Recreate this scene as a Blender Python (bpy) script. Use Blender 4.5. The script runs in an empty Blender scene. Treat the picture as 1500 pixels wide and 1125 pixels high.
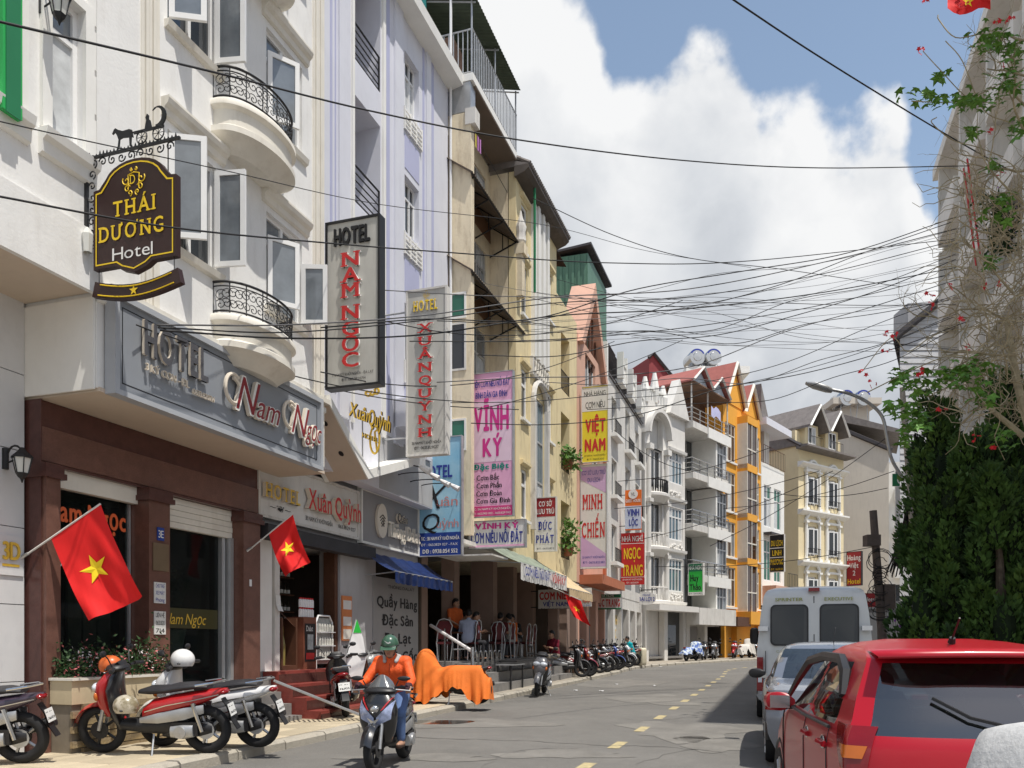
import bpy, bmesh, math, random, unicodedata
from mathutils import Vector, Matrix
R = random.Random(7)
sc = bpy.context.scene
COL = sc.collection
PI = math.pi
FPX, HY, CH = 1200.0, 942.0, 1.5          # focal length in photo pixels, horizon row, eye height

# ------------------------------------------------------------------ camera
cd = bpy.data.cameras.new('camera'); cam = bpy.data.objects.new('camera', cd); COL.objects.link(cam)
cd.sensor_width = 36; cd.lens = FPX / 1500 * 36; cd.shift_y = (HY - 562.5) / 1500
cd.clip_start = 0.1; cd.clip_end = 3000
cam.location = (0, 0, CH); cam.rotation_euler = (PI / 2, 0, 0)
sc.camera = cam

# ------------------------------------------------------------------ sun, sky, exposure
SUN = Vector((0.28, -0.27, 1.0)).normalized()
sl = bpy.data.lights.new('sun', 'SUN'); sl.energy = 4.6; sl.angle = math.radians(0.53); sl.color = (1.0, 0.95, 0.87)
so = bpy.data.objects.new('sun', sl); COL.objects.link(so)
so.rotation_euler = (-SUN).to_track_quat('-Z', 'Y').to_euler()
sc.view_settings.view_transform = 'Standard'; sc.view_settings.look = 'None'
sc.view_settings.exposure = 0.0; sc.view_settings.gamma = 1.0; sc.view_settings.use_curve_mapping = False

w = bpy.data.worlds.new('World'); sc.world = w; w.use_nodes = True
nt = w.node_tree; nt.nodes.clear(); N = nt.nodes.new; L = nt.links.new
def mth(op, a, b=None, c=None, clamp=False):
    n = N('ShaderNodeMath'); n.operation = op; n.use_clamp = clamp
    for i, v in enumerate((a, b, c)):
        if v is None: continue
        if isinstance(v, (int, float)): n.inputs[i].default_value = v
        else: L(v, n.inputs[i])
    return n.outputs[0]
def mapr(v, a, b, c=0.0, d=1.0, smooth=True):
    n = N('ShaderNodeMapRange'); n.interpolation_type = 'SMOOTHSTEP' if smooth else 'LINEAR'
    L(v, n.inputs[0])
    for i, q in zip((1, 2, 3, 4), (a, b, c, d)): n.inputs[i].default_value = q
    return n.outputs[0]
sky = N('ShaderNodeTexSky'); sky.sky_type = 'NISHITA'; sky.sun_disc = False
sky.sun_elevation = math.asin(SUN.z); sky.sun_rotation = math.atan2(SUN.x, SUN.y)
sky.altitude = 1500; sky.air_density = 1.0; sky.dust_density = 1.0; sky.ozone_density = 1.0
tc = N('ShaderNodeTexCoord'); sep = N('ShaderNodeSeparateXYZ'); L(tc.outputs['Generated'], sep.inputs[0])
az = mth('ARCTAN2', sep.outputs[0], sep.outputs[1])
hl = mth('SQRT', mth('ADD', mth('MULTIPLY', sep.outputs[0], sep.outputs[0]), mth('MULTIPLY', sep.outputs[1], sep.outputs[1])))
el = mth('DIVIDE', sep.outputs[2], mth('MAXIMUM', hl, 0.02))          # tangent of the elevation
def wnoise(scale, detail, rough, off=(0, 0, 0), dist=0.0, zs=1.0):
    mp = N('ShaderNodeMapping'); mp.inputs['Location'].default_value = off; mp.inputs['Scale'].default_value = (1, 1, zs)
    L(tc.outputs['Generated'], mp.inputs[0])
    n = N('ShaderNodeTexNoise'); n.inputs['Scale'].default_value = scale; n.inputs['Detail'].default_value = detail
    n.inputs['Roughness'].default_value = rough; n.inputs['Distortion'].default_value = dist
    L(mp.outputs[0], n.inputs['Vector']); return n.outputs[0]
fc = N('ShaderNodeFloatCurve')
cv = fc.mapping.curves[0]
# cloud-bank top (elevation tangent / 1.2) along the azimuth (-pi..pi -> 0..1): a cumulus bank round the horizon
def azx(u): return (math.atan(u) + PI) / (2 * PI)
pts = [(0.0, .50), (0.2, .58), (0.36, .5), (0.44, .66)]
for u, v in [(-.06, .84), (.02, .79), (.09, .775), (.14, .69), (.2, .735), (.25, .745), (.30, .66), (.36, .64), (.41, .62), (.455, .66), (.50, .53), (.56, .47)]:
    pts.append((azx(u), v * math.cos(math.atan(u)) / 1.2))
pts += [(0.66, .42), (0.78, .55), (0.9, .46), (1.0, .50)]
cv.points[0].location = pts[0]; cv.points[1].location = pts[-1]
for p in pts[1:-1]: cv.points.new(*p)
fc.mapping.update()
L(mth('DIVIDE', mth('ADD', az, PI), 2 * PI), fc.inputs[1])
top = mth('MULTIPLY', fc.outputs[0], 1.2)
n1 = wnoise(8.0, 10, 0.5, (1.3, 0.2, 0.7), 0.0)
n2 = wnoise(4.2, 6, 0.5, (4.1, 2.2, 1.7), 0.2)
n3 = wnoise(15, 6, 0.6, (7.1, 3.2, 2.7), 0.5)
edge = mth('ADD', mth('SUBTRACT', top, el), mth('MULTIPLY', mth('SUBTRACT', n1, 0.5), 0.42))
mask = mapr(edge, -0.015, 0.032)
wisp = mth('MULTIPLY', mapr(n2, 0.55, 0.78), 0.35)
mask = mth('MAXIMUM', mask, wisp)
# lit heads near the top of the bank, greyer flat bases below
lit = mth('ADD', mth('MULTIPLY', mapr(edge, 0.36, 0.02), 0.55), mth('MULTIPLY', mapr(n1, 0.36, 0.62), 0.38))
lit = mth('ADD', lit, mth('MULTIPLY', mth('SUBTRACT', n3, 0.5), 0.30))
lit = mth('ADD', lit, mth('MULTIPLY', mapr(n2, 0.35, 0.65), 0.22), None, True)
cr = N('ShaderNodeValToRGB'); L(lit, cr.inputs[0])
cr.color_ramp.elements[0].position = 0.10; cr.color_ramp.elements[0].color = (4.6, 4.95, 5.5, 1)
cr.color_ramp.elements[1].position = 0.85; cr.color_ramp.elements[1].color = (9.3, 9.35, 9.4, 1)
e = cr.color_ramp.elements.new(0.5); e.color = (7.1, 7.35, 7.7, 1)
mx = N('ShaderNodeMix'); mx.data_type = 'RGBA'
sk2 = N('ShaderNodeMix'); sk2.data_type = 'RGBA'; sk2.blend_type = 'MULTIPLY'; sk2.inputs[0].default_value = 1.0
L(sky.outputs[0], sk2.inputs[6]); sk2.inputs[7].default_value = (2.75, 2.4, 1.95, 1)
L(mask, mx.inputs[0]); L(sk2.outputs[2], mx.inputs[6]); L(cr.outputs[0], mx.inputs[7])
bg = N('ShaderNodeBackground'); bg.inputs[1].default_value = 0.1
L(mx.outputs[2], bg.inputs[0])
wo = N('ShaderNodeOutputWorld'); L(bg.outputs[0], wo.inputs[0])

# ------------------------------------------------------------------ materials
MATS = {}
def mat(name, col, rough=0.6, var=0.10, scale=3.0, bump=0.0, bscale=60.0, metal=0.0, spec=0.4, stain=0.0, coat=0.0,
        emit=None, trans=0.0, stcol=(0.16, 0.13, 0.10), speck=0.0, col2=None, c2scale=1.0, c2w=0.08, zsq=0.25):
    if name in MATS: return MATS[name]
    m = bpy.data.materials.new(name); m.use_nodes = True; MATS[name] = m
    t = m.node_tree; p = t.nodes['Principled BSDF']
    def n(k): return t.nodes.new(k)
    p.inputs['Roughness'].default_value = rough; p.inputs['Metallic'].default_value = metal
    p.inputs['Specular IOR Level'].default_value = spec
    if coat: p.inputs['Coat Weight'].default_value = coat; p.inputs['Coat Roughness'].default_value = 0.03
    if trans: p.inputs['Transmission Weight'].default_value = trans
    if emit: p.inputs['Emission Color'].default_value = (*emit[:3], 1); p.inputs['Emission Strength'].default_value = emit[3]
    tco = n('ShaderNodeTexCoord')
    def noise(sc_, det, vec=None, rough_=0.6):
        q = n('ShaderNodeTexNoise'); q.inputs['Scale'].default_value = sc_; q.inputs['Detail'].default_value = det
        q.inputs['Roughness'].default_value = rough_
        t.links.new(vec if vec is not None else tco.outputs['Object'], q.inputs['Vector']); return q.outputs[0]
    def mix(kind, fac, a, b):
        q = n('ShaderNodeMix'); q.data_type = 'RGBA'; q.blend_type = kind
        for i, v in ((0, fac), (6, a), (7, b)):
            if isinstance(v, (int, float)): q.inputs[i].default_value = v
            elif isinstance(v, tuple): q.inputs[i].default_value = (*v[:3], 1)
            else: t.links.new(v, q.inputs[i])
        return q.outputs[2]
    def mr(v, a, b, c, d):
        q = n('ShaderNodeMapRange'); t.links.new(v, q.inputs[0])
        for i, x in zip((1, 2, 3, 4), (a, b, c, d)): q.inputs[i].default_value = x
        return q.outputs[0]
    cur = tuple(col[:3])
    if col2 is not None:
        cur = mix('MIX', mr(noise(c2scale, 4), 0.5 - c2w, 0.5 + c2w, 0, 1), cur, tuple(col2[:3]))
    if var:
        lo, hi = 1 - var, 1 + var
        v = mr(noise(scale, 7), 0.28, 0.72, lo, hi)
        cb = n('ShaderNodeCombineColor')
        for i in range(3): t.links.new(v, cb.inputs[i])
        cur = mix('MULTIPLY', 1.0, cur, cb.outputs[0])
    if speck:
        v = mr(noise(220, 2), 0.35, 0.65, 1 - speck, 1 + speck)
        cb = n('ShaderNodeCombineColor')
        for i in range(3): t.links.new(v, cb.inputs[i])
        cur = mix('MULTIPLY', 1.0, cur, cb.outputs[0])
    if stain:
        mp = n('ShaderNodeMapping'); mp.inputs['Scale'].default_value = (1, 1, zsq)
        t.links.new(tco.outputs['Object'], mp.inputs[0])
        f = mr(noise(5.0, 8, mp.outputs[0], 0.68), 0.50, 0.78, 0, stain)
        cur = mix('MIX', f, cur, stcol)
    if isinstance(cur, tuple): p.inputs['Base Color'].default_value = (*cur, 1)
    else: t.links.new(cur, p.inputs['Base Color'])
    if bump:
        b = n('ShaderNodeBump'); b.inputs['Strength'].default_value = bump; b.inputs['Distance'].default_value = 0.02
        t.links.new(noise(bscale, 5), b.inputs['Height']); t.links.new(b.outputs[0], p.inputs['Normal'])
    return m

# ------------------------------------------------------------------ mesh builder
class MB:
    def __init__(s, xf=None): s.v = []; s.f = []; s.m = []; s.cur = 0; s.xf = xf
    def add(s, vs, fs):
        o = len(s.v)
        if s.xf: vs = [s.xf(*p) for p in vs]
        s.v += [tuple(p) for p in vs]; s.f += [tuple(i + o for i in f) for f in fs]; s.m += [s.cur] * len(fs); return s
    def box(s, a0, a1, b0, b1, c0, c1):
        return s.add([(x, y, z) for z in (c0, c1) for x, y in ((a0, b0), (a1, b0), (a1, b1), (a0, b1))],
                     [(3, 2, 1, 0), (4, 5, 6, 7), (0, 1, 5, 4), (1, 2, 6, 5), (2, 3, 7, 6), (3, 0, 4, 7)])
    def poly(s, pts): return s.add(pts, [tuple(range(len(pts)))])
    def prism(s, pts, off):
        n = len(pts); q = [tuple(p[i] + off[i] for i in range(3)) for p in pts]
        return s.add(list(pts) + q, [tuple(range(n))[::-1], tuple(range(n, 2 * n))] + [(i, (i + 1) % n, n + (i + 1) % n, n + i) for i in range(n)])
    def tube(s, pts, r, n=6, closed=False):
        P = [Vector(p) for p in pts]; k = len(P)
        if k < 2: return s
        rs = r if isinstance(r, (list, tuple)) else [r] * k
        vs = []; up = None
        for i in range(k):
            if closed: d = P[(i + 1) % k] - P[i - 1]
            else: d = P[min(i + 1, k - 1)] - P[max(i - 1, 0)]
            if d.length < 1e-9: d = Vector((0, 0, 1))
            d.normalize()
            if up is None: up = Vector((0, 0, 1)) if abs(d.z) < 0.9 else Vector((1, 0, 0))
            a = d.cross(up)
            if a.length < 1e-6: a = d.orthogonal()
            a.normalize(); b = a.cross(d); up = b
            for j in range(n):
                an = 2 * PI * j / n; vs.append(tuple(P[i] + (a * math.cos(an) + b * math.sin(an)) * rs[i]))
        fs = []
        for i in range(k if closed else k - 1):
            for j in range(n):
                i2 = (i + 1) % k
                fs.append((i * n + j, i * n + (j + 1) % n, i2 * n + (j + 1) % n, i2 * n + j))
        if not closed: fs += [tuple(range(n))[::-1], tuple(range((k - 1) * n, k * n))]
        return s.add(vs, fs)
    def lathe(s, prof, c, n=16, axis='z', a0=0.0, a1=2 * PI):
        full = abs(a1 - a0 - 2 * PI) < 1e-6; cols = n if full else n + 1; vs = []
        for r, h in prof:
            for j in range(cols):
                a = a0 + (a1 - a0) * j / n; x, y = r * math.cos(a), r * math.sin(a)
                q = {'z': (x, y, h), 'y': (x, h, y), 'x': (h, x, y)}[axis]
                vs.append((c[0] + q[0], c[1] + q[1], c[2] + q[2]))
        fs = []
        for i in range(len(prof) - 1):
            for j in range(n):
                j2 = (j + 1) % cols if full else j + 1
                fs.append((i * cols + j, i * cols + j2, (i + 1) * cols + j2, (i + 1) * cols + j))
        return s.add(vs, fs)
    def loft(s, secs, n=14, ex=2.4, cap=True):
        """sections (x, zc, half width, half height[, yc]) along x, super-elliptic rings"""
        vs = []
        for q in secs:
            x, zc, hw, hh = q[:4]; yc = q[4] if len(q) > 4 else 0
            for j in range(n):
                a = 2 * PI * j / n; c, d = math.cos(a), math.sin(a)
                vs.append((x, yc + hw * math.copysign(abs(c) ** (2 / ex), c), zc + hh * math.copysign(abs(d) ** (2 / ex), d)))
        k = len(secs)
        fs = [(i * n + j, i * n + (j + 1) % n, (i + 1) * n + (j + 1) % n, (i + 1) * n + j) for i in range(k - 1) for j in range(n)]
        if cap: fs += [tuple(range(n))[::-1], tuple(range((k - 1) * n, k * n))]
        return s.add(vs, fs)
    def ell(s, c, r, n=12, m=8):
        return s._ell(c, r, n, m)
    def _ell(s, c, r, n, m):
        vs = [(c[0], c[1], c[2] - r[2])]
        for i in range(1, m):
            th = PI * i / m
            for j in range(n):
                a = 2 * PI * j / n
                vs.append((c[0] + r[0] * math.sin(th) * math.cos(a), c[1] + r[1] * math.sin(th) * math.sin(a), c[2] - r[2] * math.cos(th)))
        vs.append((c[0], c[1], c[2] + r[2])); fs = []
        for j in range(n): fs.append((0, 1 + (j + 1) % n, 1 + j))
        for i in range(m - 2):
            for j in range(n):
                a = 1 + i * n; fs.append((a + j, a + (j + 1) % n, a + n + (j + 1) % n, a + n + j))
        b = 1 + (m - 2) * n
        for j in range(n): fs.append((b + j, b + (j + 1) % n, len(vs) - 1))
        return s.add(vs, fs)
    def grid(s, rows):
        m, n = len(rows), len(rows[0])
        return s.add([p for r in rows for p in r], [(i * n + j, i * n + j + 1, (i + 1) * n + j + 1, (i + 1) * n + j) for i in range(m - 1) for j in range(n - 1)])
    def mesh(s, name, mats, smooth=False, recalc=True):
        me = bpy.data.meshes.new(name); me.from_pydata(s.v, [], s.f)
        for m in (mats if isinstance(mats, (list, tuple)) else [mats]): me.materials.append(m)
        if any(s.m): me.polygons.foreach_set('material_index', s.m)
        if recalc and len(s.f) < 60000:
            b = bmesh.new(); b.from_mesh(me); bmesh.ops.recalc_face_normals(b, faces=b.faces); b.to_mesh(me); b.free()
        if smooth:
            me.polygons.foreach_set('use_smooth', [True] * len(me.polygons))
            if smooth != 'all': me.set_sharp_from_angle(angle=math.radians(40 if smooth is True else smooth))
        me.update(); return me
    def build(s, name, mats, parent=None, loc=None, rotz=None, smooth=False, recalc=True):
        o = bpy.data.objects.new(name, s.mesh(name, mats, smooth, recalc)); COL.objects.link(o)
        if parent: o.parent = parent
        if loc: o.location = loc
        if rotz is not None: o.rotation_euler = (0, 0, rotz)
        return o

def tag(o, label, cat, group=None):
    o['label'] = label; o['category'] = cat
    if group: o['group'] = group
    return o
def empty(name, loc=(0, 0, 0), rotz=0.0, label=None, cat=None, group=None):
    o = bpy.data.objects.new(name, None); COL.objects.link(o); o.location = loc; o.rotation_euler = (0, 0, rotz)
    o.empty_display_size = 0.2
    if label: tag(o, label, cat, group)
    return o
def struct(o, kind='structure'): o['kind'] = kind; return o
def obj_from(me, name, parent=None, loc=(0, 0, 0), rot=(0, 0, 0), mats=None):
    o = bpy.data.objects.new(name, me); COL.objects.link(o); o.location = loc; o.rotation_euler = rot
    if parent: o.parent = parent
    if mats:
        for i, m in enumerate(mats):
            if m is not None and i < len(o.material_slots):
                o.material_slots[i].link = 'OBJECT'; o.material_slots[i].material = m
    return o

# ------------------------------------------------------------------ street frames: s along the house row, t out into the street
def gz(y): return 0.008 * max(-30.0, min(y, 90.0))        # the street climbs gently
class Frame:
    def __init__(f, ox, oy, dx, dy):
        l = math.hypot(dx, dy); f.dx, f.dy = dx / l, dy / l; f.ox, f.oy = ox, oy; f.nx, f.ny = f.dy, -f.dx
        f.ang = math.atan2(f.dy, f.dx)
    def w(f, s, t, z=0.0): return Vector((f.ox + f.dx * s + f.nx * t, f.oy + f.dy * s + f.ny * t, z))
    def s(f, px, t=0.0):
        u = (px - 750) / FPX; return (u * (f.oy + f.ny * t) - (f.ox + f.nx * t)) / (f.dx - f.dy * u)
    def t(f, s, px):
        u = (px - 750) / FPX; return (u * (f.oy + f.dy * s) - (f.ox + f.dx * s)) / (f.nx - u * f.ny)
    def z(f, px, py, t=0.0): return CH + (HY - py) / FPX * f.w(f.s(px, t), t).y
    def zst(f, s, t, py): return CH + (HY - py) / FPX * f.w(s, t).y
    def g(f, s, t): return gz(f.w(s, t).y)
F1 = Frame(-5.62, 9.64, 0.331, 1.0)
F2 = Frame(7.3, 45.0, 0.616, 0.788)
F3 = Frame(22.9, 65.5, 0.788, 0.616)
def at(px, py, Y): return Vector(((px - 750) / FPX * Y, Y, CH + (HY - py) / FPX * Y))

class Thing:
    """an Empty in a street frame; parts are authored in (s, t, z) of that frame"""
    def __init__(b, fr, s0, t0, name, label, cat, group=None, z0=None):
        b.fr, b.s0, b.t0 = fr, s0, t0
        b.z0 = fr.g(s0, t0) if z0 is None else z0
        b.root = empty(name, fr.w(s0, t0, b.z0), fr.ang, label, cat, group)
    def xf(b, s, t, z): return (s - b.s0, b.t0 - t, z - b.z0)
    def mb(b): return MB(b.xf)
    def part(b, name, m, mats, parent=None, smooth=False): return m.build(name, mats, parent or b.root, smooth=smooth)

# ------------------------------------------------------------------ lettering
CAP = [None]; GL = {}
def glyph(ch, bold=0.0):
    k = (ch, bold)
    if k in GL: return GL[k]
    c = bpy.data.curves.new('g', 'FONT'); c.body = ch; c.size = 1; c.resolution_u = 3; c.fill_mode = 'FRONT'
    o = bpy.data.objects.new('g', c); me = bpy.data.meshes.new_from_object(o)
    vs = [tuple(v.co[:2]) for v in me.vertices]; fs = [tuple(p.vertices) for p in me.polygons]; area = sum(p.area for p in me.polygons)
    bpy.data.meshes.remove(me); bpy.data.objects.remove(o); bpy.data.curves.remove(c)
    vs = [(x, y, 0.0) for x, y in vs]
    if bold > 0:      # thickened by small shifted copies, each a hair in front of the last
        v0, f0, _a = glyph(ch, 0.0); vs, fs = [], []
        for i_, (dx, dy) in enumerate(((0, 0), (bold, 0), (-bold, 0), (bold * .5, bold * .5), (-bold * .5, bold * .5), (bold * .5, -bold * .5), (-bold * .5, -bold * .5))):
            o_ = len(vs); vs += [(x + dx, y + dy, 4e-4 * i_) for x, y, _z in v0]; fs += [tuple(i + o_ for i in f) for f in f0]
    GL[k] = (vs, fs, area); return GL[k]
SER = {'N': 'lb lt rt', 'A': 'lb rb', 'M': 'lb rb lt rt', 'H': 'lb lt rb rt', 'U': 'lt rt', 'X': 'lb lt rb rt', 'Y': 'lt rt cb', 'T': 'cb',
       'I': 'cb ct', 'D': 'lb lt', 'L': 'lt lb', 'E': 'lb lt', 'P': 'lb lt', 'R': 'lb lt rb', 'K': 'lb lt rb rt', 'V': 'lt rt', 'W': 'lt rt'}
def text_geo(txt, bold=0.0, serif=False, space=0.06, italic=0.0):
    if CAP[0] is None: CAP[0] = max(v[1] for v in glyph('H')[0])
    cap = CAP[0]; x = 0.0; V = []; Fc = []
    for ch in txt:
        if ch == ' ': x += 0.28; continue
        nf = unicodedata.normalize('NFD', ch); horn = '\u031b' in nf
        if horn: ch = unicodedata.normalize('NFC', nf.replace('\u031b', ''))
        vs, fs, _ = glyph(ch, bold)
        if not vs: x += 0.3; continue
        a = min(v[0] for v in vs); b = max(v[0] for v in vs)
        o = len(V); V += [(v[0] - a + x, v[1] / cap, v[2]) for v in vs]; Fc += [tuple(i + o for i in f) for f in fs]
        if horn:      # the horn of ơ and ư, drawn as a small hook at the upper right
            up = nf[0].isupper(); tp = 1.0 if up else .74; xr = x + b - a; k = .085 if nf[0] in 'Oo' else .02; o = len(V)
            V += [(xr - k, tp - .12, .003), (xr + .02, tp - .06, .003), (xr + .03, tp + .10, .003), (xr + .13, tp + .10, .003), (xr + .11, tp - .10, .003), (xr - k + .02, tp - .24, .003)]; Fc.append((o, o + 1, o + 4, o + 5)); Fc.append((o + 1, o + 2, o + 3, o + 4)); b += .10
        base = 'D' if ch == 'Đ' else unicodedata.normalize('NFD', ch)[0]
        if serif and base in SER and base == base.upper():
            wd = b - a; st = 0.09
            for q in SER[base].split():
                cx = {'l': x + st, 'r': x + wd - st, 'c': x + wd / 2}[q[0]]
                if base in 'AVYXW' and q[0] != 'c': cx = x + (0.06 if q[0] == 'l' else wd - 0.06)
                y0, y1 = (0, 0.09) if q[1] == 'b' else (0.91, 1.0)
                hw = 0.14; o = len(V)
                V += [(cx - hw, y0, .0032), (cx + hw, y0, .0032), (cx + hw, y1, .0032), (cx - hw, y1, .0032)]; Fc.append((o, o + 1, o + 2, o + 3))
        x += b - a + space + (0.13 if serif else 0)
    W = max(x - space, 0.01)
    return [((vx + italic * vy * 0.5) / W, vy, vz) for vx, vy, vz in V], Fc
def lettering(parent, txt, p0, ex, ey, w, h, m, depth=0.0, name='lettering', side=None, **kw):
    """text with baseline-left corner p0, cap height h, total width w; depth > 0 gives raised letters"""
    vs, fs = text_geo(txt, **kw); ex, ey = Vector(ex).normalized(), Vector(ey).normalized(); nn = ex.cross(ey); p0 = Vector(p0)
    q = MB(); pts = [p0 + ex * (a * w) + ey * (b * h) + nn * c for a, b, c in vs]
    q.add([tuple(p + nn * depth) for p in pts], fs)
    if depth > 0:
        q.cur = 1 if side else 0
        ed = {}
        for f in fs:
            for i in range(len(f)):
                e_ = (f[i], f[(i + 1) % len(f)])
                k = (min(e_), max(e_)); ed[k] = None if k in ed else e_
        o = len(q.v); q.v += [tuple(p) for p in pts]
        for e_ in ed.values():
            if e_: q.f.append((e_[0], e_[1], e_[1] + o, e_[0] + o)); q.m.append(q.cur)
    return q.build(name, [m, side] if side else m, parent, recalc=False)
# ================================================================== materials palette
ASPH = mat('asphalt', (0.165, 0.158, 0.145), 0.85, 0.16, 0.55, 0.5, 90, stain=0.30, stcol=(0.26, 0.245, 0.22), speck=0.30, zsq=1.0)
EARTH = mat('earth', (0.20, 0.17, 0.13), 0.95, 0.2, 0.5)
CONC = mat('sidewalk_concrete', (0.36, 0.32, 0.26), 0.9, 0.18, 1.2, 0.3, 40, stain=0.35, zsq=1.0, speck=0.12)
KERB = mat('kerb_stone', (0.42, 0.385, 0.32), 0.9, 0.25, 5, 0.5, 30, stain=0.5, zsq=1.0, speck=0.15)
PAVER = mat('paver', (0.50, 0.425, 0.30), 0.85, 0.12, 3, 0.3, 50, stain=0.25, zsq=1.0, speck=0.12)
_t = PAVER.node_tree; _p = _t.nodes['Principled BSDF']; _src = _p.inputs['Base Color'].links[0].from_socket
_oi = _t.nodes.new('ShaderNodeObjectInfo'); _mr = _t.nodes.new('ShaderNodeMapRange'); _mr.inputs[3].default_value = 0.82; _mr.inputs[4].default_value = 1.1
_t.links.new(_oi.outputs['Random'], _mr.inputs[0]); _cc = _t.nodes.new('ShaderNodeCombineColor')
for _i in range(3): _t.links.new(_mr.outputs[0], _cc.inputs[_i])
_mx = _t.nodes.new('ShaderNodeMix'); _mx.data_type = 'RGBA'; _mx.blend_type = 'MULTIPLY'; _mx.inputs[0].default_value = 1
_t.links.new(_src, _mx.inputs[6]); _t.links.new(_cc.outputs[0], _mx.inputs[7]); _t.links.new(_mx.outputs[2], _p.inputs['Base Color'])
LINE = mat('lane_paint', (0.47, 0.39, 0.21), 0.8, 0.3, 14, stain=0.9, stcol=(0.2, 0.19, 0.17), zsq=1.0)

WHITE = mat('white_plaster', (0.815, 0.81, 0.79), 0.75, 0.06, 1.2, 0.15, 25, stain=0.34, stcol=(0.48, 0.45, 0.40))
WHITE2 = mat('white_trim', (0.84, 0.83, 0.79), 0.65, 0.05, 2.0, stain=0.12, stcol=(0.5, 0.46, 0.4))
CREAMTRIM = mat('cream_trim', (0.765, 0.73, 0.65), 0.7, 0.07, 2.0, stain=0.35, stcol=(0.42, 0.36, 0.27))
MARBLE = mat('marble_cladding', (0.66, 0.66, 0.66), 0.3, 0.1, 1.0, stain=0.35, stcol=(0.45, 0.45, 0.46), zsq=0.6)
LAV = mat('lavender_paint', (0.68, 0.69, 0.755), 0.75, 0.05, 1.0, stain=0.25, stcol=(0.45, 0.45, 0.52))
LAVD = mat('lavender_stripe', (0.46, 0.475, 0.65), 0.75, 0.06, 1.0)
GREYPL = mat('grey_plaster', (0.42, 0.42, 0.43), 0.85, 0.08, 1.0, stain=0.2)
CREAM = mat('cream_plaster', (0.78, 0.68, 0.50), 0.85, 0.10, 1.0, 0.25, 14, stain=0.75, stcol=(0.36, 0.27, 0.17), zsq=0.2)
YEL = mat('yellow_plaster', (0.78, 0.66, 0.40), 0.85, 0.08, 1.0, 0.15, 14, stain=0.65, stcol=(0.42, 0.32, 0.18), zsq=0.2)
HOTELY = mat('hotel_yellow', (0.76, 0.65, 0.42), 0.85, 0.06, 0.6, stain=0.2, stcol=(0.5, 0.4, 0.24))
ORANGE = mat('orange_paint', (0.83, 0.40, 0.055), 0.75, 0.08, 0.8, stain=0.2, stcol=(0.5, 0.22, 0.05))
PINK = mat('pink_plaster', (0.66, 0.40, 0.30), 0.85, 0.09, 1.0, stain=0.35, stcol=(0.36, 0.24, 0.2))
GREYW = mat('grey_wall', (0.60, 0.55, 0.48), 0.9, 0.07, 0.4, stain=0.3, stcol=(0.36, 0.33, 0.30), zsq=0.15)
BEIGE = mat('beige_soffit', (0.60, 0.50, 0.40), 0.8, 0.05, 1.0, stain=0.1)
OLDW = mat('weathered_white', (0.68, 0.66, 0.62), 0.85, 0.08, 1.5, stain=0.65, stcol=(0.33, 0.30, 0.27), zsq=0.2)
STONE = mat('ornate_white', (0.74, 0.72, 0.68), 0.8, 0.07, 1.5, stain=0.3, stcol=(0.42, 0.39, 0.36), zsq=0.2)
GRANITE = mat('brown_granite', (0.165, 0.08, 0.06), 0.28, 0.16, 8, speck=0.35)
GRANITE2 = mat('dark_granite', (0.10, 0.043, 0.036), 0.25, 0.16, 8, speck=0.35)
REDSTEP = mat('red_step_granite', (0.27, 0.060, 0.048), 0.35, 0.15, 6, speck=0.25, stain=0.2)
GREYSTEP = mat('grey_step_granite', (0.24, 0.23, 0.22), 0.5, 0.15, 6, speck=0.3)
UPVC = mat('white_window_frame', (0.82, 0.82, 0.81), 0.35, 0.03, 5)
GLASS = mat('window_glass', (0.025, 0.03, 0.035), 0.04, 0.3, 0.7, spec=0.9)
GLASSN = mat('reflection_toned_glass', (0.17, 0.19, 0.21), 0.05, 0.35, 1.6, spec=1.0)  # light reflected in the panes is put into a paler base colour
GLASSB = mat('blue_window_glass', (0.10, 0.16, 0.20), 0.06, 0.25, 0.8, spec=0.9)
GLASSBR = mat('brown_window_glass', (0.07, 0.035, 0.02), 0.06, 0.25, 0.8, spec=0.8)
GLASSG = mat('green_window_glass', (0.02, 0.14, 0.09), 0.1, 0.25, 0.8, spec=0.7)
CURTAIN = mat('net_curtain', (0.55, 0.57, 0.58), 0.9, 0.2, 6)
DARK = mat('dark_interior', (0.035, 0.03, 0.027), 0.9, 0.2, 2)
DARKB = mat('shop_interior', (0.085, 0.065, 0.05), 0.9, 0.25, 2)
IRON = mat('black_iron', (0.018, 0.018, 0.02), 0.5, 0.15, 20, spec=0.4)
STEEL = mat('stainless_steel', (0.62, 0.62, 0.62), 0.22, 0.08, 6, metal=1.0)
GALV = mat('galvanised_metal', (0.45, 0.46, 0.47), 0.45, 0.15, 5, metal=0.7, stain=0.25, stcol=(0.25, 0.18, 0.13))
ALU = mat('aluminium_frame', (0.55, 0.56, 0.57), 0.4, 0.08, 5, metal=0.6)
RUSTY = mat('rusty_corrugated_iron', (0.19, 0.155, 0.125), 0.8, 0.25, 3, stain=0.5, stcol=(0.15, 0.08, 0.05))
GREENM = mat('green_sheet_metal', (0.10, 0.215, 0.15), 0.55, 0.10, 1.5, stain=0.2, stcol=(0.07, 0.1, 0.08))
TILER = mat('red_roof_sheet', (0.36, 0.12, 0.10), 0.7, 0.12, 2, stain=0.3, stcol=(0.25, 0.1, 0.08))
TILEG = mat('grey_roof_tile', (0.20, 0.18, 0.17), 0.8, 0.2, 3, stain=0.3, stcol=(0.07, 0.06, 0.06))
TILED = mat('dark_slate', (0.055, 0.05, 0.055), 0.6, 0.2, 3)
MAROON = mat('maroon_paint', (0.26, 0.045, 0.05), 0.7, 0.1, 1)
GREYP = mat('sign_grey', (0.27, 0.29, 0.32), 0.4, 0.05, 2)
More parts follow.
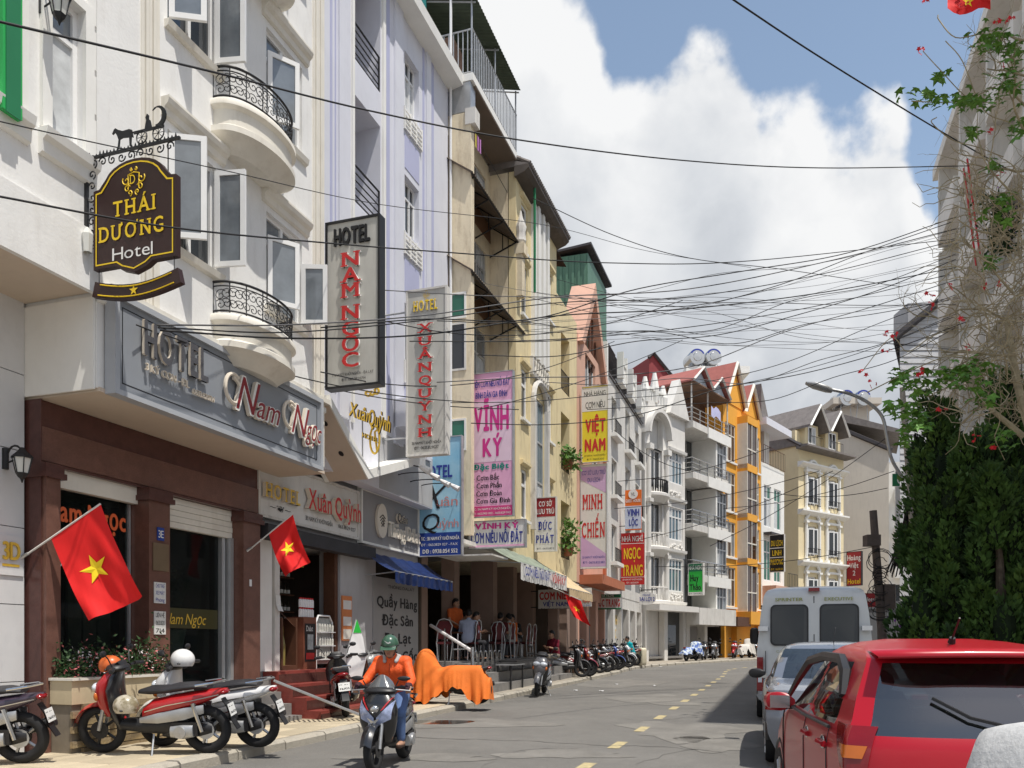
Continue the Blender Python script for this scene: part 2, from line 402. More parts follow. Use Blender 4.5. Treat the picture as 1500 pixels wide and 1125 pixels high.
SIGNW = mat('sign_white', (0.74, 0.73, 0.70), 0.5, 0.06, 2, stain=0.4, stcol=(0.45, 0.42, 0.38))
SIGNOLD = mat('sign_faded_grey', (0.52, 0.51, 0.47), 0.6, 0.08, 2, stain=0.45, stcol=(0.30, 0.28, 0.24), zsq=0.15)
SIGNPK = mat('sign_pink', (0.80, 0.42, 0.62), 0.55, 0.06, 2, stain=0.12, stcol=(0.8, 0.6, 0.72))
SIGNPK2 = mat('sign_pale_pink', (0.80, 0.60, 0.72), 0.55, 0.06, 2)
SIGNLIL = mat('sign_lilac', (0.62, 0.42, 0.66), 0.55, 0.06, 2)
SIGNMAG = mat('sign_magenta', (0.62, 0.055, 0.22), 0.5, 0.08, 2)
SIGNBLU = mat('sign_light_blue', (0.42, 0.66, 0.80), 0.5, 0.1, 1.5, col2=(0.16, 0.47, 0.72), c2scale=0.9, c2w=0.2)
SIGNNAVY = mat('sign_navy', (0.02, 0.055, 0.28), 0.5, 0.06, 2)
SIGNRED = mat('sign_red', (0.55, 0.022, 0.02), 0.5, 0.07, 2)
SIGNDRED = mat('sign_dark_red', (0.34, 0.025, 0.03), 0.5, 0.07, 2)
SIGNORG = mat('sign_orange', (0.80, 0.17, 0.02), 0.5, 0.07, 2)
SIGNYEL = mat('sign_yellow', (0.80, 0.66, 0.04), 0.5, 0.07, 2, stain=0.25, stcol=(0.5, 0.45, 0.1))
SIGNGRN = mat('sign_green', (0.03, 0.50, 0.06), 0.5, 0.07, 2)
SIGNDG = mat('sign_dark_green', (0.02, 0.19, 0.08), 0.5, 0.07, 2)
SIGNBR = mat('sign_brown', (0.035, 0.014, 0.012), 0.45, 0.08, 2)
GOLD = mat('gold_letter', (0.72, 0.47, 0.06), 0.35, 0.05, 4, metal=0.0)
YELL = mat('yellow_letter', (0.85, 0.58, 0.02), 0.5, 0.03, 4)
INKR = mat('red_letter', (0.58, 0.03, 0.03), 0.5, 0.06, 4)
INKK = mat('black_letter', (0.012, 0.012, 0.014), 0.5, 0.05, 4)
INKB = mat('blue_letter', (0.03, 0.05, 0.32), 0.5, 0.05, 4)
INKW = mat('white_letter', (0.82, 0.81, 0.78), 0.5, 0.04, 4)
INKPK = mat('pink_letter', (0.62, 0.035, 0.26), 0.5, 0.05, 4)
INKTL = mat('teal_letter', (0.0, 0.25, 0.20), 0.5, 0.05, 4)
INKO = mat('orange_letter', (0.85, 0.16, 0.05), 0.5, 0.05, 4)
IVORY = mat('ivory_letter_side', (0.74, 0.66, 0.55), 0.5, 0.04, 4)
FLAGR = mat('flag_red', (0.72, 0.012, 0.012), 0.75, 0.05, 6)
FLAGY = mat('flag_yellow', (0.92, 0.68, 0.02), 0.75, 0.03, 6)
LEAF = mat('leaf_green', (0.075, 0.17, 0.025), 0.6, 0.35, 9)
LEAFD = mat('leaf_dark_green', (0.028, 0.065, 0.018), 0.7, 0.4, 9)
WOOD = mat('dark_wood', (0.10, 0.042, 0.022), 0.6, 0.2, 6)
BARK = mat('bark', (0.17, 0.135, 0.10), 0.9, 0.3, 12)
PLASTICW = mat('white_plastic', (0.8, 0.8, 0.8), 0.4, 0.03, 3)

# ================================================================== ground, road, pavements
def cat(pts, per=8):
    P = [Vector(p) for p in pts]; P = [P[0] * 2 - P[1]] + P + [P[-1] * 2 - P[-2]]; out = []
    for i in range(1, len(P) - 2):
        a, b, c, d = P[i - 1:i + 3]
        for k in range(per):
            t = k / per
            out.append(0.5 * ((2 * b) + (c - a) * t + (2 * a - 5 * b + 4 * c - d) * t * t + (3 * b - a - 3 * c + d) * t ** 3))
    out.append(P[-2]); return out
m = MB(); ys = [-60, -30, 0, 30, 60, 90, 300, 2500]
m.grid([[(x, y, gz(y) - 0.02) for x in (-2500, -200, 0, 200, 2500)] for y in ys])
struct(m.build('ground', EARTH))
left = [F1.w(s, 2.1) for s in (-24, -12, 0, 8, 16, 24, 32)] + [F2.w(s, 2.3) for s in (3, 11, 19)] + [F3.w(s, 3.0) for s in (0, 10, 22, 40)]
PATH = cat(left, 10)
def pn(i):
    d = (PATH[min(i + 1, len(PATH) - 1)] - PATH[max(i - 1, 0)]).normalized(); return Vector((d.y, -d.x, 0))
def strip(o0, o1, dz, n=3, ns=None):
    rows = []
    for i, p in enumerate(PATH):
        q = pn(i); r = []
        for k in range(n + 1):
            a = p + q * (o0 + (o1 - o0) * k / n); r.append((a.x, a.y, gz(a.y) + dz))
        rows.append(r)
    return rows
m = MB(); m.grid(strip(-0.15, 8.0, 0.0, 6)); ROAD = struct(m.build('road', ASPH))
m = MB(); m.grid(strip(-5.0, -0.17, 0.125, 4)); PAVE = struct(m.build('pavement', CONC))
m = MB(); m.grid(strip(8.17, 13.0, 0.125, 3)); PAVER_R = struct(m.build('pavement', CONC))
# kerb stones, one by one
m = MB(); L_ = 0.97
m.prism([(0, 0, -0.15), (0, 0.2, -0.15), (0, 0.2, 0.127), (0, 0.035, 0.13), (0, 0, 0.095)], (L_, 0, 0)); kme = m.mesh('kerb_stone', KERB)
def along(path):
    d = [0.0]
    for a, b in zip(path, path[1:]): d.append(d[-1] + (b - a).length)
    return d
D = along(PATH)
def at_len(x):
    for i in range(len(D) - 1):
        if D[i + 1] >= x: break
    f = (x - D[i]) / (D[i + 1] - D[i]); p = PATH[i].lerp(PATH[i + 1], f); d = (PATH[i + 1] - PATH[i]).normalized(); return p, d
x = 14.0
while x < 88:
    p, d = at_len(x); j = R.uniform(-0.008, 0.008)
    obj_from(kme, 'kerb_stone', PAVE, (p.x, p.y, gz(p.y) + j), (0.01, -0.008 * d.y, math.atan2(d.y, d.x) + R.uniform(-.008, .008)))
    x += 1.0
x = 18.0
m = MB(); m.prism([(0, 0, -0.15), (0, -0.2, -0.15), (0, -0.2, 0.127), (0, -0.035, 0.13), (0, 0, 0.095)], (L_, 0, 0)); kme2 = m.mesh('kerb_stone', KERB)
while x < 60:
    p, d = at_len(x); n_ = Vector((d.y, -d.x, 0)); q = p + n_ * 8.0
    obj_from(kme2, 'kerb_stone', PAVER_R, (q.x, q.y, gz(q.y)), (0, -0.008 * d.y, math.atan2(d.y, d.x)))
    x += 1.0
# clay pavers near the camera
m = MB(); a = 0.197; h = 0.03
m.add([(-a, -a, -h), (a, -a, -h), (a, a, -h), (-a, a, -h), (-a, -a, 0), (a, -a, 0), (a, a, 0), (-a, a, 0), (-a + .006, -a + .006, .004), (a - .006, -a + .006, .004), (a - .006, a - .006, .004), (-a + .006, a - .006, .004)],
      [(0, 1, 5, 4), (1, 2, 6, 5), (2, 3, 7, 6), (3, 0, 4, 7), (4, 5, 9, 8), (5, 6, 10, 9), (6, 7, 11, 10), (7, 4, 8, 11), (8, 9, 10, 11)])
pme = m.mesh('paving_tile', PAVER)
for i in range(-7, 21):
    for j in range(5):
        p = F1.w(i * 0.4 + 0.2, 0.0 + j * 0.4 - 0.1 + 0.2)
        obj_from(pme, 'paving_tile', PAVE, (p.x, p.y, gz(p.y) + 0.129 + R.uniform(-.002, .003)), (R.uniform(-.004, .004), R.uniform(-.004, .004) - 0.0075, F1.ang))
# yellow centre dashes
m = MB(); m.grid([[(0, -0.08, 0), (0, 0.08, 0)], [(0.35, -0.078, 0), (0.35, 0.08, 0)], [(0.72, -0.08, 0), (0.72, 0.077, 0)]]); dme = m.mesh('lane_dash', LINE)
_a, _ = at_len(24); _s0 = (Vector((_a.x, _a.y, 0)) - F1.w(0, 2.1)).dot(Vector((F1.dx, F1.dy, 0)))
x = 24 - _s0 - 8.0 + 1.2
while x < 86:
    p, d = at_len(x); n_ = Vector((d.y, -d.x, 0)); q = p + n_ * (4.1)
    obj_from(dme, 'lane_dash', ROAD, (q.x, q.y, gz(q.y) + 0.005), (0, -0.0079 * d.y, math.atan2(d.y, d.x))); x += 2.05
# a wet patch in the gutter and a few scraps of paper
WET = mat('wet_asphalt', (0.035, 0.032, 0.03), 0.08, 0.2, 3, spec=0.6)
c = at(640, 1057, 14.3); m = MB()
m.poly([(c.x + math.cos(q) * (0.62 + .1 * math.sin(3 * q)) , c.y + math.sin(q) * (0.42 + .08 * math.cos(2 * q)), gz(c.y + math.sin(q) * 0.42) + 0.006) for q in [i * PI / 10 for i in range(20)]])
tag(m.build('puddle', WET), 'small dark puddle in the gutter beside the orange covered motorbike', 'puddle')
m = MB(); m.grid([[(-.06, -.05, 0), (.0, -.06, .02), (.07, -.04, 0)], [(-.05, .04, .015), (.01, .05, 0.0), (.06, .06, .012)]]); sme = m.mesh('litter', PLASTICW)
for px, py, lab in ((843, 1012, 'white paper scrap near the left gutter, farthest left of the litter'), (881, 1013, 'white paper scrap lying in the left lane'), (959, 1005, 'white paper scrap lying nearest the yellow dashes'), (903, 1003, 'small white scrap left of the lane middle'), (968, 977, 'tiny white scrap far up the road')):
    Y = 1.5 / (0.008 + (py - HY) / FPX); p = at(px, py, Y)
    o = obj_from(sme, 'paper_scrap', None, (p.x, p.y, gz(Y) + 0.012), (0, 0, R.uniform(0, 6))); tag(o, lab, 'litter', 'paper scraps on the road')
# cracks, joints and worn patches in the asphalt
TAR = mat('tar_line', (.095, .09, .083), .8, .3, 9); PATCH = mat('asphalt_patch', (.20, .19, .172), .9, .22, 1.5, .5, 80, stain=.6, stcol=(.15, .143, .13), zsq=1.0, speck=.3)
def gp(px, py, dz=.006): Y = 1.5 / (.008 + (py - HY) / FPX); return Vector(((px - 750) / FPX * Y, Y, gz(Y) + dz))
for pts_, w_ in ((((560, 1078), (640, 1082), (720, 1084), (800, 1087), (880, 1092), (960, 1094), (1060, 1102)), .03), (((700, 1125), (760, 1100), (850, 1096)), .018), (((900, 1052), (960, 1056), (1020, 1050), (1085, 1058)), .02), (((760, 1040), (860, 1030), (950, 1032)), .02), (((930, 1120), (1010, 1098), (1070, 1108)), .015), (((800, 1018), (900, 1012), (1000, 1016)), .025)):
    P = [p + Vector((R.uniform(-.04, .04), R.uniform(-.05, .05), 0)) for p in cat([gp(*p) for p in pts_], 6)]; m = MB(); m.grid([[(p.x, p.y - w_ * R.uniform(.1, .7), p.z), (p.x, p.y + w_ * R.uniform(.1, .7), p.z)] for p in P]); m.build('road_crack', TAR, ROAD)
for px, py, rx, ry in ((1000, 1070, .9, 1.3), (700, 1060, 1.2, .7), (820, 1105, .8, .4), (1045, 1090, .5, .8), (900, 1000, 1.5, 2.5), (620, 1110, .9, .3), (960, 1025, .9, 1.6)):
    c = gp(px, py, .0045); P = []
    for i in range(26): a = i * PI / 13; k = 1 + .22 * math.sin(3 * a + px) + .12 * math.sin(7 * a + py) + R.uniform(-.08, .08); y = c.y + ry * k * math.sin(a); P.append((c.x + rx * k * math.cos(a), y, gz(y) + .0045))
    m = MB(); m.poly(P); m.build('worn_patch', PATCH, ROAD)
# ================================================================== facade tools
def wall_skin(b, name, s0, s1, t, z0, z1, ops, m, depth=0.2, parent=None, closed_sides=True, backwall=None):
    """facade skin at plane t with rectangular openings (s0, s1, z0, z1), each with reveals of the given depth"""
    q = b.mb(); xs = sorted({s0, s1, *[v for o in ops for v in o[:2]]}); zs = sorted({z0, z1, *[v for o in ops for v in o[2:4]]})
    xs = [x for x in xs if s0 - 1e-6 <= x <= s1 + 1e-6]; zs = [z for z in zs if z0 - 1e-6 <= z <= z1 + 1e-6]
    for xa, xb in zip(xs, xs[1:]):
        for za, zb in zip(zs, zs[1:]):
            cx, cz = (xa + xb) / 2, (za + zb) / 2
            if any(o[0] < cx < o[1] and o[2] < cz < o[3] for o in ops): continue
            q.add([(xa, t, za), (xb, t, za), (xb, t, zb), (xa, t, zb)], [(0, 1, 2, 3)])
    for o in ops:
        a, c, e, f = o[:4]; d = t - (o[4] if len(o) > 4 else depth)
        q.add([(a, t, e), (c, t, e), (c, t, f), (a, t, f), (a, d, e), (c, d, e), (c, d, f), (a, d, f)], [(0, 1, 5, 4), (1, 2, 6, 5), (2, 3, 7, 6), (3, 0, 4, 7)])
    d = t - depth
    q.add([(s0, t, z0), (s0, t, z1), (s0, d, z1), (s0, d, z0), (s1, t, z0), (s1, t, z1), (s1, d, z1), (s1, d, z0)], [(0, 1, 2, 3), (7, 6, 5, 4), (1, 5, 6, 2), (0, 3, 7, 4)])
    return b.part(name, q, m, parent)
def body(b, s0, s1, t0, t1, z0, z1, m, name='body'):
    q = b.mb(); q.box(s0, s1, t0, t1, z0, z1); return b.part(name, q, m)
def bx(b, name, m, *boxes, parent=None, smooth=False):
    q = b.mb()
    for a in boxes: q.box(*a)
    return b.part(name, q, m, parent, smooth)
def window(b, s0, s1, z0, z1, t, cols=2, rows=1, fm=None, gm=None, fw=0.05, sill=None, sub=None, bars=None, parent=None, name='window'):
    """frame with mullions, separate panes; t is the frame's outer face"""
    fm = fm or UPVC; gm = gm or GLASS; q = b.mb(); d = 0.06; g0 = gm
    q.box(s0, s0 + fw, t - d, t, z0, z1); q.box(s1 - fw, s1, t - d, t, z0, z1)
    q.box(s0 + fw, s1 - fw, t - d, t, z0, z0 + fw); q.box(s0 + fw, s1 - fw, t - d, t, z1 - fw, z1)
    W = (s1 - s0 - fw) / cols; H = (z1 - z0 - fw)
    rz = [z0 + fw / 2 + H * k / rows for k in range(rows + 1)] if not sub else [z0 + fw / 2, z0 + fw / 2 + H * sub, z1 - fw / 2]
    for i in range(1, cols): q.box(s0 + fw / 2 + W * i - fw / 2, s0 + fw / 2 + W * i + fw / 2, t - d, t - 0.002, z0 + fw, z1 - fw)
    for z in rz[1:-1]: q.box(s0 + fw, s1 - fw, t - d, t - 0.004, z - fw / 2, z + fw / 2)
    fr = b.part(name, q, fm, parent)
    if parent is None or parent == b.root:
        for i in range(cols):
            for za, zb in zip(rz, rz[1:]):
                q = b.mb(); a, c = s0 + fw / 2 + W * i, s0 + fw / 2 + W * (i + 1)
                k1, k2 = R.uniform(-.004, .004), R.uniform(-.004, .004)
                q.add([(a, t - .035 + k1, za), (c, t - .035 - k1, za), (c, t - .035 + k2, zb), (a, t - .035 - k2, zb)], [(0, 1, 2, 3)])
                b.part('pane', q, g0 if R.random() > .28 else (GLASSN if R.random() > .4 else CURTAIN), fr)
    if bars:
        q = b.mb(); n = bars
        for i in range(1, n): s = s0 + (s1 - s0) * i / n; q.box(s - .008, s + .008, t + .005, t + .021, z0, z1)
        for f in (0.3, 0.7): q.box(s0, s1, t + .008, t + .018, z0 + (z1 - z0) * f - .01, z0 + (z1 - z0) * f + .01)
        b.part('grille', q, ALU, fr)
    if sill:
        q = b.mb(); q.box(s0 - .08, s1 + .08, t - .1, t + sill, z0 - .09, z0 - .003); b.part('sill', q, WHITE2 if fm == UPVC else fm, fr)
    return fr
def leaf(b, hs, ht, ang, wd, z0, z1, parent, fm=None, gm=None, fw=0.07):
    """open casement leaf hinged at (hs, ht); ang = direction of the leaf in the (s, t) plane"""
    fm = fm or UPVC; gm = gm or GLASS; ds, dt = math.cos(ang), math.sin(ang); q = b.mb(); k = 0.022
    def slab(q, a0, a1, c0, c1, th):
        P = []
        for z in (c0, c1):
            for a, e in ((a0, -th), (a1, -th), (a1, th), (a0, th)): P.append((hs + ds * a - dt * e, ht + dt * a + ds * e, z))
        q.add(P, [(3, 2, 1, 0), (4, 5, 6, 7), (0, 1, 5, 4), (1, 2, 6, 5), (2, 3, 7, 6), (3, 0, 4, 7)])
    slab(q, 0, fw, z0, z1, k); slab(q, wd - fw, wd, z0, z1, k); slab(q, fw, wd - fw, z0, z0 + fw, k); slab(q, fw, wd - fw, z1 - fw, z1, k)
    o = b.part('casement', q, fm, parent); q = b.mb(); slab(q, fw, wd - fw, z0 + fw, z1 - fw, .004); b.part('pane', q, gm, o) if parent is None else b.part('pane', q, gm, parent)
    return o
def moulding(b, name, s0, s1, t, prof, m, parent=None, ret=True):
    """horizontal moulding: prof = [(projection, z)...] closed against the wall"""
    q = b.mb(); pts = [(s0, t - 0.02, prof[0][1])] + [(s0, t + p, z) for p, z in prof] + [(s0, t - 0.02, prof[-1][1])]
    n = len(pts); P = pts + [(s1, p[1], p[2]) for p in pts]
    q.add(P, [tuple(range(n)), tuple(range(n, 2 * n))[::-1]] + [(i, (i + 1) % n, n + (i + 1) % n, n + i) for i in range(n)])
    return b.part(name, q, m, parent)
def railing(b, pts, z0, z1, m, name='railing', n_bars=10, horiz=0, r=0.014, parent=None, posts=2):
    """pts: (s, t) polyline in plan"""
    q = b.mb()
    for (a, c), (d, e) in zip(pts, pts[1:]):
        q.tube([(a, c, z1), (d, e, z1)], r * 1.5, 6); q.tube([(a, c, z0 + .04), (d, e, z0 + .04)], r, 6)
        for k in range(horiz): z = z0 + (z1 - z0) * (k + 1) / (horiz + 1); q.tube([(a, c, z), (d, e, z)], r, 6)
        L0 = math.hypot(d - a, e - c); nb = max(1, int(round(L0 * n_bars)))
        for i in range(nb + 1):
            f = i / nb; q.tube([(a + (d - a) * f, c + (e - c) * f, z0), (a + (d - a) * f, c + (e - c) * f, z1)], r if (horiz == 0 and n_bars > 1) else r * 1.4, 5)
    return b.part(name, q, m, parent)
def corr(b, name, s0, s1, ta, za, tb, zb, m, pitch=0.12, amp=0.018, parent=None):
    """corrugated sheet between the inner line (ta, za) and the outer line (tb, zb)"""
    q = b.mb(); n = int((s1 - s0) / (pitch / 4)); rows = []
    for k in (0, 1):
        t, z = (ta, za) if k == 0 else (tb, zb)
        rows.append([(s0 + (s1 - s0) * i / n, t, z + amp * math.sin(i * PI / 2)) for i in range(n + 1)])
    q.grid(rows); q.grid([[(p[0], p[1], p[2] - .006) for p in r] for r in rows]); return b.part(name, q, m, parent)
def blade(fr, s, x0, x1, y0, y1, label, face, items, frame=None, thick=0.10, wall_t=None, group='projecting hotel signs', arms=2, z_pair=None, bands=(), fw=0.035, name='blade_sign', rot=0.0):
    """double-sided sign standing out from the wall, at street position s, between photo columns x0..x1 and rows y0..y1"""
    t0, t1 = fr.t(s, x0), fr.t(s, x1); tm = (t0 + t1) / 2
    za, zb = (fr.zst(s, tm, y1), fr.zst(s, tm, y0)) if z_pair is None else z_pair
    b = Thing(fr, s, t0, name, label, 'sign', group, z0=za)
    W, H = t1 - t0, zb - za
    bx(b, 'board', face, (s, s + thick, t0 + fw, t1 - fw, za + fw, zb - fw))
    if frame:
        bx(b, 'frame', frame, (s - .02, s + thick + .02, t0, t0 + fw, za, zb), (s - .02, s + thick + .02, t1 - fw, t1, za, zb),
           (s - .02, s + thick + .02, t0 + fw, t1 - fw, za, za + fw), (s - .02, s + thick + .02, t0 + fw, t1 - fw, zb - fw, zb))
    for k, (v0, v1, mm) in enumerate(bands):        # printed colour fields, fractions from the top
        bx(b, 'printed_panel', mm, (s - .004 - .001 * k, s - .0005, t0 + fw, t1 - fw, zb - H * v1, zb - H * v0))
    for it in items:
        txt, u0, u1, v0, v1, mm = it[:6]; kw = it[6] if len(it) > 6 else {}
        dp = kw.pop('depth', 0.0); sd = kw.pop('side', None); up = kw.pop('up', 0.007)
        # local axes: ex points out along t (local -y), ey up, normal -s
        lettering(b.root, txt, (-up, -(W * u0), H * (1 - v1)), (0, -1, 0), (0, 0, 1), W * (u1 - u0), H * (v1 - v0), mm, depth=dp, side=sd, **kw)
    if wall_t is not None and t0 - wall_t > 0.02:
        q = b.mb()
        for k in range(arms):
            z = za + H * (0.12 + 0.76 * k / max(1, arms - 1)); q.tube([(s + thick / 2, wall_t, z), (s + thick / 2, t0 + .03, z)], 0.02, 6)
        b.part('bracket', q, IRON if frame is None else GALV)
    return b
def flat_sign(fr, t, x0, x1, y0l, y1l, label, face, items, frame=None, thick=0.08, fw=0.05, name='shop_sign', zr=None, bands=(), group='shop signs'):
    s0, s1 = fr.s(x0, t), fr.s(x1, t); za, zb = zr
    b = Thing(fr, s0, t, name, label, 'sign', group, z0=za); W, H = s1 - s0, zb - za
    bx(b, 'board', face, (s0 + fw, s1 - fw, t - thick, t, za + fw, zb - fw))
    if frame:
        bx(b, 'frame', frame, (s0, s0 + fw, t - thick, t + .03, za, zb), (s1 - fw, s1, t - thick, t + .03, za, zb), (s0 + fw, s1 - fw, t - thick, t + .03, za, za + fw), (s0 + fw, s1 - fw, t - thick, t + .03, zb - fw, zb))
    for k, (v0, v1, mm) in enumerate(bands): bx(b, 'printed_panel', mm, (s0 + fw, s1 - fw, t + .0005, t + .004 + .001 * k, zb - H * v1, zb - H * v0))
    for it in items:
        txt, u0, u1, v0, v1, mm = it[:6]; kw = dict(it[6]) if len(it) > 6 else {}
        dp = kw.pop('depth', 0.0); sd = kw.pop('side', None); up = kw.pop('up', 0.007)
        lettering(b.root, txt, (W * u0, -up, H * (1 - v1)), (1, 0, 0), (0, 0, 1), W * (u1 - u0), H * (v1 - v0), mm, depth=dp, side=sd, **kw)
    return b
def spiral(c, r, turns, a0, ex, ez, sgn=1, n=14, r0=0.12):
    return [tuple(Vector(c) + Vector(ex) * (r * (r0 + (1 - r0) * i / n) * math.cos(a0 + sgn * turns * 2 * PI * i / n)) + Vector(ez) * (r * (r0 + (1 - r0) * i / n) * math.sin(a0 + sgn * turns * 2 * PI * i / n))) for i in range(n + 1)]
# ================================================================== white hotel at the left edge of the picture
T = 0.93
b = Thing(F1, -4.0, 0, 'hotel_building', 'white hotel at the left edge with grey marble ground floor', 'building')
body(b, -4.0, -0.02, -9, T - 0.25, 5.75, 15, WHITE)
body(b, -4.0, -0.03, -9, -0.22, -0.2, 5.75, MARBLE, 'ground_floor_wall')
wo_ = [(-0.64, -0.2, 6.95, 8.55), (-1.55, -1.05, 6.95, 8.55), (-0.64, -0.2, 9.8, 11.3), (-1.55, -1.05, 9.8, 11.3)]
wall_skin(b, 'wall', -4.0, -0.02, T, 5.6, 15, wo_, WHITE, 0.25)
for (a, c, z0, z1) in wo_:
    window(b, a, c, z0, z1, T - 0.08, 1, fw=0.06, sub=0.76, gm=CURTAIN if z0 < 9 else GLASS)
    moulding(b, 'sill', a - .14, c + .14, T, [(0.02, z0 - .30), (.06, z0 - .28), (.07, z0 - .16), (.12, z0 - .12), (.14, z0 - .03)], WHITE2)
    bx(b, 'window_surround', WHITE2, (a - .12, a, T, T + .05, z0, z1 + .1), (c, c + .12, T, T + .05, z0, z1 + .1), (a, c, T, T + .05, z1, z1 + .1))
bx(b, 'soffit', BEIGE, (-4.0, -0.02, -0.3, T - .01, 5.5, 5.6))
bx(b, 'canopy_edge', WHITE, (-4.0, -0.02, T - .012, T + .05, 5.46, 6.15))
for k in range(16): bx(b, 'quoin', WHITE2, (-0.16, -0.03, T, T + .025, 6.5 + k * .5, 6.93 + k * .5))
# marble slabs with joints
for i in range(5):
    for k in range(6):
        bx(b, 'marble_slab', MARBLE, (-3.2 + i * .64 + .004, -3.2 + (i + 1) * .64 - .004 - (.03 if i == 4 else 0), -.21, -.12 + R.uniform(0, .003), .15 + k * .9 + .005, .15 + (k + 1) * .9 - .005))
q = b.mb(); c = (-1.2, .6, 5.495); q.lathe([(.13, 0.004), (.13, -.012), (.11, -.014), (.10, -.004)], (0, 0, 0), 16)
q2 = MB(b.xf); q2.add([(-1.2 + v[0] + b.s0, .45 - (v[1] - b.t0), 5.5 + v[2] + b.z0) for v in q.v], q.f); b.part('downlight', q2, WHITE2)
# wall lanterns
def lantern(s, t, z, lab):
    b = Thing(F1, s, t, 'wall_lantern', lab, 'lamp', 'lanterns on the white hotel', z0=z - .3)
    q = b.mb(); q.tube([(s, t, z - .12), (s, t, z + .12)], .035, 6)
    P = [(s, t + .03 + .11 * (1 - math.cos(a)), z + .12 * math.sin(a) + .02) for a in [i * PI / 8 for i in range(9)]]; q.tube(P, .012, 6)
    q.tube([(s, t + .03, z - .05), (s, t + .14, z - .02), (s, t + .24, z)], .010, 6)
    b.part('arm', q, IRON)
    q = MB(); c = (0, -.25, .25)
    q.lathe([(.02, .16), (.05, .12), (.115, .06), (.12, .04)], c, 6); q.lathe([(.07, -.13), (.05, -.17), (.02, -.2), (.006, -.24)], c, 6)
    for k in range(6): a = k * PI / 3; q.tube([(c[0] + .105 * math.cos(a), c[1] + .105 * math.sin(a), c[2] + .04), (c[0] + .066 * math.cos(a), c[1] + .066 * math.sin(a), c[2] - .13)], .008, 4)
    q.build('cage', IRON, b.root); q = MB(); q.lathe([(.06, -.13), (.095, .04)], c, 6); q.build('glass', mat('lamp_glass', (.7, .7, .66), .2, .05, 4), b.root)
    q = MB(); q.ell((c[0], c[1], c[2] - .02), (.03, .03, .05), 8, 6); q.build('bulb', PLASTICW, b.root)
lantern(F1.s(8, -.1), -.1, F1.z(8, 672, -.1), 'black carriage lantern on the marble wall above the gold number')
lantern(F1.s(60, T), T, F1.z(60, 5, T), 'black lantern between the upper windows, cut by the top edge')
# gold house number on a marble plaque
s = F1.s(0, -.11); z = F1.z(12, 822, -.1)
b = Thing(F1, s, -.11, 'house_number', 'gold number 3D on a pale plaque by the flagpole', 'sign', z0=z)
bx(b, 'plaque', MARBLE, (s - .05, s + .30, -.115, -.10, z - .16, z + .30))
lettering(b.root, '3D', (0.02, -.012, 0.02), (1, 0, 0), (0, 0, 1), .22, .20, GOLD, depth=.02, bold=.02)
bx(b, 'small_line', GOLD, (s + .02, s + .24, -.1, -.095, z - .06, z - .03))
# green sign box cut by the frame
s = -1.3; t0, t1 = F1.t(s, -18), F1.t(s, 4)
b = Thing(F1, s, t0, 'sign_box', 'bright green vertical sign box cut by the left edge of the frame', 'sign', z0=F1.zst(s, t1, 157))
bx(b, 'board', mat('sign_bright_green', (.03, .40, .10), .45, .05, 2), (s, s + .22, max(t0, 1.0), t1, b.z0, b.z0 + 2.6)); bx(b, 'frame', SIGNDG, (s + .03, s + .19, t1, t1 + .015, b.z0 - .02, b.z0 + 2.62))
bx(b, 'bracket', IRON, (s + .1, s + .13, T, 1.0, b.z0 + .3, b.z0 + .34), (s + .1, s + .13, T, 1.0, b.z0 + 2.0, b.z0 + 2.04))

# ================================================================== white hotel with the grey fascia sign
b = Thing(F1, 0.0, 0, 'hotel_building', 'white hotel with curved iron balconies and brown granite ground floor', 'building')
S1 = 4.86
body(b, 0.0, S1, -9, T - .25, 4.5, 15, WHITE)
W1 = (1.13, 2.08); W2 = (3.23, 4.2)
rows = [(6.62, 8.05), (9.42, 10.85), (12.2, 13.6)]
ops = [(a, c, z0, z1) for z0, z1 in rows for a, c in (W1, W2)]
wall_skin(b, 'wall', 0.0, S1, T, 4.42, 15, ops, WHITE, 0.25)
bx(b, 'soffit', BEIGE, (0.02, S1, -0.3, T + .02, 4.38, 4.43))
bx(b, 'side_cheek', WHITE2, (-0.03, -0.004, -.2, T - .02, 4.40, 5.45))
for k, (z0, z1) in enumerate(rows):
    for j, (a, c) in enumerate((W1, W2)):
        fr = window(b, a, c, z0, z1, T - .06, 2, fw=.06, sub=.72 if j else None, gm=GLASS if j == 0 else GLASSN)
        # open outward-swinging casements
        if j == 0:
            leaf(b, a + .03, T + .0, math.radians(62), .46, z0 + .06, z1 - .05, fr, gm=GLASSN); leaf(b, c - .03, T + .0, math.radians(78), .44, z0 + .06, z1 - .05, fr, gm=GLASSN)
        else:
            leaf(b, a + .03, T + .0, math.radians(35), .5, z0 + .06, z1 - .35, fr, gm=GLASSN)
            if k == 0: leaf(b, c - .02, T + .0, math.radians(70), .42, z0 + .06, z1 - .4, fr, gm=GLASSN)
        moulding(b, 'lintel', a - .12, c + .14, T, [(.02, z1 + .10), (.05, z1 + .12), (.06, z1 + .20), (.11, z1 + .24), (.13, z1 + .30), (.13, z1 + .33)], CREAMTRIM)
        moulding(b, 'sill', a - .06, c + .1, T, [(.02, z0 - .12), (.06, z0 - .10), (.08, z0 - .02)], CREAMTRIM)
# stripes of the two cream pilasters
for sa, sb in ((0.66, 0.98), (4.50, 4.86)):
    n = 5; wd = (sb - sa) / n
    for i in range(n): bx(b, 'pilaster_strip', CREAMTRIM, (sa + i * wd + .008, sa + (i + 1) * wd - .008, T, T + .02 + (.012 if i % 2 else 0), 4.5, 15))
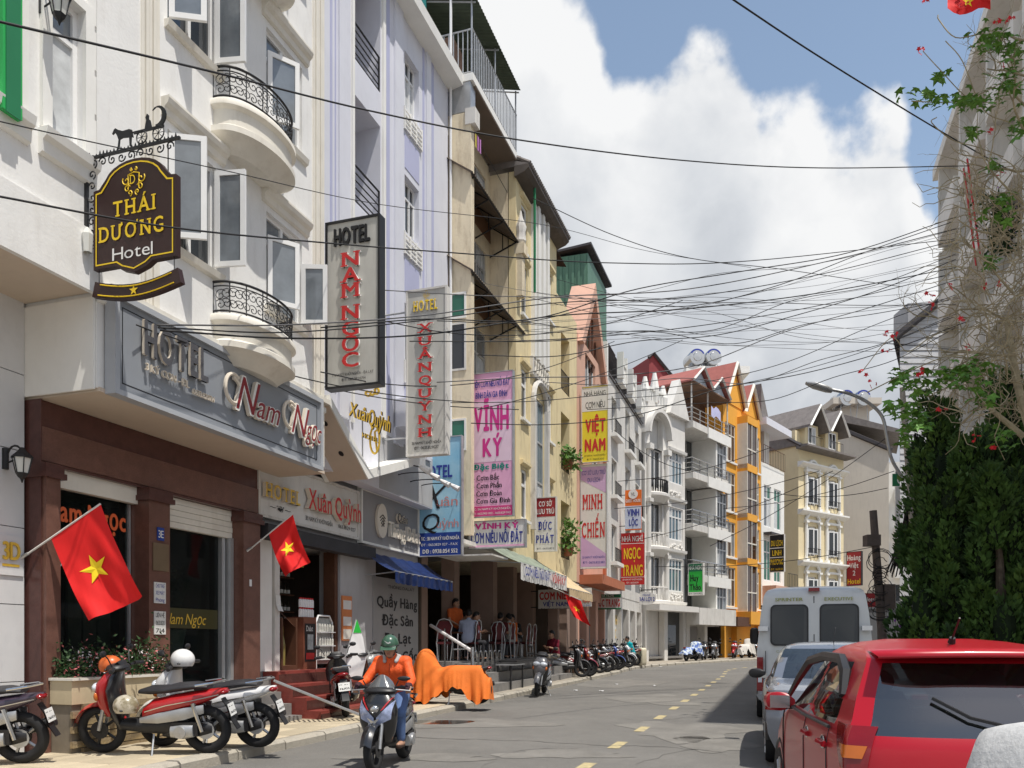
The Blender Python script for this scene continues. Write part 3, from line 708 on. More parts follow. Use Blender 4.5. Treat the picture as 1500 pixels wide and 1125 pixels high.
# curved balconies with scrolled railings
def arc(s0, s1, bulge, n=24, grow=0.0):
    c = (s0 + s1) / 2; h = (s1 - s0) / 2 + grow; out = []
    for i in range(n + 1):
        a = PI * i / n; out.append((c - h * math.cos(a) * (1.0), T + (bulge + grow) * math.sin(a) ** 0.8))
    return out
def balcony(zt, full=True):
    s0, s1 = 1.98, 3.6; q = b.mb()
    prof = [(0.0, zt), (.03, zt - .04), (.03, zt - .10), (-.03, zt - .14), (-.035, zt - .34), (0.02, zt - .38), (.02, zt - .46), (-.06, zt - .49), (-.16, zt - .56), (-.25, zt - .64)]
    rowsv = []
    for g, z in prof: rowsv.append([(x, y, z) for x, y in arc(s0, s1, .52, 24, g)])
    q.grid(rowsv); q.poly([(x, y, zt) for x, y in arc(s0, s1, .52)]); q.poly([(x, y, prof[-1][1]) for x, y in arc(s0, s1, .52, 24, -.25)])
    bal = b.part('balcony', q, CREAMTRIM if full else WHITE2, smooth=True)
    q = b.mb(); A = arc(s0 + .03, s1 - .03, .49, 40)
    for z, r in ((zt + .44, .018), (zt + .38, .009), (zt + .04, .013)): q.tube([(x, y, z) for x, y in A], r, 6)
    for i in range(0, 41, 5): q.tube([(A[i][0], A[i][1], zt), (A[i][0], A[i][1], zt + .44)], .009, 5)
    rr = random.Random(3)
    for i in range(1, 40):
        x, y = A[i]; xn, yn = A[i + 1] if i < 40 else A[i]; d = Vector((xn - x, yn - y, 0)).normalized()
        for zc, r, tn, a0, sg in ((zt + .12, .075, 1.3, 0.3 + rr.random(), 1), (zt + .27, .085, 1.4, 2.6 + rr.random(), -1)):
            if i % 2 == 0: q.tube(spiral((x, y, zc + rr.uniform(-.02, .02)), r, tn, a0, d, (0, 0, 1), sg), .0065, 4)
    b.part('iron_railing', q, IRON, bal)
balcony(8.97); balcony(6.02)
balcony(11.8)
q = b.mb()   # rounded hood over the fascia under the lower balcony
rowsv = [[(x, y, z) for x, y in arc(1.98, 3.7, .1, 24, g)] for g, z in ((0, 5.66), (.02, 5.60), (.02, 5.54), (-.06, 5.50), (-.2, 5.42))]
q.grid(rowsv); q.poly([(x, y, 5.66) for x, y in arc(1.98, 3.7, .1)]); b.part('hood', q, CREAMTRIM, smooth=True)
moulding(b, 'string_course', 0.0, S1, T, [(.02, 5.40), (.05, 5.42), (.05, 5.50), (.0, 5.52)], WHITE2)
bx(b, 'fascia_cap', CREAMTRIM, (0.1, S1 + .02, T, T + .12, 5.55, 5.63))
# brown granite ground floor
GF = b.z0
def pillar(s0, s1, t=0.16):
    bx(b, 'pillar', GRANITE, (s0, s1, -.35, t, .0, 3.45)); bx(b, 'pillar_capital', GRANITE2, (s0 - .05, s1 + .05, -.35, t + .05, 3.45, 3.52), (s0 - .03, s1 + .03, -.35, t + .03, 3.52, 3.62))
pillar(0.02, 0.22); pillar(1.66, 2.06); pillar(3.72, 4.16)
bx(b, 'granite_header', GRANITE2, (0.02, 4.25, -.35, .05, 3.62, 4.375)); bx(b, 'granite_band', GRANITE, (0.03, 4.24, .05, .07, 3.66, 4.06))
bx(b, 'side_panel', GRANITE2, (0.0, .016, -.3, .1, .1, 4.37))
bx(b, 'interior_wall', DARKB, (0.1, 4.2, -3.2, -3.1, .3, 4.3), (0.0, .02, -3.2, -.36, .3, 4.3), (4.24, 4.26, -3.2, -.36, .3, 4.3))
bx(b, 'interior_floor', GREYSTEP, (0.02, 4.24, -3.1, .0, .80, .86)); bx(b, 'interior_ceiling', OLDW, (0.02, 4.24, -3.1, -.36, 3.9, 3.95))
bx(b, 'roller_shutter_box', CREAMTRIM, (0.23, 1.65, -.12, -.02, 3.40, 3.62)); 
for k in range(5): bx(b, 'shutter_slat', CREAMTRIM, (2.07, 3.71, -.14, -.05 + .006 * (k % 2), 3.18 + k * .088, 3.262 + k * .088))
CLEAR = bpy.data.materials.new('clear_glass'); CLEAR.use_nodes = True; MATS['clear_glass'] = CLEAR
_t = CLEAR.node_tree; _p = _t.nodes['Principled BSDF']; _p.inputs['Base Color'].default_value = (.02, .025, .025, 1); _p.inputs['Roughness'].default_value = .03
_tr = _t.nodes.new('ShaderNodeBsdfTransparent'); _tr.inputs[0].default_value = (.62, .66, .64, 1); _ms = _t.nodes.new('ShaderNodeMixShader'); _ms.inputs[0].default_value = .3
_t.links.new(_tr.outputs[0], _ms.inputs[1]); _t.links.new(_p.outputs[0], _ms.inputs[2]); _t.links.new(_ms.outputs[0], _t.nodes['Material Output'].inputs[0])
fr = bx(b, 'shop_window', ALU, (.23, .27, -.2, -.14, .95, 3.4), (1.61, 1.65, -.2, -.14, .95, 3.4), (.27, 1.61, -.2, -.14, .95, 1.0))
bx(b, 'pane', CLEAR, (.27, 1.61, -.18, -.17, 1.0, 3.4), parent=fr)
bx(b, 'door_jamb', ALU, (3.64, 3.71, -.14, -.02, .86, 3.18)); bx(b, 'door_jamb', ALU, (2.07, 2.119, -.2, -.14, .86, 3.18)); fr = bx(b, 'glass_door', ALU, (3.52, 3.6, -.2, -.10, .86, 3.18))
bx(b, 'pane', CLEAR, (2.12, 3.52, -.18, -.17, .87, 3.18), parent=fr)
bx(b, 'frosted_band', mat('dark_olive_film', (.06, .055, .02), .4, .1, 2), (2.14, 3.5, -.168, -.165, 1.72, 2.02), parent=fr)
lettering(fr, 'Nam Ngọc', (2.3 - b.s0, .160, 1.78 - b.z0), (1, 0, 0), (0, 0, 1), .9, .16, GOLD, italic=.35)
lettering(fr, 'Nam Ngọc', (.30 - b.s0, .160, 3.02 - b.z0), (1, 0, 0), (0, 0, 1), 1.28, .26, INKO, bold=.035)
lettering(fr, 'HOTEL', (.30 - b.s0, .160, 2.74 - b.z0), (1, 0, 0), (0, 0, 1), .8, .14, INKO)
lettering(fr, 'Có phòng', (.30 - b.s0, .160, 2.45 - b.z0), (1, 0, 0), (0, 0, 1), .8, .13, INKW)
q = b.mb(); q.tube([(.95, -1.2, .86), (.93, -1.22, 2.2), (1.0, -1.25, 3.8)], [.16, .13, .12], 10); b.part('indoor_column', q, OLDW)
q = b.mb()
for sx in (1.0, 1.25, 1.5): q.box(sx, sx + .22, -.6, -.56, 1.0, 3.3)
b.part('curtain', q, mat('beige_curtain', (.35, .31, .25), .9, .2, 5))
# small plates on the middle pillar
def plate(nm, lab, face, s0, s1, z0, z1, t=.165, txt=None, ink=None):
    p = Thing(F1, s0, t, nm, lab, 'sign', 'plates on the granite pillar', z0=z0); bx(p, 'panel', face, (s0, s1, t, t + .012, z0, z1))
    if txt:
        H = (z1 - z0) / len(txt)
        for i, tx in enumerate(txt): lettering(p.root, tx, ((s1 - s0) * .12, -.014, (z1 - z0) - H * (i + .78)), (1, 0, 0), (0, 0, 1), (s1 - s0) * .76, H * .55, ink)
plate('number_plate', 'small blue plate reading 3E on the granite pillar', SIGNNAVY, 1.80, 1.93, 2.92, 3.10, txt=['3E'], ink=INKW)
plate('brass_plaque', 'brass plaque below the blue number plate', mat('brass', (.30, .22, .14), .3, .1, 5, metal=.6), 1.72, 2.02, 2.50, 2.88)
plate('paper_notice', 'upper white paper notice taped on the granite pillar', SIGNW, 1.74, 1.96, 2.05, 2.34, txt=['CHO THUÊ', 'XE MÁY', 'Phòng'], ink=INKB)
plate('paper_notice', 'lower white paper notice taped on the granite pillar', SIGNW, 1.74, 1.96, 1.62, 1.94, txt=['LIÊN HỆ', '0633.820', '714'], ink=INKK)
plate('doorbell', 'small white doorbell on the right granite pillar', PLASTICW, 3.86, 3.91, 2.42, 2.53)
# planter: cream trough on courses of thin bricks
p = Thing(F1, 0.06, .18, 'planter', 'cream planter on brown brick courses below the hotel window', 'planter')
bx(p, 'trough', mat('planter_cream', (.60, .50, .33), .8, .1, 2, stain=.35, stcol=(.36, .28, .18)), (.06, 1.78, .17, .50, .78, 1.06)); bx(p, 'rim', CREAMTRIM, (.04, 1.80, .17, .53, 1.06, 1.09)); bx(p, 'soil', EARTH, (.1, 1.7, -.1, .48, 1.09, 1.10))
bx(p, 'core', mat('mortar', (.22, .19, .15), .9, .15, 6), (.08, 1.76, .17, .475, .02, .78))
BRK = mat('brown_brick', (.28, .215, .14), .85, .25, 7, .4, 40, col2=(.36, .27, .14), c2scale=2.2)
me = MB().box(-.148, .148, -.02, .02, -.038, .038).mesh('brick', BRK)
for k in range(8):
    for i in range(6):
        s = .06 + .15 + i * .3 - (.15 if k % 2 else 0); 
        if s > 1.72 or s < .1: continue
        obj_from(me, 'brick', p.root, (s - p.s0, p.t0 - .492 - R.uniform(0, .006), .115 + k * .087 - p.z0 + .02), (0, 0, 0))
# flowers
fl = Thing(F1, .9, .25, 'flower_bed', 'row of pink and white flowers in the cream planter', 'flowers')
rr = random.Random(5); lf = MB(fl.xf); pk = MB(fl.xf); wt = MB(fl.xf)
def quadleaf(q, c, r, rr, up=.4):
    n = Vector((rr.gauss(0, 1), rr.gauss(0, 1), rr.gauss(0, 1) + up)).normalized(); a = n.orthogonal().normalized(); bb = n.cross(a); an = rr.uniform(0, 6.3)
    e1 = a * math.cos(an) + bb * math.sin(an); e2 = n.cross(e1); c = Vector(c)
    q.add([tuple(c - e1 * r), tuple(c + e2 * r * .45), tuple(c + e1 * r), tuple(c - e2 * r * .45)], [(0, 1, 2, 3)])
for i in range(2600):
    s = rr.uniform(.08, 1.74); t = rr.gauss(.3, .1); h = 1.09 + abs(rr.gauss(0, .17)) * (1.2 if s > 1.3 else .9)
    quadleaf(lf, (s, t, h), rr.uniform(.02, .04), rr)
for i in range(420): quadleaf(pk, (rr.uniform(.1, 1.55), rr.gauss(.36, .09), 1.1 + abs(rr.gauss(0, .16))), rr.uniform(.015, .028), rr)
for i in range(160):
    s = rr.choice((rr.gauss(.42, .12), rr.gauss(1.45, .12))); quadleaf(wt, (s, rr.gauss(.34, .09), 1.32 + rr.gauss(0, .06)), rr.uniform(.014, .024), rr)
struct(fl.part('foliage', lf, LEAFD), 'stuff'); struct(fl.part('pink_petals', pk, mat('pink_petal', (.55, .16, .16), .7, .3, 9)), 'stuff'); struct(fl.part('white_petals', wt, mat('white_petal', (.75, .7, .68), .7, .1, 9)), 'stuff')
# potted plant behind the door glass
p = Thing(F1, 2.75, -.45, 'potted_plant', 'pale urn with dark plant just inside the glass door', 'plant', z0=.86)
q = MB(); q.lathe([(.001, 0), (.14, 0), (.13, .03), (.10, .1), (.12, .35), (.15, .38), (.12, .42), (.18, .5), (.23, .8), (.25, .84), (.22, .86), (.001, .82)], (0, 0, 0), 20); q.build('urn', mat('celadon_glaze', (.30, .40, .37), .3, .15, 4), p.root, smooth=True)
q = MB(); rr = random.Random(8)
for k in range(14):
    a = rr.uniform(0, 6.3); tip = Vector((math.cos(a) * .35, math.sin(a) * .2, 1.25 + rr.uniform(.2, .75))); base = Vector((0, 0, .84))
    for j in range(9):
        c = base.lerp(tip, (j + 2) / 10)
        for sg in (-1, 1): q.poly([tuple(c), tuple(c + Vector((sg * .05, .02, .05))), tuple(c + Vector((sg * .11, .0, .06))), tuple(c + Vector((sg * .05, -.02, .0)))])
q.build('leaves', LEAFD, p.root)

# ------------------------------------------------------------------ grey fascia sign HOTEL Nam Ngoc
s0, s1 = F1.s(167, 1.06), F1.s(470, 1.06); za, zb = 4.40, 5.52
b = Thing(F1, s0, T, 'fascia_sign', 'grey fascia sign with raised HOTEL and red-edged script lettering', 'sign', z0=za)
bx(b, 'board', GREYP, (s0, s1, T + .02, 1.06, za, zb)); fw = .05
bx(b, 'frame', mat('sign_frame_silver', (.42, .44, .47), .4, .05, 3), (s0 - .02, s0 + fw, T + .02, 1.10, za - .03, zb + .03), (s1 - fw, s1 + .02, T + .02, 1.10, za - .03, zb + .03), (s0 + fw, s1 - fw, T + .02, 1.10, za - .03, za + .03), (s0 + fw, s1 - fw, T + .02, 1.10, zb - .04, zb + .03))
e = .12; q = b.mb()
for a in ((s0 + e, s1 - e, za + e, za + e + .012), (s0 + e, s1 - e, zb - e, zb - e + .012), (s0 + e, s0 + e + .012, za + e, zb - e), (s1 - e - .012, s1 - e, za + e, zb - e)): q.box(a[0], a[1], 1.06, 1.063, a[2], a[3])
b.part('inner_line', q, INKK)
W = s1 - s0; DEP = dict(depth=.055, side=IVORY, up=.14)
def fs(txt, u0, u1, z0, h, m_, **kw):
    d = dict(DEP); d.update(kw); dp = d.pop('depth'); sd = d.pop('side'); up = d.pop('up')
    lettering(b.root, txt, (W * u0, -(1.06 - T) - .03, z0 - za), (1, 0, 0), (0, 0, 1), W * (u1 - u0), h, m_, depth=dp, side=sd, **d)
fs('HOTEL', .09, .35, za + .56, .40, mat('sign_dark_grey', (.09, .09, .10), .5), bold=.045, space=.12, depth=.035)
fs('3 KÝ CON - ĐL', .10, .27, za + .38, .085, IVORY, depth=.03); fs('0633.820714', .285, .38, za + .33, .07, IVORY, depth=.03)
for tx, u0, u1, h in (('N', .47, .565, .50), ('am', .572, .70, .36), ('N', .775, .86, .48), ('gọc', .865, .965, .34)):
    fs(tx, u0, u1, za + .36, h, WHITE2, italic=.5, bold=.04); lettering(b.root, tx, (W * u0 + .012, -(1.06 - T) - .091, .372), (1, 0, 0), (0, 0, 1), W * (u1 - u0) * .95, h * .96, mat('wine_letter', (.26, .025, .03), .5), italic=.5)
for u in (.455, .765):     # swashes of the two capitals
    c = Vector((W * u + .06, -(1.06 - T) - .06, .62)); q = MB(); k = .19
    q.tube([(c.x + k * math.cos(a) * (1.05 - .04 * a), c.y, c.z + k * 1.15 * math.sin(a) * (1.05 - .04 * a)) for a in [1.0 + i * .3 for i in range(24)]], .028, 6)
    q.build('swash', IVORY, b.root, smooth=True)

# ------------------------------------------------------------------ hanging sign of the white hotel (horse carriage on top)
s = F1.s(121, T); t0, t1 = F1.t(s, 137), F1.t(s, 258); zm = lambda y: F1.zst(s, (t0 + t1) / 2, y)
b = Thing(F1, s, T, 'hanging_sign', 'dark brown hanging sign with gold lettering under an iron horse carriage', 'sign', z0=zm(442))
th = .07; Wd = t1 - t0; zt, zs, zbm = zm(232), zm(268), zm(392)
def outline(g):
    P = []; c = (t0 + t1) / 2; w_ = Wd / 2 - g
    P += [(c - w_, zbm + .05 + g), (c - w_ * .45, zbm + .05 + g), (c - w_ * .3, zbm + g), (c, zbm - .05 + g), (c + w_ * .3, zbm + g), (c + w_ * .45, zbm + .05 + g), (c + w_, zbm + .05 + g), (c + w_, zs - g)]
    P += [(c + w_ * .86, zs + .01 - g)]
    for i in range(1, 12): a = PI * i / 12; P.append((c + w_ * .72 * math.cos(a), zs + .05 - g + (zt - zs - .05) * math.sin(a)))
    P += [(c - w_ * .86, zs + .01 - g), (c - w_, zs - g)]; return P
q = b.mb(); q.prism([(s, t, z) for t, z in outline(0)], (th, 0, 0)); b.part('board', q, SIGNBR)
q = b.mb(); o1, o2 = outline(.035), outline(.05); n = len(o1)
q.add([(s - .006, t, z) for t, z in o1] + [(s - .006, t, z) for t, z in o2], [(i, (i + 1) % n, n + (i + 1) % n, n + i) for i in range(n)]); b.part('gold_border', q, YELL)
def hs(txt, u0, u1, ya, h, m_, **kw): lettering(b.root, txt, (-.008, -(t0 - T) - Wd * u0, zm(ya) - b.z0), (0, -1, 0), (0, 0, 1), Wd * (u1 - u0), h, m_, **kw)
hs('THÁI', .25, .78, 313, .165, YELL, serif=True, bold=.02); hs('DƯƠNG', .08, .88, 347, .165, YELL, serif=True, bold=.02); hs('Hotel', .24, .73, 377, .135, INKW)
c0 = (t0 + t1) / 2; q = b.mb()
for sg in (-1, 1):
    for (dt, dz, r, a0) in ((.10, .0, .055, 0), (.085, -.09, .045, 2), (.05, -.14, .035, 4), (.03, .11, .02, 1)): q.tube(spiral((s - .006, c0 + sg * dt, zm(263) + dz), r, 1.1, a0, (0, sg, 0), (0, 0, 1)), .007, 4)
    q.tube([(s - .006, c0 + sg * .07, zm(263) - .09), (s - .006, c0 + sg * .075, zm(263) + .06), (s - .006, c0, zm(263) + .08)], .007, 4)
b.part('crest', q, YELL); lettering(b.root, 'D', (-.012, -(c0 - T) + .045, zm(263) - .05 - b.z0), (0, -1, 0), (0, 0, 1), .085, .10, YELL, serif=True)
# star plaque below
q = b.mb(); n = 14; za_, zb_ = zm(440), zm(403)
up = [(t0 + .02 + (Wd + .0) * i / n, zb_ - .0 - .09 * math.sin(PI * i / n)) for i in range(n + 1)]; dn = [(t - .04 + .08 * i / n, z - .16) for i, (t, z) in enumerate(up)]
q.prism([(s, t, z) for t, z in up] + [(s, t, z) for t, z in dn[::-1]], (th, 0, 0)); pl = b.part('star_plaque', q, SIGNBR)
q = b.mb(); q.tube([(s - .006, t, z - .025) for t, z in up[1:-1]], .007, 4); q.tube([(s - .006, t, z + .025) for t, z in dn[1:-1]], .007, 4); b.part('gold_line', q, YELL, pl)
def star(q, c, r, e1, e2):
    P = []
    for k in range(10): a = PI / 2 + k * PI / 5; rr_ = r if k % 2 == 0 else r * .38; P.append(tuple(Vector(c) + Vector(e1) * rr_ * math.cos(a) + Vector(e2) * rr_ * math.sin(a)))
    o = len(q.v); ctr = tuple(c); q.add(P + [ctr], [(k, (k + 1) % 10, 10) for k in range(10)])
q = b.mb(); star(q, (s - .008, c0, zb_ - .165), .062, (0, 1, 0), (0, 0, 1)); b.part('star', q, YELL, pl)
q = b.mb(); q.tube([(s + .03, t0 + .05, zbm + .1), (s + .03, t0 + .05, zb_ - .02)], .006, 4); q.tube([(s + .03, t1 - .05, zbm + .1), (s + .03, t1 - .05, zb_ - .02)], .006, 4); b.part('hanging_chain', q, IRON)
# iron bracket with scrolls
q = b.mb(); zt2 = zm(212); q.box(s + .02, s + .05, T, T + .04, zm(350), zt2); q.box(s + .02, s + .05, T, t1 + .02, zt2 - .025, zt2)
for i, tt in enumerate([T + .12 + .13 * k for k in range(int((t1 - T) / .13))]):
    q.tube(spiral((s + .035, tt, zt2 - .08), .055, 1.2, i * 1.7, (0, 1, 0), (0, 0, 1), 1 if i % 2 else -1), .009, 4)
for i in range(7): q.tube(spiral((s + .035, T + .10, zt2 - .2 - i * .13), .055, 1.2, i * 2.1, (0, 1, 0), (0, 0, 1), 1 if i % 2 else -1), .009, 4)
rr = random.Random(2)
for k in range(26): tt = T + (t1 - T) * k / 26; q.prism([(s + .03, tt, zt2), (s + .03, tt + .03, zt2), (s + .03, tt + .015, zt2 + .02 + rr.random() * .035)], (.01, 0, 0))
b.part('iron_bracket', q, IRON)
# carriage silhouette: horse, cart with wheels, driver, crescent hood
q = b.mb(); z0 = zt2 + .02; u = (t1 - T) / 1.2
HORSE = [(.43, 0), (.445, .10), (.425, .15), (.40, .19), (.37, .17), (.36, .18), (.385, .225), (.405, .235), (.44, .21), (.50, .185), (.58, .19), (.615, .175), (.635, .09), (.622, .09), (.612, .12), (.605, 0), (.588, 0), (.582, .10), (.50, .11), (.462, .10), (.452, 0)]
q.prism([(s + .03, T + x * u, z0 + z) for x, z in HORSE], (.012, 0, 0))
q.box(s + .03, s + .042, T + .64 * u, T + 1.02 * u, z0 + .12, z0 + .15); q.box(s + .03, s + .042, T + .60 * u, T + .7 * u, z0 + .14, z0 + .15)
for wc, wr in ((.74, .07), (.95, .075)):
    q.tube([(s + .036, T + wc * u + wr * math.cos(a), z0 + wr + wr * math.sin(a)) for a in [i * PI / 8 for i in range(16)]], .009, 4, True)
    for k in range(8): a = k * PI / 4; q.tube([(s + .036, T + wc * u, z0 + wr), (s + .036, T + wc * u + wr * math.cos(a), z0 + wr + wr * math.sin(a))], .004, 3)
q.prism([(s + .03, T + x * u, z0 + z) for x, z in ((.78, .15), (.80, .24), (.79, .27), (.81, .31), (.83, .29), (.83, .25), (.85, .23), (.87, .15))], (.012, 0, 0))
A = [(.95 + .10 * math.cos(a), .25 + .115 * math.sin(a)) for a in [-1.9 + i * .33 for i in range(14)]]; B_ = [(.915 + .085 * math.cos(a), .262 + .095 * math.sin(a)) for a in [-1.55 + i * .27 for i in range(13)]]
q.prism([(s + .03, T + x * u, z0 + z) for x, z in A + B_[::-1]], (.012, 0, 0))
b.part('carriage_silhouette', q, IRON)
q = b.mb(); zl = zm(345); q.lathe([(.05, -.1), (.07, .1)], (0, 0, 0), 6); q2 = MB(); q2.lathe([(.045, -.1), (.065, .1), (.03, .16), (.01, .18)], (-.02, -.09, zl - b.z0), 6); q2.build('lamp_glass', mat('lamp_glass', (.7, .7, .66), .2, .05, 4), b.root)

# ------------------------------------------------------------------ tall blade sign HOTEL NAM NGOC
V = [('HOTEL', .17, .83, .055, .15, INKK, dict(bold=.05, depth=.03))]
ys = [.215, .308, .40, .53, .625, .718, .812]
for ch, y in zip('NAMNGỌC', ys): V.append((ch, .33, .70, y - .01, y + .072, INKR, dict(serif=True, bold=.03, depth=.045, side=INKW)))
V += [('3 NAM KỲ KHỞI NGHĨA - ĐÀ LẠT', .12, .88, .912, .928, INKK), ('ĐT: 063.3820714', .30, .74, .945, .960, INKK)]
blade(F1, 4.95, 477, 557, 320, 567, 'tall weathered grey blade sign with red stacked letters below black HOTEL', SIGNOLD, V, IRON, .16, wall_t=T, fw=.04)

# ------------------------------------------------------------------ flags
def flag(s, t, zb, dirv, L0, lab, fw_, fh, sway=0.10, ph=0.0, lean_=.28):
    b = Thing(F1, s, t, 'flag', lab, 'flag', 'red flags with a yellow star', z0=zb)
    d = Vector(dirv).normalized(); P0 = Vector((s, t, zb)); tip = P0 + d * L0
    q = b.mb(); q.tube([tuple(P0), tuple(tip)], .012, 6); b.part('pole', q, OLDW)
    q = b.mb(); q.tube([(s, t - .05, zb), tuple(P0 + d * .1)], .02, 6); b.part('holder', q, GALV)
    n, mm = 14, 18; rows_ = []; dn = Vector((d.x * lean_, d.y * lean_ + .03, -1)).normalized(); nn = d.cross(dn).normalized()
    def pos(i, j):
        a = i / n; c = j / mm; p = tip - d * (fw_ * a)
        return p + dn * (fh * c) * (1 - .10 * a) + d * (.10 * c * c) + nn * (sway * math.sin(5.5 * a + 2.2 * c + ph) * (c ** .8) + .022 * math.sin(13 * a - 4 * c + ph) * c + .012 * math.sin(21 * a + 9 * c) * c)
    for i in range(n + 1): rows_.append([tuple(pos(i, j)) for j in range(mm + 1)])
    q.v, q.f, q.m = [], [], []; q.grid(rows_); o = b.part('cloth', q, FLAGR, smooth='all')
    q = b.mb(); ci, cj = .52 * n, .52 * mm; R_ = .155 * fh; P = []
    for k in range(11):
        if k == 10: a_, r_ = 0, 0
        else: a_ = PI / 2 + k * PI / 5; r_ = R_ if k % 2 == 0 else R_ * .38
        P.append(tuple(pos(ci - (r_ * math.cos(a_)) * n / fw_, cj - r_ * math.sin(a_) * mm / fh)))
    for off in (.008, -.008): q.add([tuple(Vector(p) + nn * off) for p in P], [(k, (k + 1) % 10, 10) for k in range(10)])
    b.part('star', q, FLAGY, o)
s = F1.s(31, -.1); P = F1.w(s, -.1); z0 = F1.z(31, 818, -.1)
flag(s, -.1, z0, (.28, .78, .58), 1.12, 'large red flag with yellow star on the left hotel wall', .70, 1.22, .06, 0.4, .42)
s = F1.s(362, .17); flag(s, .17, F1.z(362, 808, .17), (.30, .55, .55), .95, 'smaller red star flag hanging at the right granite pillar', .50, .86, .09, 2.0)
# ================================================================== lavender hotel
TL = 0.40
b = Thing(F1, 4.9, 0, 'hotel_building', 'lavender hotel with recessed dark-railed balconies and a V-shaped canopy', 'building')
L0, L1 = 4.9, 11.6
body(b, L0, L1, -9, TL - 1.3, 4.7, 15.7, GREYPL)
rec = [(6.85, 7.95, z, z + 2.1, 1.25) for z in (7.35, 10.15, 12.95)]
win = [(9.1, 9.85, z, z + 1.25, .22) for z in (7.8, 10.65, 13.4)]
wall_skin(b, 'wall', L0, L1, TL, 4.7, 15.75, rec + win, LAV, 0.3)
bx(b, 'recess_wall', OLDW, *[(6.84, 7.96, TL - 1.28, TL - 1.24, z, z2) for _, _, z, z2, _ in rec])
for a, c, z, z2, _ in rec:
    railing(b, [(a, TL - .03), (c, TL - .03)], z + .02, z + .75, IRON, 'balcony_railing', n_bars=1.0, horiz=4)
    bx(b, 'balcony_door', WOOD, (a + .2, c - .2, TL - 1.24, TL - 1.2, z, z + 1.9))
for a, c, z, z2, _ in win:
    fr = window(b, a, c, z, z2, TL - .12, 3, fw=.05, sub=.72)
    q = b.mb()      # white lattice flower box under the window
    for k in range(5): q.box(a - .08, c + .1, TL + .02, TL + .05, z - .52 + k * .1, z - .49 + k * .1)
    for k in range(4): x = a - .08 + (c - a + .16) * k / 3; q.box(x - .015, x + .015, TL + .0, TL + .06, z - .55, z - .05)
    b.part('flower_box_lattice', q, WHITE2)
    bx(b, 'accent_panel', LAVD, (a, c, TL - .001, TL + .012, z - 1.35, z - .62))
for sa, sb in ((5.95, 6.02), (6.12, 6.16), (8.22, 8.36), (10.05, 10.14), (10.55, 10.68)): bx(b, 'stripe', LAVD, (sa, sb, TL, TL + .012, 6.2, 15.4))
for sa, sb in ((6.22, 6.62), (8.0, 8.12), (8.55, 8.95), (10.2, 10.45), (6.72, 6.8)): bx(b, 'pilaster', WHITE2 if sb - sa < .2 else LAV, (sa, sb, TL, TL + .05, 5.8, 15.45))
moulding(b, 'cornice', L0, L1 + .05, TL, [(.02, 15.35), (.38, 15.42), (.40, 15.66), (.0, 15.68)], WHITE2)
bx(b, 'first_floor_slab', LAV, (8.55, 9.6, TL, TL + .5, 6.15, 6.75)); bx(b, 'mezzanine_wall', GREYPL, (7.9, L1, TL - .02, TL + .004, 4.72, 5.9))
# V-shaped canopy
def vprof(s0, z0, s1, z1, s2, z2, th): return [(s0, z0), (s1, z1), (s2, z2), (s2, z2 + th), (s1 + .03, z1 + th + .03), (s0, z0 + th)]
q = b.mb(); P = vprof(4.9, 5.58, 6.28, 4.56, 8.55, 5.30, .16)
q.prism([(s, TL - .3, z) for s, z in P], (0, 1.02 - TL + .3 - .0, 0)); can = b.part('canopy', q, WHITE2)
q = b.mb(); q.add([(4.9, TL - .2, 5.575), (6.27, TL - .2, 4.555), (6.27, 1.0, 4.555), (4.9, 1.0, 5.575)], [(0, 1, 2, 3)]); b.part('canopy_underside', q, BEIGE, can)
for s in (5.2, 5.75):
    for t in (.25, .75):
        z = 5.575 - (s - 4.9) * (1.02 / 1.37) - .006; q = b.mb(); k = 10
        q.add([(s + .05 * math.cos(2 * PI * i / k), t + .05 * math.sin(2 * PI * i / k), z - .05 * math.cos(2 * PI * i / k) * .745) for i in range(k)], [tuple(range(k))]); b.part('downlight', q, INKK, can)
# gold script sign standing in the V
s = 6.62; t0, t1 = F1.t(s, 512), F1.t(s, 572)
g = Thing(F1, s, t0, 'script_sign', 'gold script sign standing in the V of the white canopy', 'sign', z0=F1.zst(s, 1, 668)); zz = lambda y: F1.zst(s, (t0 + t1) / 2, y) - g.z0
W = t1 - t0
def gs(txt, u0, u1, y, h, tilt=-.42, **kw):
    ex = Vector((0, -1, tilt)).normalized(); lettering(g.root, txt, (0, -W * u0, zz(y)), ex, Vector((0, 0, 1)), W * (u1 - u0) * 1.1, h, GOLD, depth=.05, side=SIGNBR, **kw)
gs('Xuân', .0, .52, 606, .27, italic=.4, bold=.02); gs('Quỳnh', .48, 1.0, 622, .30, italic=.4, bold=.02); gs('HOTEL', .34, .72, 640, .09, bold=.03)
q = MB(); c = (0, -W * .62, zz(645)); q.tube([(0, c[1] + .10 * math.cos(a), c[2] + .26 * math.sin(a)) for a in [i * PI / 12 for i in range(24)]], .022, 6, True); q.tube([(0, c[1] - .2, c[2] + .3), (0, c[1], c[2] + .15), (0, c[1] - .05, c[2] - .24)], .02, 6); q.build('ring', GOLD, g.root)
q = MB()
for k in (-1, 0, 1): q.tube(spiral((0, -W * .55 - k * .09, zz(575)), .075, .9, 1.4 + k, (0, -1, 0), (0, 0, 1)), .025, 5)
q.build('crown', GOLD, g.root)
q = MB(); q.tube([(.03, -W * .3, -.3), (.03, -W * .3, zz(610))], .015, 5); q.tube([(.03, -W * .7, -.25), (.03, -W * .7, zz(620))], .015, 5); q.build('support', GALV, g.root)
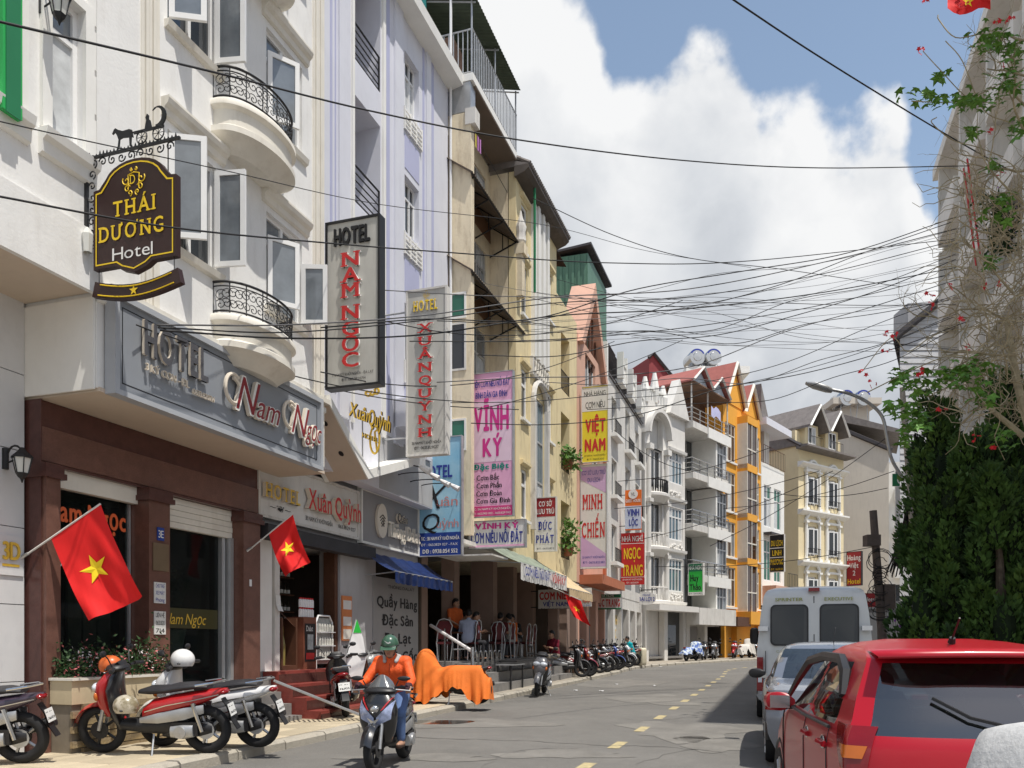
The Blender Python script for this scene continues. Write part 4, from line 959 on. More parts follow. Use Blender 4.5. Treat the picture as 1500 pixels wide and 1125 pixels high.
# ---- ground floor of the two shops
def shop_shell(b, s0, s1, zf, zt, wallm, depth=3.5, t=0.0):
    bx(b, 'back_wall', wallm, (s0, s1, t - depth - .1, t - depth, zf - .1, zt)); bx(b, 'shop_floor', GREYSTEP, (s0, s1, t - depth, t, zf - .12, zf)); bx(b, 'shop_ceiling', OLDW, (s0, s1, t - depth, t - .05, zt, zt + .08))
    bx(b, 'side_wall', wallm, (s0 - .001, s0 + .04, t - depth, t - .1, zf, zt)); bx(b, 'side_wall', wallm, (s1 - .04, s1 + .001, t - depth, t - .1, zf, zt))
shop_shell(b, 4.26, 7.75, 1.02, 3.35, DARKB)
bx(b, 'shop_pier', WHITE2, (4.27, 4.75, -.3, -.02, 1.02, 3.4)); bx(b, 'shop_pier', OLDW, (4.78, 4.92, -.3, .02, 1.02, 3.4)); bx(b, 'shop_pier', GREYPL, (7.05, 7.8, -.5, -.02, .3, 3.4)); bx(b, 'shop_pier', GREYPL, (7.8, 8.6, -.35, -.05, .3, 3.4))
bx(b, 'upper_band', GREYPL, (4.26, 10.8, -.3, -.06, 3.35, 4.8)); bx(b, 'awning_case', mat('dark_canvas', (.04, .04, .045), .7, .2, 3), (4.3, 8.1, -.02, .22, 3.26, 3.50))
bx(b, 'shop_band', mat('ochre_board', (.45, .33, .05), .6, .1, 2), (5.0, 6.3, -.42, -.38, 2.95, 3.28)); lettering(b.root, 'ĐẶC SẢN ĐÀ LẠT', (.18, .375, 3.03 - b.z0), (1, 0, 0), (0, 0, 1), 1.1, .16, INKK)
bx(b, 'door_frame', WOOD, (6.88, 7.0, -.3, -.05, 1.02, 3.3))
flat_sign(F1, .05, 377, 525, 0, 0, 'white shop sign with red Xuân Quỳnh letters and gold HOTEL', SIGNW,
          [('HOTEL', .03, .34, .42, .66, GOLD, dict(serif=True, depth=.07, side=IVORY, up=.03, bold=.02)), ('Xuân Quỳnh', .40, .97, .30, .66, INKR, dict(depth=.09, side=IVORY, up=.03, bold=.02)), ('3B NAM KỲ KHỞI NGHĨA', .42, .70, .78, .86, INKK, dict(up=.01)), ('063.3829 027', .76, .96, .78, .85, INKK, dict(up=.01)), ('~❦~', .10, .28, .74, .82, INKK, dict(up=.01))],
          OLDW, zr=(3.62, 4.62))
flat_sign(F1, .05, 528, 613, 0, 0, 'grey shop sign with white frame, oval emblem and ivory Thông Dalat letters', mat('sign_mid_grey', (.30, .29, .29), .5, .05, 2),
          [('Thông Dalat', .40, .97, .48, .76, IVORY, dict(depth=.07, side=CREAMTRIM, up=.02, bold=.015)), ('Quán', .55, .74, .26, .42, INKK, dict(depth=.05, side=IVORY, italic=.3, up=.02)), ('Đặc sản Đà Lạt', .72, .95, .83, .88, INKW, dict(up=.01))], WHITE2, zr=(3.58, 4.74))
e = Thing(F1, 8.6, .06, 'sign_emblem', 'oval ivory emblem on the grey shop sign', 'sign', z0=4.0)
q = MB(); q.lathe([(.001, -.06), (.24, -.06), (.24, 0), (.001, 0)], (0, 0, .15), 24, 'y'); q.v = [(v[0], v[1], .15 + (v[2] - .15) * 1.55) for v in q.v]; q.build('disc', IVORY, e.root)
q = MB()
for k in range(4): q.tube([(-.05 - .03 * k, -.065, .02 + k * .06), (0, -.065, .10 + k * .06), (.05 + .02 * k, -.065, .03 + k * .06)], .012, 4)
q.build('pine_mark', INKK, e.root)
# four gooseneck lamps over the grey sign
for k, (xa, xb, ya) in enumerate(((545, 618, 680), (562, 632, 690), (580, 648, 700), (597, 662, 706))):
    s = F1.s(xa, .05); zt = 4.75; end_t = F1.t(s, xb)
    g = Thing(F1, s, .05, 'gooseneck_lamp', ('first', 'second', 'third', 'fourth')[k] + ' black gooseneck lamp from the left above the grey sign', 'lamp', 'gooseneck sign lamps', z0=zt)
    dz = F1.zst(s, end_t, ya + 5) - zt; q = g.mb()
    P = [(s, .0, zt), (s, .12, zt + dz * .65), (s, .40, zt + dz * 1.12), (s, end_t * .75, zt + dz * 1.18), (s, end_t, zt + dz)]; q.tube([tuple(p) for p in cat(P, 5)], .012, 6); g.part('arm', q, IRON)
    q = g.mb(); q.tube([(s, end_t - .05, zt + dz + .03), (s, end_t + .03, zt + dz - .02), (s, end_t + .17, zt + dz - .10)], [.03, .05, .065], 8); g.part('lamp_head', q, PLASTICW)
# blue rolled awning
def awning(s0, s1, t0, z0, t1, z1, m_, lab, val=.0, name='awning', scall=0, fr=F1, grp='shop awnings', fringe=None):
    g = Thing(fr, s0, t0, name, lab, 'awning', grp, z0=z1); q = g.mb(); n = 24
    rows_ = []
    for k in range(7):
        f = k / 6; rows_.append([(s0 + (s1 - s0) * i / n, t0 + (t1 - t0) * f, z0 + (z1 - z0) * f - .05 * math.sin(PI * f) + .012 * math.sin(i * 1.9)) for i in range(n + 1)])
    q.grid(rows_); g.part('canvas', q, m_, smooth='all')
    if val:
        q = g.mb(); q.grid([[(s0 + (s1 - s0) * i / (n * 2), t1 + .02 + .02 * math.sin(i * 1.3), z1 - val * f - (.03 * abs(math.sin(i * .8)) if f == 1 else 0)) for i in range(n * 2 + 1)] for f in (0, .5, 1)]); g.part('valance', q, fringe or m_, smooth='all')
    q = g.mb(); q.tube([(s0, t1, z1), (s1, t1, z1)], .02, 6); q.tube([(s0 + .05, t0, z0 - .5), (s0 + .05, t1, z1)], .014, 5); q.tube([(s1 - .05, t0, z0 - .5), (s1 - .05, t1, z1)], .014, 5); g.part('frame', q, GALV)
    return g
BLUEC = mat('blue_tarp', (.009, .026, .11), .45, .2, 4, .3, 12)
awning(7.9, 11.0, .05, 3.42, .75, 2.98, BLUEC, 'blue tarpaulin awning below the grey shop sign', .22)
# board Quay Hang Dac San Da Lat
s0, s1 = F1.s(546, -.04), F1.s(612, -.04); g = Thing(F1, s0, -.05, 'menu_board', 'grey standing board with black stacked lettering under the blue awning', 'sign', z0=.75)
bx(g, 'board', mat('board_grey', (.33, .33, .335), .5, .06, 2), (s0, s1, -.09, -.03, .75, 2.95)); W = s1 - s0
for i, tx in enumerate(('Quầy Hàng', 'Đặc Sản', 'Đà Lạt', 'Chính Gốc')):
    wd = min(.9, .1 * len(tx)); lettering(g.root, tx, (W * (.52 - wd / 2), -.024, 1.56 - i * .41), (1, 0, 0), (0, 0, 1), W * wd, .22, INKK, bold=.04)
lettering(g.root, 'THÔNG DALAT', (W * .3, -.024, 1.98), (1, 0, 0), (0, 0, 1), W * .6, .07, INKK)
# shelves of bottles inside the shop
for lv in range(6):
    g = Thing(F1, 5.0, -1.0, 'bottle_shelf', ('lowest', 'second lowest', 'third lowest', 'third highest', 'second highest', 'highest')[lv] + ' dark shelf of bottles inside the liquor shop', 'shelf', 'shelves inside the liquor shop', z0=1.1 + lv * .34)
    bx(g, 'shelf_board', WOOD, (5.0, 6.85, -1.25, -.95, 1.08 + lv * .34, 1.105 + lv * .34), (5.0, 6.85, -1.27, -1.25, 1.08 + lv * .34, 1.40 + lv * .34))
    q = MB(); q.lathe([(.03, 0), (.032, .13), (.012, .19), (.012, .24), (.001, .24)], (0, 0, 0), 8); bm = mat('dark_bottle', (.03, .025, .02), .1, .1, 4, spec=.7) if lv != 2 else mat('white_bottle', (.6, .58, .52), .3, .1, 4); me = q.mesh('bottle', bm)
    q = MB(); q.lathe([(.034, .03), (.034, .10)], (0, 0, 0), 8); lm = q.mesh('bottle_label', SIGNW)
    for k in range(15):
        o = obj_from(me, 'bottle', g.root, (.08 + k * .122, .05, .0)); obj_from(lm, 'bottle_label', o)
# wooden stand with a poster, jars on top
g = Thing(F1, 5.75, .05, 'display_stand', 'red-brown wooden stand with a black poster before the liquor shop', 'stand', z0=1.02)
bx(g, 'cabinet', mat('red_wood', (.20, .07, .04), .5, .15, 4), (5.62, 6.05, -.30, .05, 1.02, 1.98)); bx(g, 'poster', INKK, (5.66, 6.01, .051, .056, 1.16, 1.86)); bx(g, 'poster_picture', mat('poster_grey', (.4, .45, .45), .5, .4, 14), (5.74, 5.93, .057, .06, 1.38, 1.66)); bx(g, 'poster_caption', INKR, (5.70, 5.97, .057, .06, 1.2, 1.32))
lettering(g.root, 'Dalat', (-.05, -.009, .70), (1, 0, 0), (0, 0, 1), .22, .10, INKW)
g = Thing(F1, 5.8, -.1, 'jar_rack', 'white jars with red caps stacked on the wooden stand', 'jars', z0=1.98)
for r_ in range(2):
    for k in range(6):
        q = MB(); q.lathe([(.001, 0), (.036, 0), (.036, .13), (.02, .15)], (-.18 + k * .078, -.08, r_ * .18), 8); j = q.build('jar', PLASTICW, g.root); q = MB(); q.lathe([(.026, .15), (.026, .175), (.001, .175)], (-.18 + k * .078, -.08, r_ * .18), 8); q.build('cap', INKR, j)
g = Thing(F1, 5.2, -.15, 'wine_case', 'open dark wooden case with one upright bottle at the shop door', 'case', z0=1.02)
bx(g, 'case', WOOD, (5.0, 5.5, -.32, -.28, 1.02, 1.95), (5.0, 5.05, -.28, .0, 1.02, 1.95), (5.45, 5.5, -.28, .0, 1.02, 1.95), (5.05, 5.45, -.28, .0, 1.02, 1.1)); q = MB(); q.lathe([(.05, .08), (.055, .45), (.02, .62), (.02, .78), (.001, .78)], (.05, .0, 0), 10); q.build('bottle', mat('gold_bottle', (.25, .20, .06), .2, .1, 4), g.root)
q = g.mb(); q.add([(4.98, .0, 2.02), (5.55, .0, 1.72), (5.55, -.3, 2.0), (4.98, -.3, 2.3)], [(0, 1, 2, 3)]); g.part('lid', q, WOOD)
g = Thing(F1, 6.45, -.1, 'wire_rack', 'pale rounded rack of small bottles beside the wooden stand', 'rack', z0=1.02)
q = g.mb(); q.tube([(6.12, .0, 1.02), (6.12, .0, 1.9), (6.2, .0, 2.02), (6.6, .0, 2.02), (6.7, .0, 1.9), (6.72, .0, 1.02)], .02, 6); g.part('hoop', q, PLASTICW)
bx(g, 'back_panel', mat('rack_grey', (.38, .39, .38), .6, .2, 6), (6.14, 6.7, -.05, -.03, 1.1, 1.98))
for r_ in range(3):
    bx(g, 'tier', PLASTICW, (6.14, 6.7, -.02, .08, 1.18 + r_ * .26, 1.195 + r_ * .26))
    for k in range(6): q = MB(); q.lathe([(.025, 0), (.025, .1), (.01, .15), (.001, .15)], (-.24 + k * .09, -.13, .18 + r_ * .26), 6); q.build('bottle', mat('white_bottle', (.6, .58, .52), .3, .1, 4), g.root)
# white feather banner
g = Thing(F1, 6.75, .5, 'feather_banner', 'white leaf-shaped feather banner with green tip beside the steps', 'banner', z0=.8)
q = g.mb(); P = [(6.6, .42, .82), (6.64, .36, 1.3), (6.74, .42, 1.65), (6.82, .47, 1.95), (6.94, .55, 1.6), (6.98, .6, 1.2), (6.88, .55, .82)]; q.prism(P, (0, -.006, 0)); g.part('cloth', q, PLASTICW); q = g.mb(); q.tube([(6.62, .40, .45), (6.62, .36, 1.3), (6.82, .46, 1.97)], .01, 5); g.part('pole', q, ALU)
q = g.mb(); q.prism([(6.755, .436, 1.7), (6.82, .475, 1.955), (6.90, .53, 1.7)], (0, .008, 0)); g.part('tip', q, SIGNGRN)
# orange price board
s0, s1 = F1.s(502, .02), F1.s(516, .02); g = Thing(F1, s0, .0, 'price_board', 'narrow orange notice board on the grey shop pier', 'sign', z0=1.55)
bx(g, 'board', mat('price_orange', (.62, .22, .08), .6, .1, 3), (s0, s1, -.015, .015, 1.55, 2.45)); bx(g, 'paper', SIGNW, (s0 + .03, s1 - .03, .016, .02, 2.18, 2.36)); bx(g, 'paper', SIGNW, (s0 + .03, s1 - .03, .016, .02, 1.85, 2.03)); bx(g, 'paper', CREAMTRIM, (s0 + .03, s1 - .03, .016, .02, 1.58, 1.78))
# small notice on the pier at the flag
g = Thing(F1, 4.84, .03, 'paper_notice', 'small curled white notice on the pier below the smaller flag', 'notice', z0=2.05); q = g.mb(); q.grid([[(4.78, .03, 2.33), (4.92, .03, 2.33)], [(4.79, .04, 2.15), (4.93, .04, 2.15)], [(4.80, .07, 2.06), (4.95, .08, 2.05)]]); g.part('sheet', q, SIGNW)
# steps: red granite flight and grey landing, ramp
g = Thing(F1, 4.3, 0, 'steps', 'red granite steps up to the liquor shop', 'steps', z0=.15)
for k in range(4): bx(g, 'step', REDSTEP, (4.45, 7.35, 0.0 + .002 * k, 1.12 - k * .27, .16 + k * .215, .16 + (k + 1) * .215 - .001)); bx(g, 'riser', GRANITE2, (4.46, 7.34, 1.121 - k * .27, 1.124 - k * .27, .17 + k * .215, .16 + (k + 1) * .215 - .05))
g = Thing(F1, 2.2, 0, 'steps', 'grey stone steps at the hotel glass door', 'steps', z0=.1)
for k in range(4): bx(g, 'step', GREYSTEP, (2.1, 4.40, -.1 + .002 * k, .80 - k * .2, .12 + k * .19, .12 + (k + 1) * .19 - .001))
g = Thing(F1, 4.2, .6, 'ramp', 'slatted steel motorbike ramp lying on the steps', 'ramp', z0=.15)
A0, A1 = Vector((3.75, .72, .90)), Vector((4.75, 1.95, .22)); dv = (A1 - A0); sd = Vector((-dv.y, dv.x, 0)).normalized() * .20
q = g.mb(); q.tube([tuple(A0 + sd), tuple(A1 + sd)], .022, 5); q.tube([tuple(A0 - sd), tuple(A1 - sd)], .022, 5); g.part('rail', q, GALV)
for k in range(22): p = A0 + dv * ((k + .5) / 22); q = g.mb(); q.tube([tuple(p + sd), tuple(p - sd)], .016, 4); g.part('slat', q, GALV)
# plastic-wrapped bundle
g = Thing(F1, 7.6, .35, 'wrapped_bundle', 'grey plastic-wrapped bundle behind the parked motorbikes', 'bundle', z0=.4)
q = MB(); q.ell((0, 0, .45), (.38, .3, .5), 18, 12); rr = random.Random(4); q.v = [(x * (1 + rr.uniform(-.1, .1)), y * (1 + rr.uniform(-.1, .1)), z * (1 + rr.uniform(-.05, .06))) for x, y, z in q.v]; q.build('sheet', mat('grey_plastic_sheet', (.20, .20, .20), .25, .3, 9, .4, 14), g.root, smooth='all')

# ------------------------------------------------------------------ blade signs down the street
V = [('HOTEL', .20, .80, .075, .135, YELL, dict(serif=True, bold=.03, depth=.03, side=IVORY)), ('⚜', .42, .58, .02, .06, GOLD), ('3B NAM KỲ KHỞI NGHĨA', .14, .86, .915, .932, INKK), ('ĐT: 0633.829027', .2, .8, .945, .962, INKK)]
for ch, y in zip('XUÂNQUỲNH', [.215 + k * .078 for k in range(9)]): V.append((ch, .33, .70, y, y + .052, INKR, dict(serif=True, bold=.03, depth=.04, side=INKW)))
blade(F1, 8.0, 595, 655, 422, 667, 'tall grey blade sign with yellow HOTEL above nine red stacked letters', SIGNOLD, V, OLDW, .14, wall_t=TL, fw=.04)
blade(F1, 10.62, 613, 677, 640, 815, 'blue banner sign reading HOTEL with black script X and Q', SIGNBLU,
      [('HOTEL', .08, .78, .24, .34, INKB, dict(bold=.04)), ('X', .05, .5, .40, .60, INKK, dict(italic=.6)), ('uân', .42, .9, .50, .58, mat('faded_red_letter', (.62, .25, .24), .5, .05, 3)), ('Q', .05, .45, .64, .78, INKK, dict(italic=.3)), ('uỳnh', .42, .92, .69, .76, mat('faded_red_letter', (.62, .25, .24), .5, .05, 3)),
       ('ĐC : 3B NAM KỲ KHỞI NGHĨA', .06, .94, .835, .862, INKW, dict(bold=.02)), ('ĐT : 063.3829 027 - FAX', .06, .9, .89, .91, INKW), ('DĐ : 0938.054 552', .1, .9, .94, .972, INKW, dict(bold=.03))], ALU, .08, wall_t=-.05, bands=((.80, 1.0, SIGNNAVY),), fw=.025)
blade(F1, 12.0, 688, 752, 545, 757, 'tall pink restaurant banner sign with magenta VĨNH KÝ', SIGNPK,
      [('TIỆM CƠM NIÊU NỒI ĐẤT', .08, .92, .06, .10, INKB, dict(bold=.02)), ('BÌNH DÂN GIA ĐÌNH', .14, .86, .135, .175, INKB, dict(bold=.02)), ('VĨNH', .10, .90, .24, .40, INKPK, dict(bold=.05)), ('KÝ', .30, .75, .46, .58, INKPK, dict(bold=.05)), ('Đặc Biệt', .08, .9, .635, .67, INKTL, dict(bold=.05)),
       ('- Cơm Bắc', .08, .68, .71, .745, INKK, dict(bold=.02)), ('- Cơm Phần', .08, .74, .765, .80, INKK, dict(bold=.02)), ('- Cơm Đoàn', .08, .74, .82, .855, INKK, dict(bold=.02)), ('- Cơm Gia Đình', .08, .93, .873, .905, INKK, dict(bold=.02)), ('ĐC: 3A NAM KỲ KHỞI NGHĨA', .06, .94, .938, .952, INKW), ('ĐT: 0633.900 002 - 0633.829 042', .06, .94, .968, .982, INKW)],
      GALV, .10, wall_t=.1, bands=((.2, .62, SIGNPK2), (.925, 1.0, SIGNMAG)), fw=.02)
blade(F1, 12.1, 686, 770, 762, 803, 'wide white sign with pink and blue lettering under the pink banner', SIGNW, [('VĨNH KÝ', .12, .88, .10, .30, INKPK, dict(bold=.05)), ('CƠM NIÊU NỒI ĐẤT', .05, .95, .44, .80, INKB, dict(bold=.03))], GALV, .10, wall_t=.1, bands=((.88, .94, SIGNPK),), fw=.025)
blade(F1, 17.0, 783, 815, 728, 808, 'small white sign reading ĐỨC PHÁT below a red panel', SIGNW, [('CƠ SỞ', .2, .8, .08, .17, INKW, dict(bold=.03)), ('LƯU TRÚ', .1, .9, .22, .31, INKW, dict(bold=.03)), ('ĐỨC', .18, .82, .46, .60, INKB, dict(bold=.03, serif=True)), ('PHÁT', .08, .92, .70, .84, INKB, dict(bold=.03, serif=True)), ('ĐT: 0633.822', .1, .9, .93, .96, INKK)], OLDW, .10, wall_t=.5, bands=((.02, .36, SIGNDRED),), fw=.025)
blade(F1, 23.0, 852, 891, 565, 677, 'yellow and white sign with red VIỆT NAM lettering', SIGNYEL, [('NHÀ HÀNG', .1, .9, .07, .13, INKK), ('CƠM NIÊU', .15, .88, .21, .29, INKK), ('VIỆT', .14, .9, .44, .60, INKR, dict(bold=.06)), ('NAM', .12, .9, .70, .85, INKR, dict(bold=.06)), ('30 NAM KỲ KHỞI NGHĨA', .1, .9, .90, .92, INKK), ('ĐT: 0633.520', .2, .85, .95, .97, INKK)], OLDW, .10, wall_t=.5, bands=((0.02, .33, SIGNW),), fw=.02)
g = blade(F1, 23.1, 850, 889, 680, 833, 'long lilac and white sign with red MINH CHIẾN lettering', SIGNW, [('CƠ SỞ LƯU TRÚ', .06, .94, .06, .10, INKB), ('DU LỊCH', .28, .74, .13, .17, INKB), ('MINH', .1, .86, .29, .43, INKR, dict(bold=.03, serif=True)), ('CHIẾN', .06, .95, .56, .70, INKR, dict(bold=.03, serif=True)), ('33 NAM KỲ KHỞI NGHĨA', .08, .92, .88, .90, INKB), ('ĐT: 0633.823.812', .1, .92, .93, .95, INKB)], ALU, .10, wall_t=.5, fw=.02)
W, H = F1.t(23.1, 889) - F1.t(23.1, 850), 3.95
for P in (((.03, .98), (.97, .98), (.97, .72), (.03, .86)), ((.03, .02), (.97, .02), (.97, .14), (.03, .32))):
    q = MB(); q.poly([(-.0035, -W * u, H * v) for u, v in P]); q.build('printed_panel', SIGNLIL, g.root)
g = blade(F1, 31.0, 915, 940, 717, 777, 'orange rounded sign reading VINH LỘC on a pale blue field', SIGNORG, [('GUEST HOUSE', .06, .94, .24, .31, INKW, dict(bold=.02)), ('VINH', .16, .86, .48, .64, INKB, dict(bold=.04, up=.012)), ('LỘC', .26, .78, .73, .88, INKB, dict(bold=.04, up=.012))], None, .12, wall_t=1.0, bands=((.40, .96, mat('sign_pale_blue', (.6, .66, .8), .5, .04, 2)),), fw=.02)
q = MB(); W = F1.t(31, 940) - F1.t(31, 915); zt = F1.zst(31, 1.7, 717) - g.z0; q.lathe([(.001, -.02), (.22, -.02), (.22, .0)], (0, -W / 2, zt - .22), 20, 'x'); q.build('emblem', INKW, g.root); lettering(g.root, 'VL', (-.03, -W / 2 + .10, zt - .30), (0, -1, 0), (0, 0, 1), .2, .16, INKK)
blade(F1, 31.1, 909, 944, 780, 857, 'red guesthouse sign with yellow NGỌC TRANG lettering', SIGNRED, [('NHÀ NGHỈ', .06, .94, .07, .17, INKW, dict(bold=.02)), ('NGỌC', .14, .84, .30, .50, YELL, dict(bold=.03)), ('TRANG', .07, .93, .62, .82, YELL, dict(bold=.03)), ('33 NAM KỲ KHỞI NGHĨA', .08, .92, .88, .91, INKW), ('ĐT: 0633.829', .25, .75, .94, .97, INKW)], None, .12, wall_t=1.0, bands=((.205, .215, INKW), (.845, .853, INKW)), fw=.02)
# ================================================================== old cream house with corrugated awnings
b = Thing(F1, 11.6, 0, 'row_house', 'old cream house with rusty corrugated awnings and a roofed top terrace', 'building')
TB = .2; A, E = 11.62, 15.2
body(b, A, E, -9, TB - .22, 4.3, 15.45, CREAM)
bx(b, 'near_wall', CREAM, (A, A + .22, -8.9, 1.0, 4.2, 14.72)); bx(b, 'corner_block', OLDW, (A - .03, A + .3, .85, 1.12, 14.4, 14.8))
bx(b, 'roof_cabinet', GALV, (A + .02, A + .35, .3, .98, 14.75, 15.5))
for z0, z1, gm in ((9.6, 10.25, GLASSG), (6.3, 7.1, GLASSG), (8.3, 9.5, GLASS)):
    fr = bx(b, 'side_window', WHITE2 if gm == GLASSG else OLDW, (A - .03, A - .002, .42, .47, z0, z1), (A - .03, A - .002, .83, .88, z0, z1), (A - .03, A - .002, .47, .83, z0, z0 + .05), (A - .03, A - .002, .47, .83, z1 - .05, z1)); bx(b, 'pane', gm, (A - .012, A - .004, .47, .83, z0 + .05, z1 - .05), parent=fr)
q = b.mb(); q.tube([(A - .05, .48, 4.5), (A - .05, .48, 17.6)], .035, 8); b.part('drain_pipe', q, PLASTICW)
q = b.mb(); q.tube([(A - .04, .42, 6.5), (A - .04, .40, 14.2)], .018, 6); b.part('drain_pipe', q, RUSTY)
rws = [(13.75, 14.9), (11.0, 12.75), (8.05, 10.4), (5.2, 7.3)]
ops = []
for z0, z1 in rws: ops += [(A + .35, A + 1.75, z0, z1), (A + 1.9, E - .3, z0, z1)]
wall_skin(b, 'wall', A + .22, E, TB, 4.3, 15.4, ops, CREAM, .2)
for k, (z0, z1) in enumerate(rws):
    for a, c in ((A + .35, A + 1.75), (A + 1.9, E - .3)): window(b, a, c, z0, z1, TB - .04, 2, fm=ALU, gm=GLASSB if k >= 2 else GLASS, fw=.06, sub=.7, bars=7 if k == 1 else None)
for zo in (13.15, 10.72):
    o = corr(b, 'corrugated_awning', A - .12, 15.95, TB - .02, zo + .62, 1.08, zo, RUSTY)
    q = b.mb()
    for s in (A + .1, 12.8, 14.0, 15.2, 15.9): q.tube([(s, TB, zo - .35), (s, 1.02, zo - .03)], .022, 5); q.tube([(s, TB, zo + .55), (s, 1.02, zo - .03)], .018, 5); q.tube([(s, TB + .4, zo + .28), (s, TB + .4, zo - .2)], .015, 4)
    q.tube([(A - .1, 1.04, zo - .02), (15.95, 1.04, zo - .02)], .018, 5); b.part('awning_bracket', q, IRON, o)
    bx(b, 'awning_board', mat('brown_board', (.22, .12, .07), .8, .2, 3), (A + .3, E, TB + .01, TB + .03, zo + .05, zo + .55), parent=o)
bx(b, 'terrace_slab', WHITE2, (A, E, -.5, 1.05, 15.5, 15.68)); bx(b, 'terrace_soffit', mat('brown_soffit', (.20, .16, .13), .9, .12, 2), (A + .24, E - .02, TB, 1.04, 15.46, 15.498))
railing(b, [(A + .05, .0), (A + .05, 1.02), (E, 1.02)], 15.7, 16.8, GALV, 'terrace_railing', n_bars=8)
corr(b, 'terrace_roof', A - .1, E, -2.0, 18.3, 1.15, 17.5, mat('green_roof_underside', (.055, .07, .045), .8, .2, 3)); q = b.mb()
for s in (A + .05, 13.4, E): q.tube([(s, 1.0, 15.7), (s, 1.0, 17.5)], .025, 6); q.tube([(s, -1.9, 18.2), (s, 1.1, 17.44)], .02, 5)
b.part('roof_posts', q, GALV); bx(b, 'penthouse_wall', OLDW, (A + .1, E, -3, -1.2, 15.7, 18.0)); bx(b, 'green_sheet', mat('teal_sheet', (.05, .30, .27), .6, .15, 4), (A - .05, A - .01, -1.2, -.2, 16.5, 17.8))
bx(b, 'water_cabinet', mat('brown_steel', (.22, .13, .09), .7, .2, 4), (12.0, 12.7, -.2, .35, 16.2, 17.0))
rr = random.Random(9)
for k in range(6):
    q = b.mb(); s = A + .45 + k * .14; q.grid([[(s + .1 * i, .75 + .01 * k, 14.75 - .18 * j + rr.uniform(-.02, .02)) for i in range(2)] for j in range(3)]); b.part('laundry', q, mat('cloth_%d' % k, rr.choice([(.5, .2, .5), (.6, .5, .1), (.2, .25, .55), (.6, .6, .6), (.5, .15, .15), (.2, .4, .3)]), .9))
q = b.mb(); q.tube([(A + .24, .75, 14.78), (E, .75, 14.6)], .01, 4); b.part('clothes_line', q, IRON)
bx(b, 'lower_wall', YEL, (E - .45, E, TB, .98, 4.4, 7.9)); bx(b, 'lower_slab', OLDW, (A + .1, E, TB, .95, 4.3, 4.45))

# ================================================================== yellow house with white fluted bay
b = Thing(F1, 15.2, 0, 'row_house', 'yellow house with white fluted bay and tall arched window', 'building')
A, E, TY = 15.22, 19.7, 1.0
body(b, A, E, -9, TY - .25, 3.9, 15.2, CREAM)
ops = [(15.75, 16.35, z, z + 1.5) for z in (5.2, 8.2, 11.3)] + [(18.55, 19.15, z, z + 1.6) for z in (5.2, 8.2, 12.2)] + [(16.85, 18.15, 5.3, 9.2)]
ops += [(15.75, 16.35, 13.2, 14.6)]
wall_skin(b, 'wall', A, E, TY, 3.9, 15.2, ops, YEL, .22)
for a, c, z0, z1 in ops:
    if c - a < 1: window(b, a, c, z0, z1, TY - .05, 1, fw=.08, sub=.7); moulding(b, 'lintel', a - .12, c + .12, TY, [(.02, z1 + .08), (.10, z1 + .14), (.10, z1 + .22)], YEL); bx(b, 'sill', WHITE2, (a - .1, c + .1, TY, TY + .1, z0 - .1, z0 - .02))
for k in range(6): s = 16.72 + k * .26; bx(b, 'flute', WHITE2, (s, s + .2, TY, TY + .13 + .05 * (k % 2), 10.3, 15.1))
bx(b, 'bay_panel', OLDW, (16.6, 18.4, TY, TY + .10, 9.75, 10.3)); q = b.mb()
for k in range(7): q.tube([(16.75 + k * .24, TY + .13, 9.85), (16.85 + k * .24, TY + .13, 10.2)], .025, 5); q.tube([(16.85 + k * .24, TY + .13, 9.85), (16.75 + k * .24, TY + .13, 10.2)], .025, 5)
b.part('bay_lattice', q, CREAMTRIM)
q = b.mb(); arcp = [(17.5 + .75 * math.cos(a), 9.0 + .7 * math.sin(a)) for a in [i * PI / 12 for i in range(13)]]
for x in (16.75, 18.25): q.box(x - .08, x + .08, TY, TY + .15, 5.0, 9.0)
q.tube([(s, TY + .07, z) for s, z in arcp], .09, 6); b.part('arch_surround', q, OLDW)
fr = window(b, 16.85, 18.15, 5.3, 9.2, TY - .03, 2, rows=3, fm=ALU, gm=GLASSB, fw=.06)
moulding(b, 'eaves', A - .1, E + .1, TY, [(.02, 15.0), (.30, 15.1), (.42, 15.2), (.42, 15.3)], mat('dark_eaves', (.10, .085, .075), .8, .2, 4))
q = b.mb()
for k in range(38):       # rows of roof tiles
    s = A - .1 + k * .125
    for j in range(5): q.tube([(s + .06, TY + .45 - j * .3, 15.33 + j * .17), (s + .06, TY + .12 - j * .3, 15.33 + (j + 1) * .17 + .02)], [.065, .05], 6)
struct(b.part('roof_tiles', q, TILEG), 'stuff'); q = b.mb(); q.add([(A - .1, TY + .44, 15.3), (E + .1, TY + .44, 15.3), (E + .1, -1.0, 16.1), (A - .1, -1.0, 16.1), (A - .1, -1.0, 15.2), (E + .1, -1.0, 15.2)], [(0, 1, 2, 3), (0, 3, 4), (1, 5, 2)]); b.part('roof', q, TILEG)
q = b.mb(); q.box(A, A + .35, TY - .05, TY + .25, 12.8, 13.1); q.box(A + .03, A + .3, TY - .05, TY + .18, 11.6, 12.8); b.part('corner_corbel', q, CREAM)
q = MB(); q.lathe([(.10, 0), (.17, .1), (.13, .35), (.18, .5), (.06, .8), (.02, 1.0)], (.17, -TY - .1, 13.1 - b.z0), 8); b.root and q.build('finial', OLDW, b.root, smooth=True)
q = b.mb(); q.tube([(A + .1, TY + .3, 15.4), (A + .9, TY + .3, 15.4), (A + .9, TY + .3, 12.0)], .04, 6); b.part('vent_pipe', q, SIGNDG)
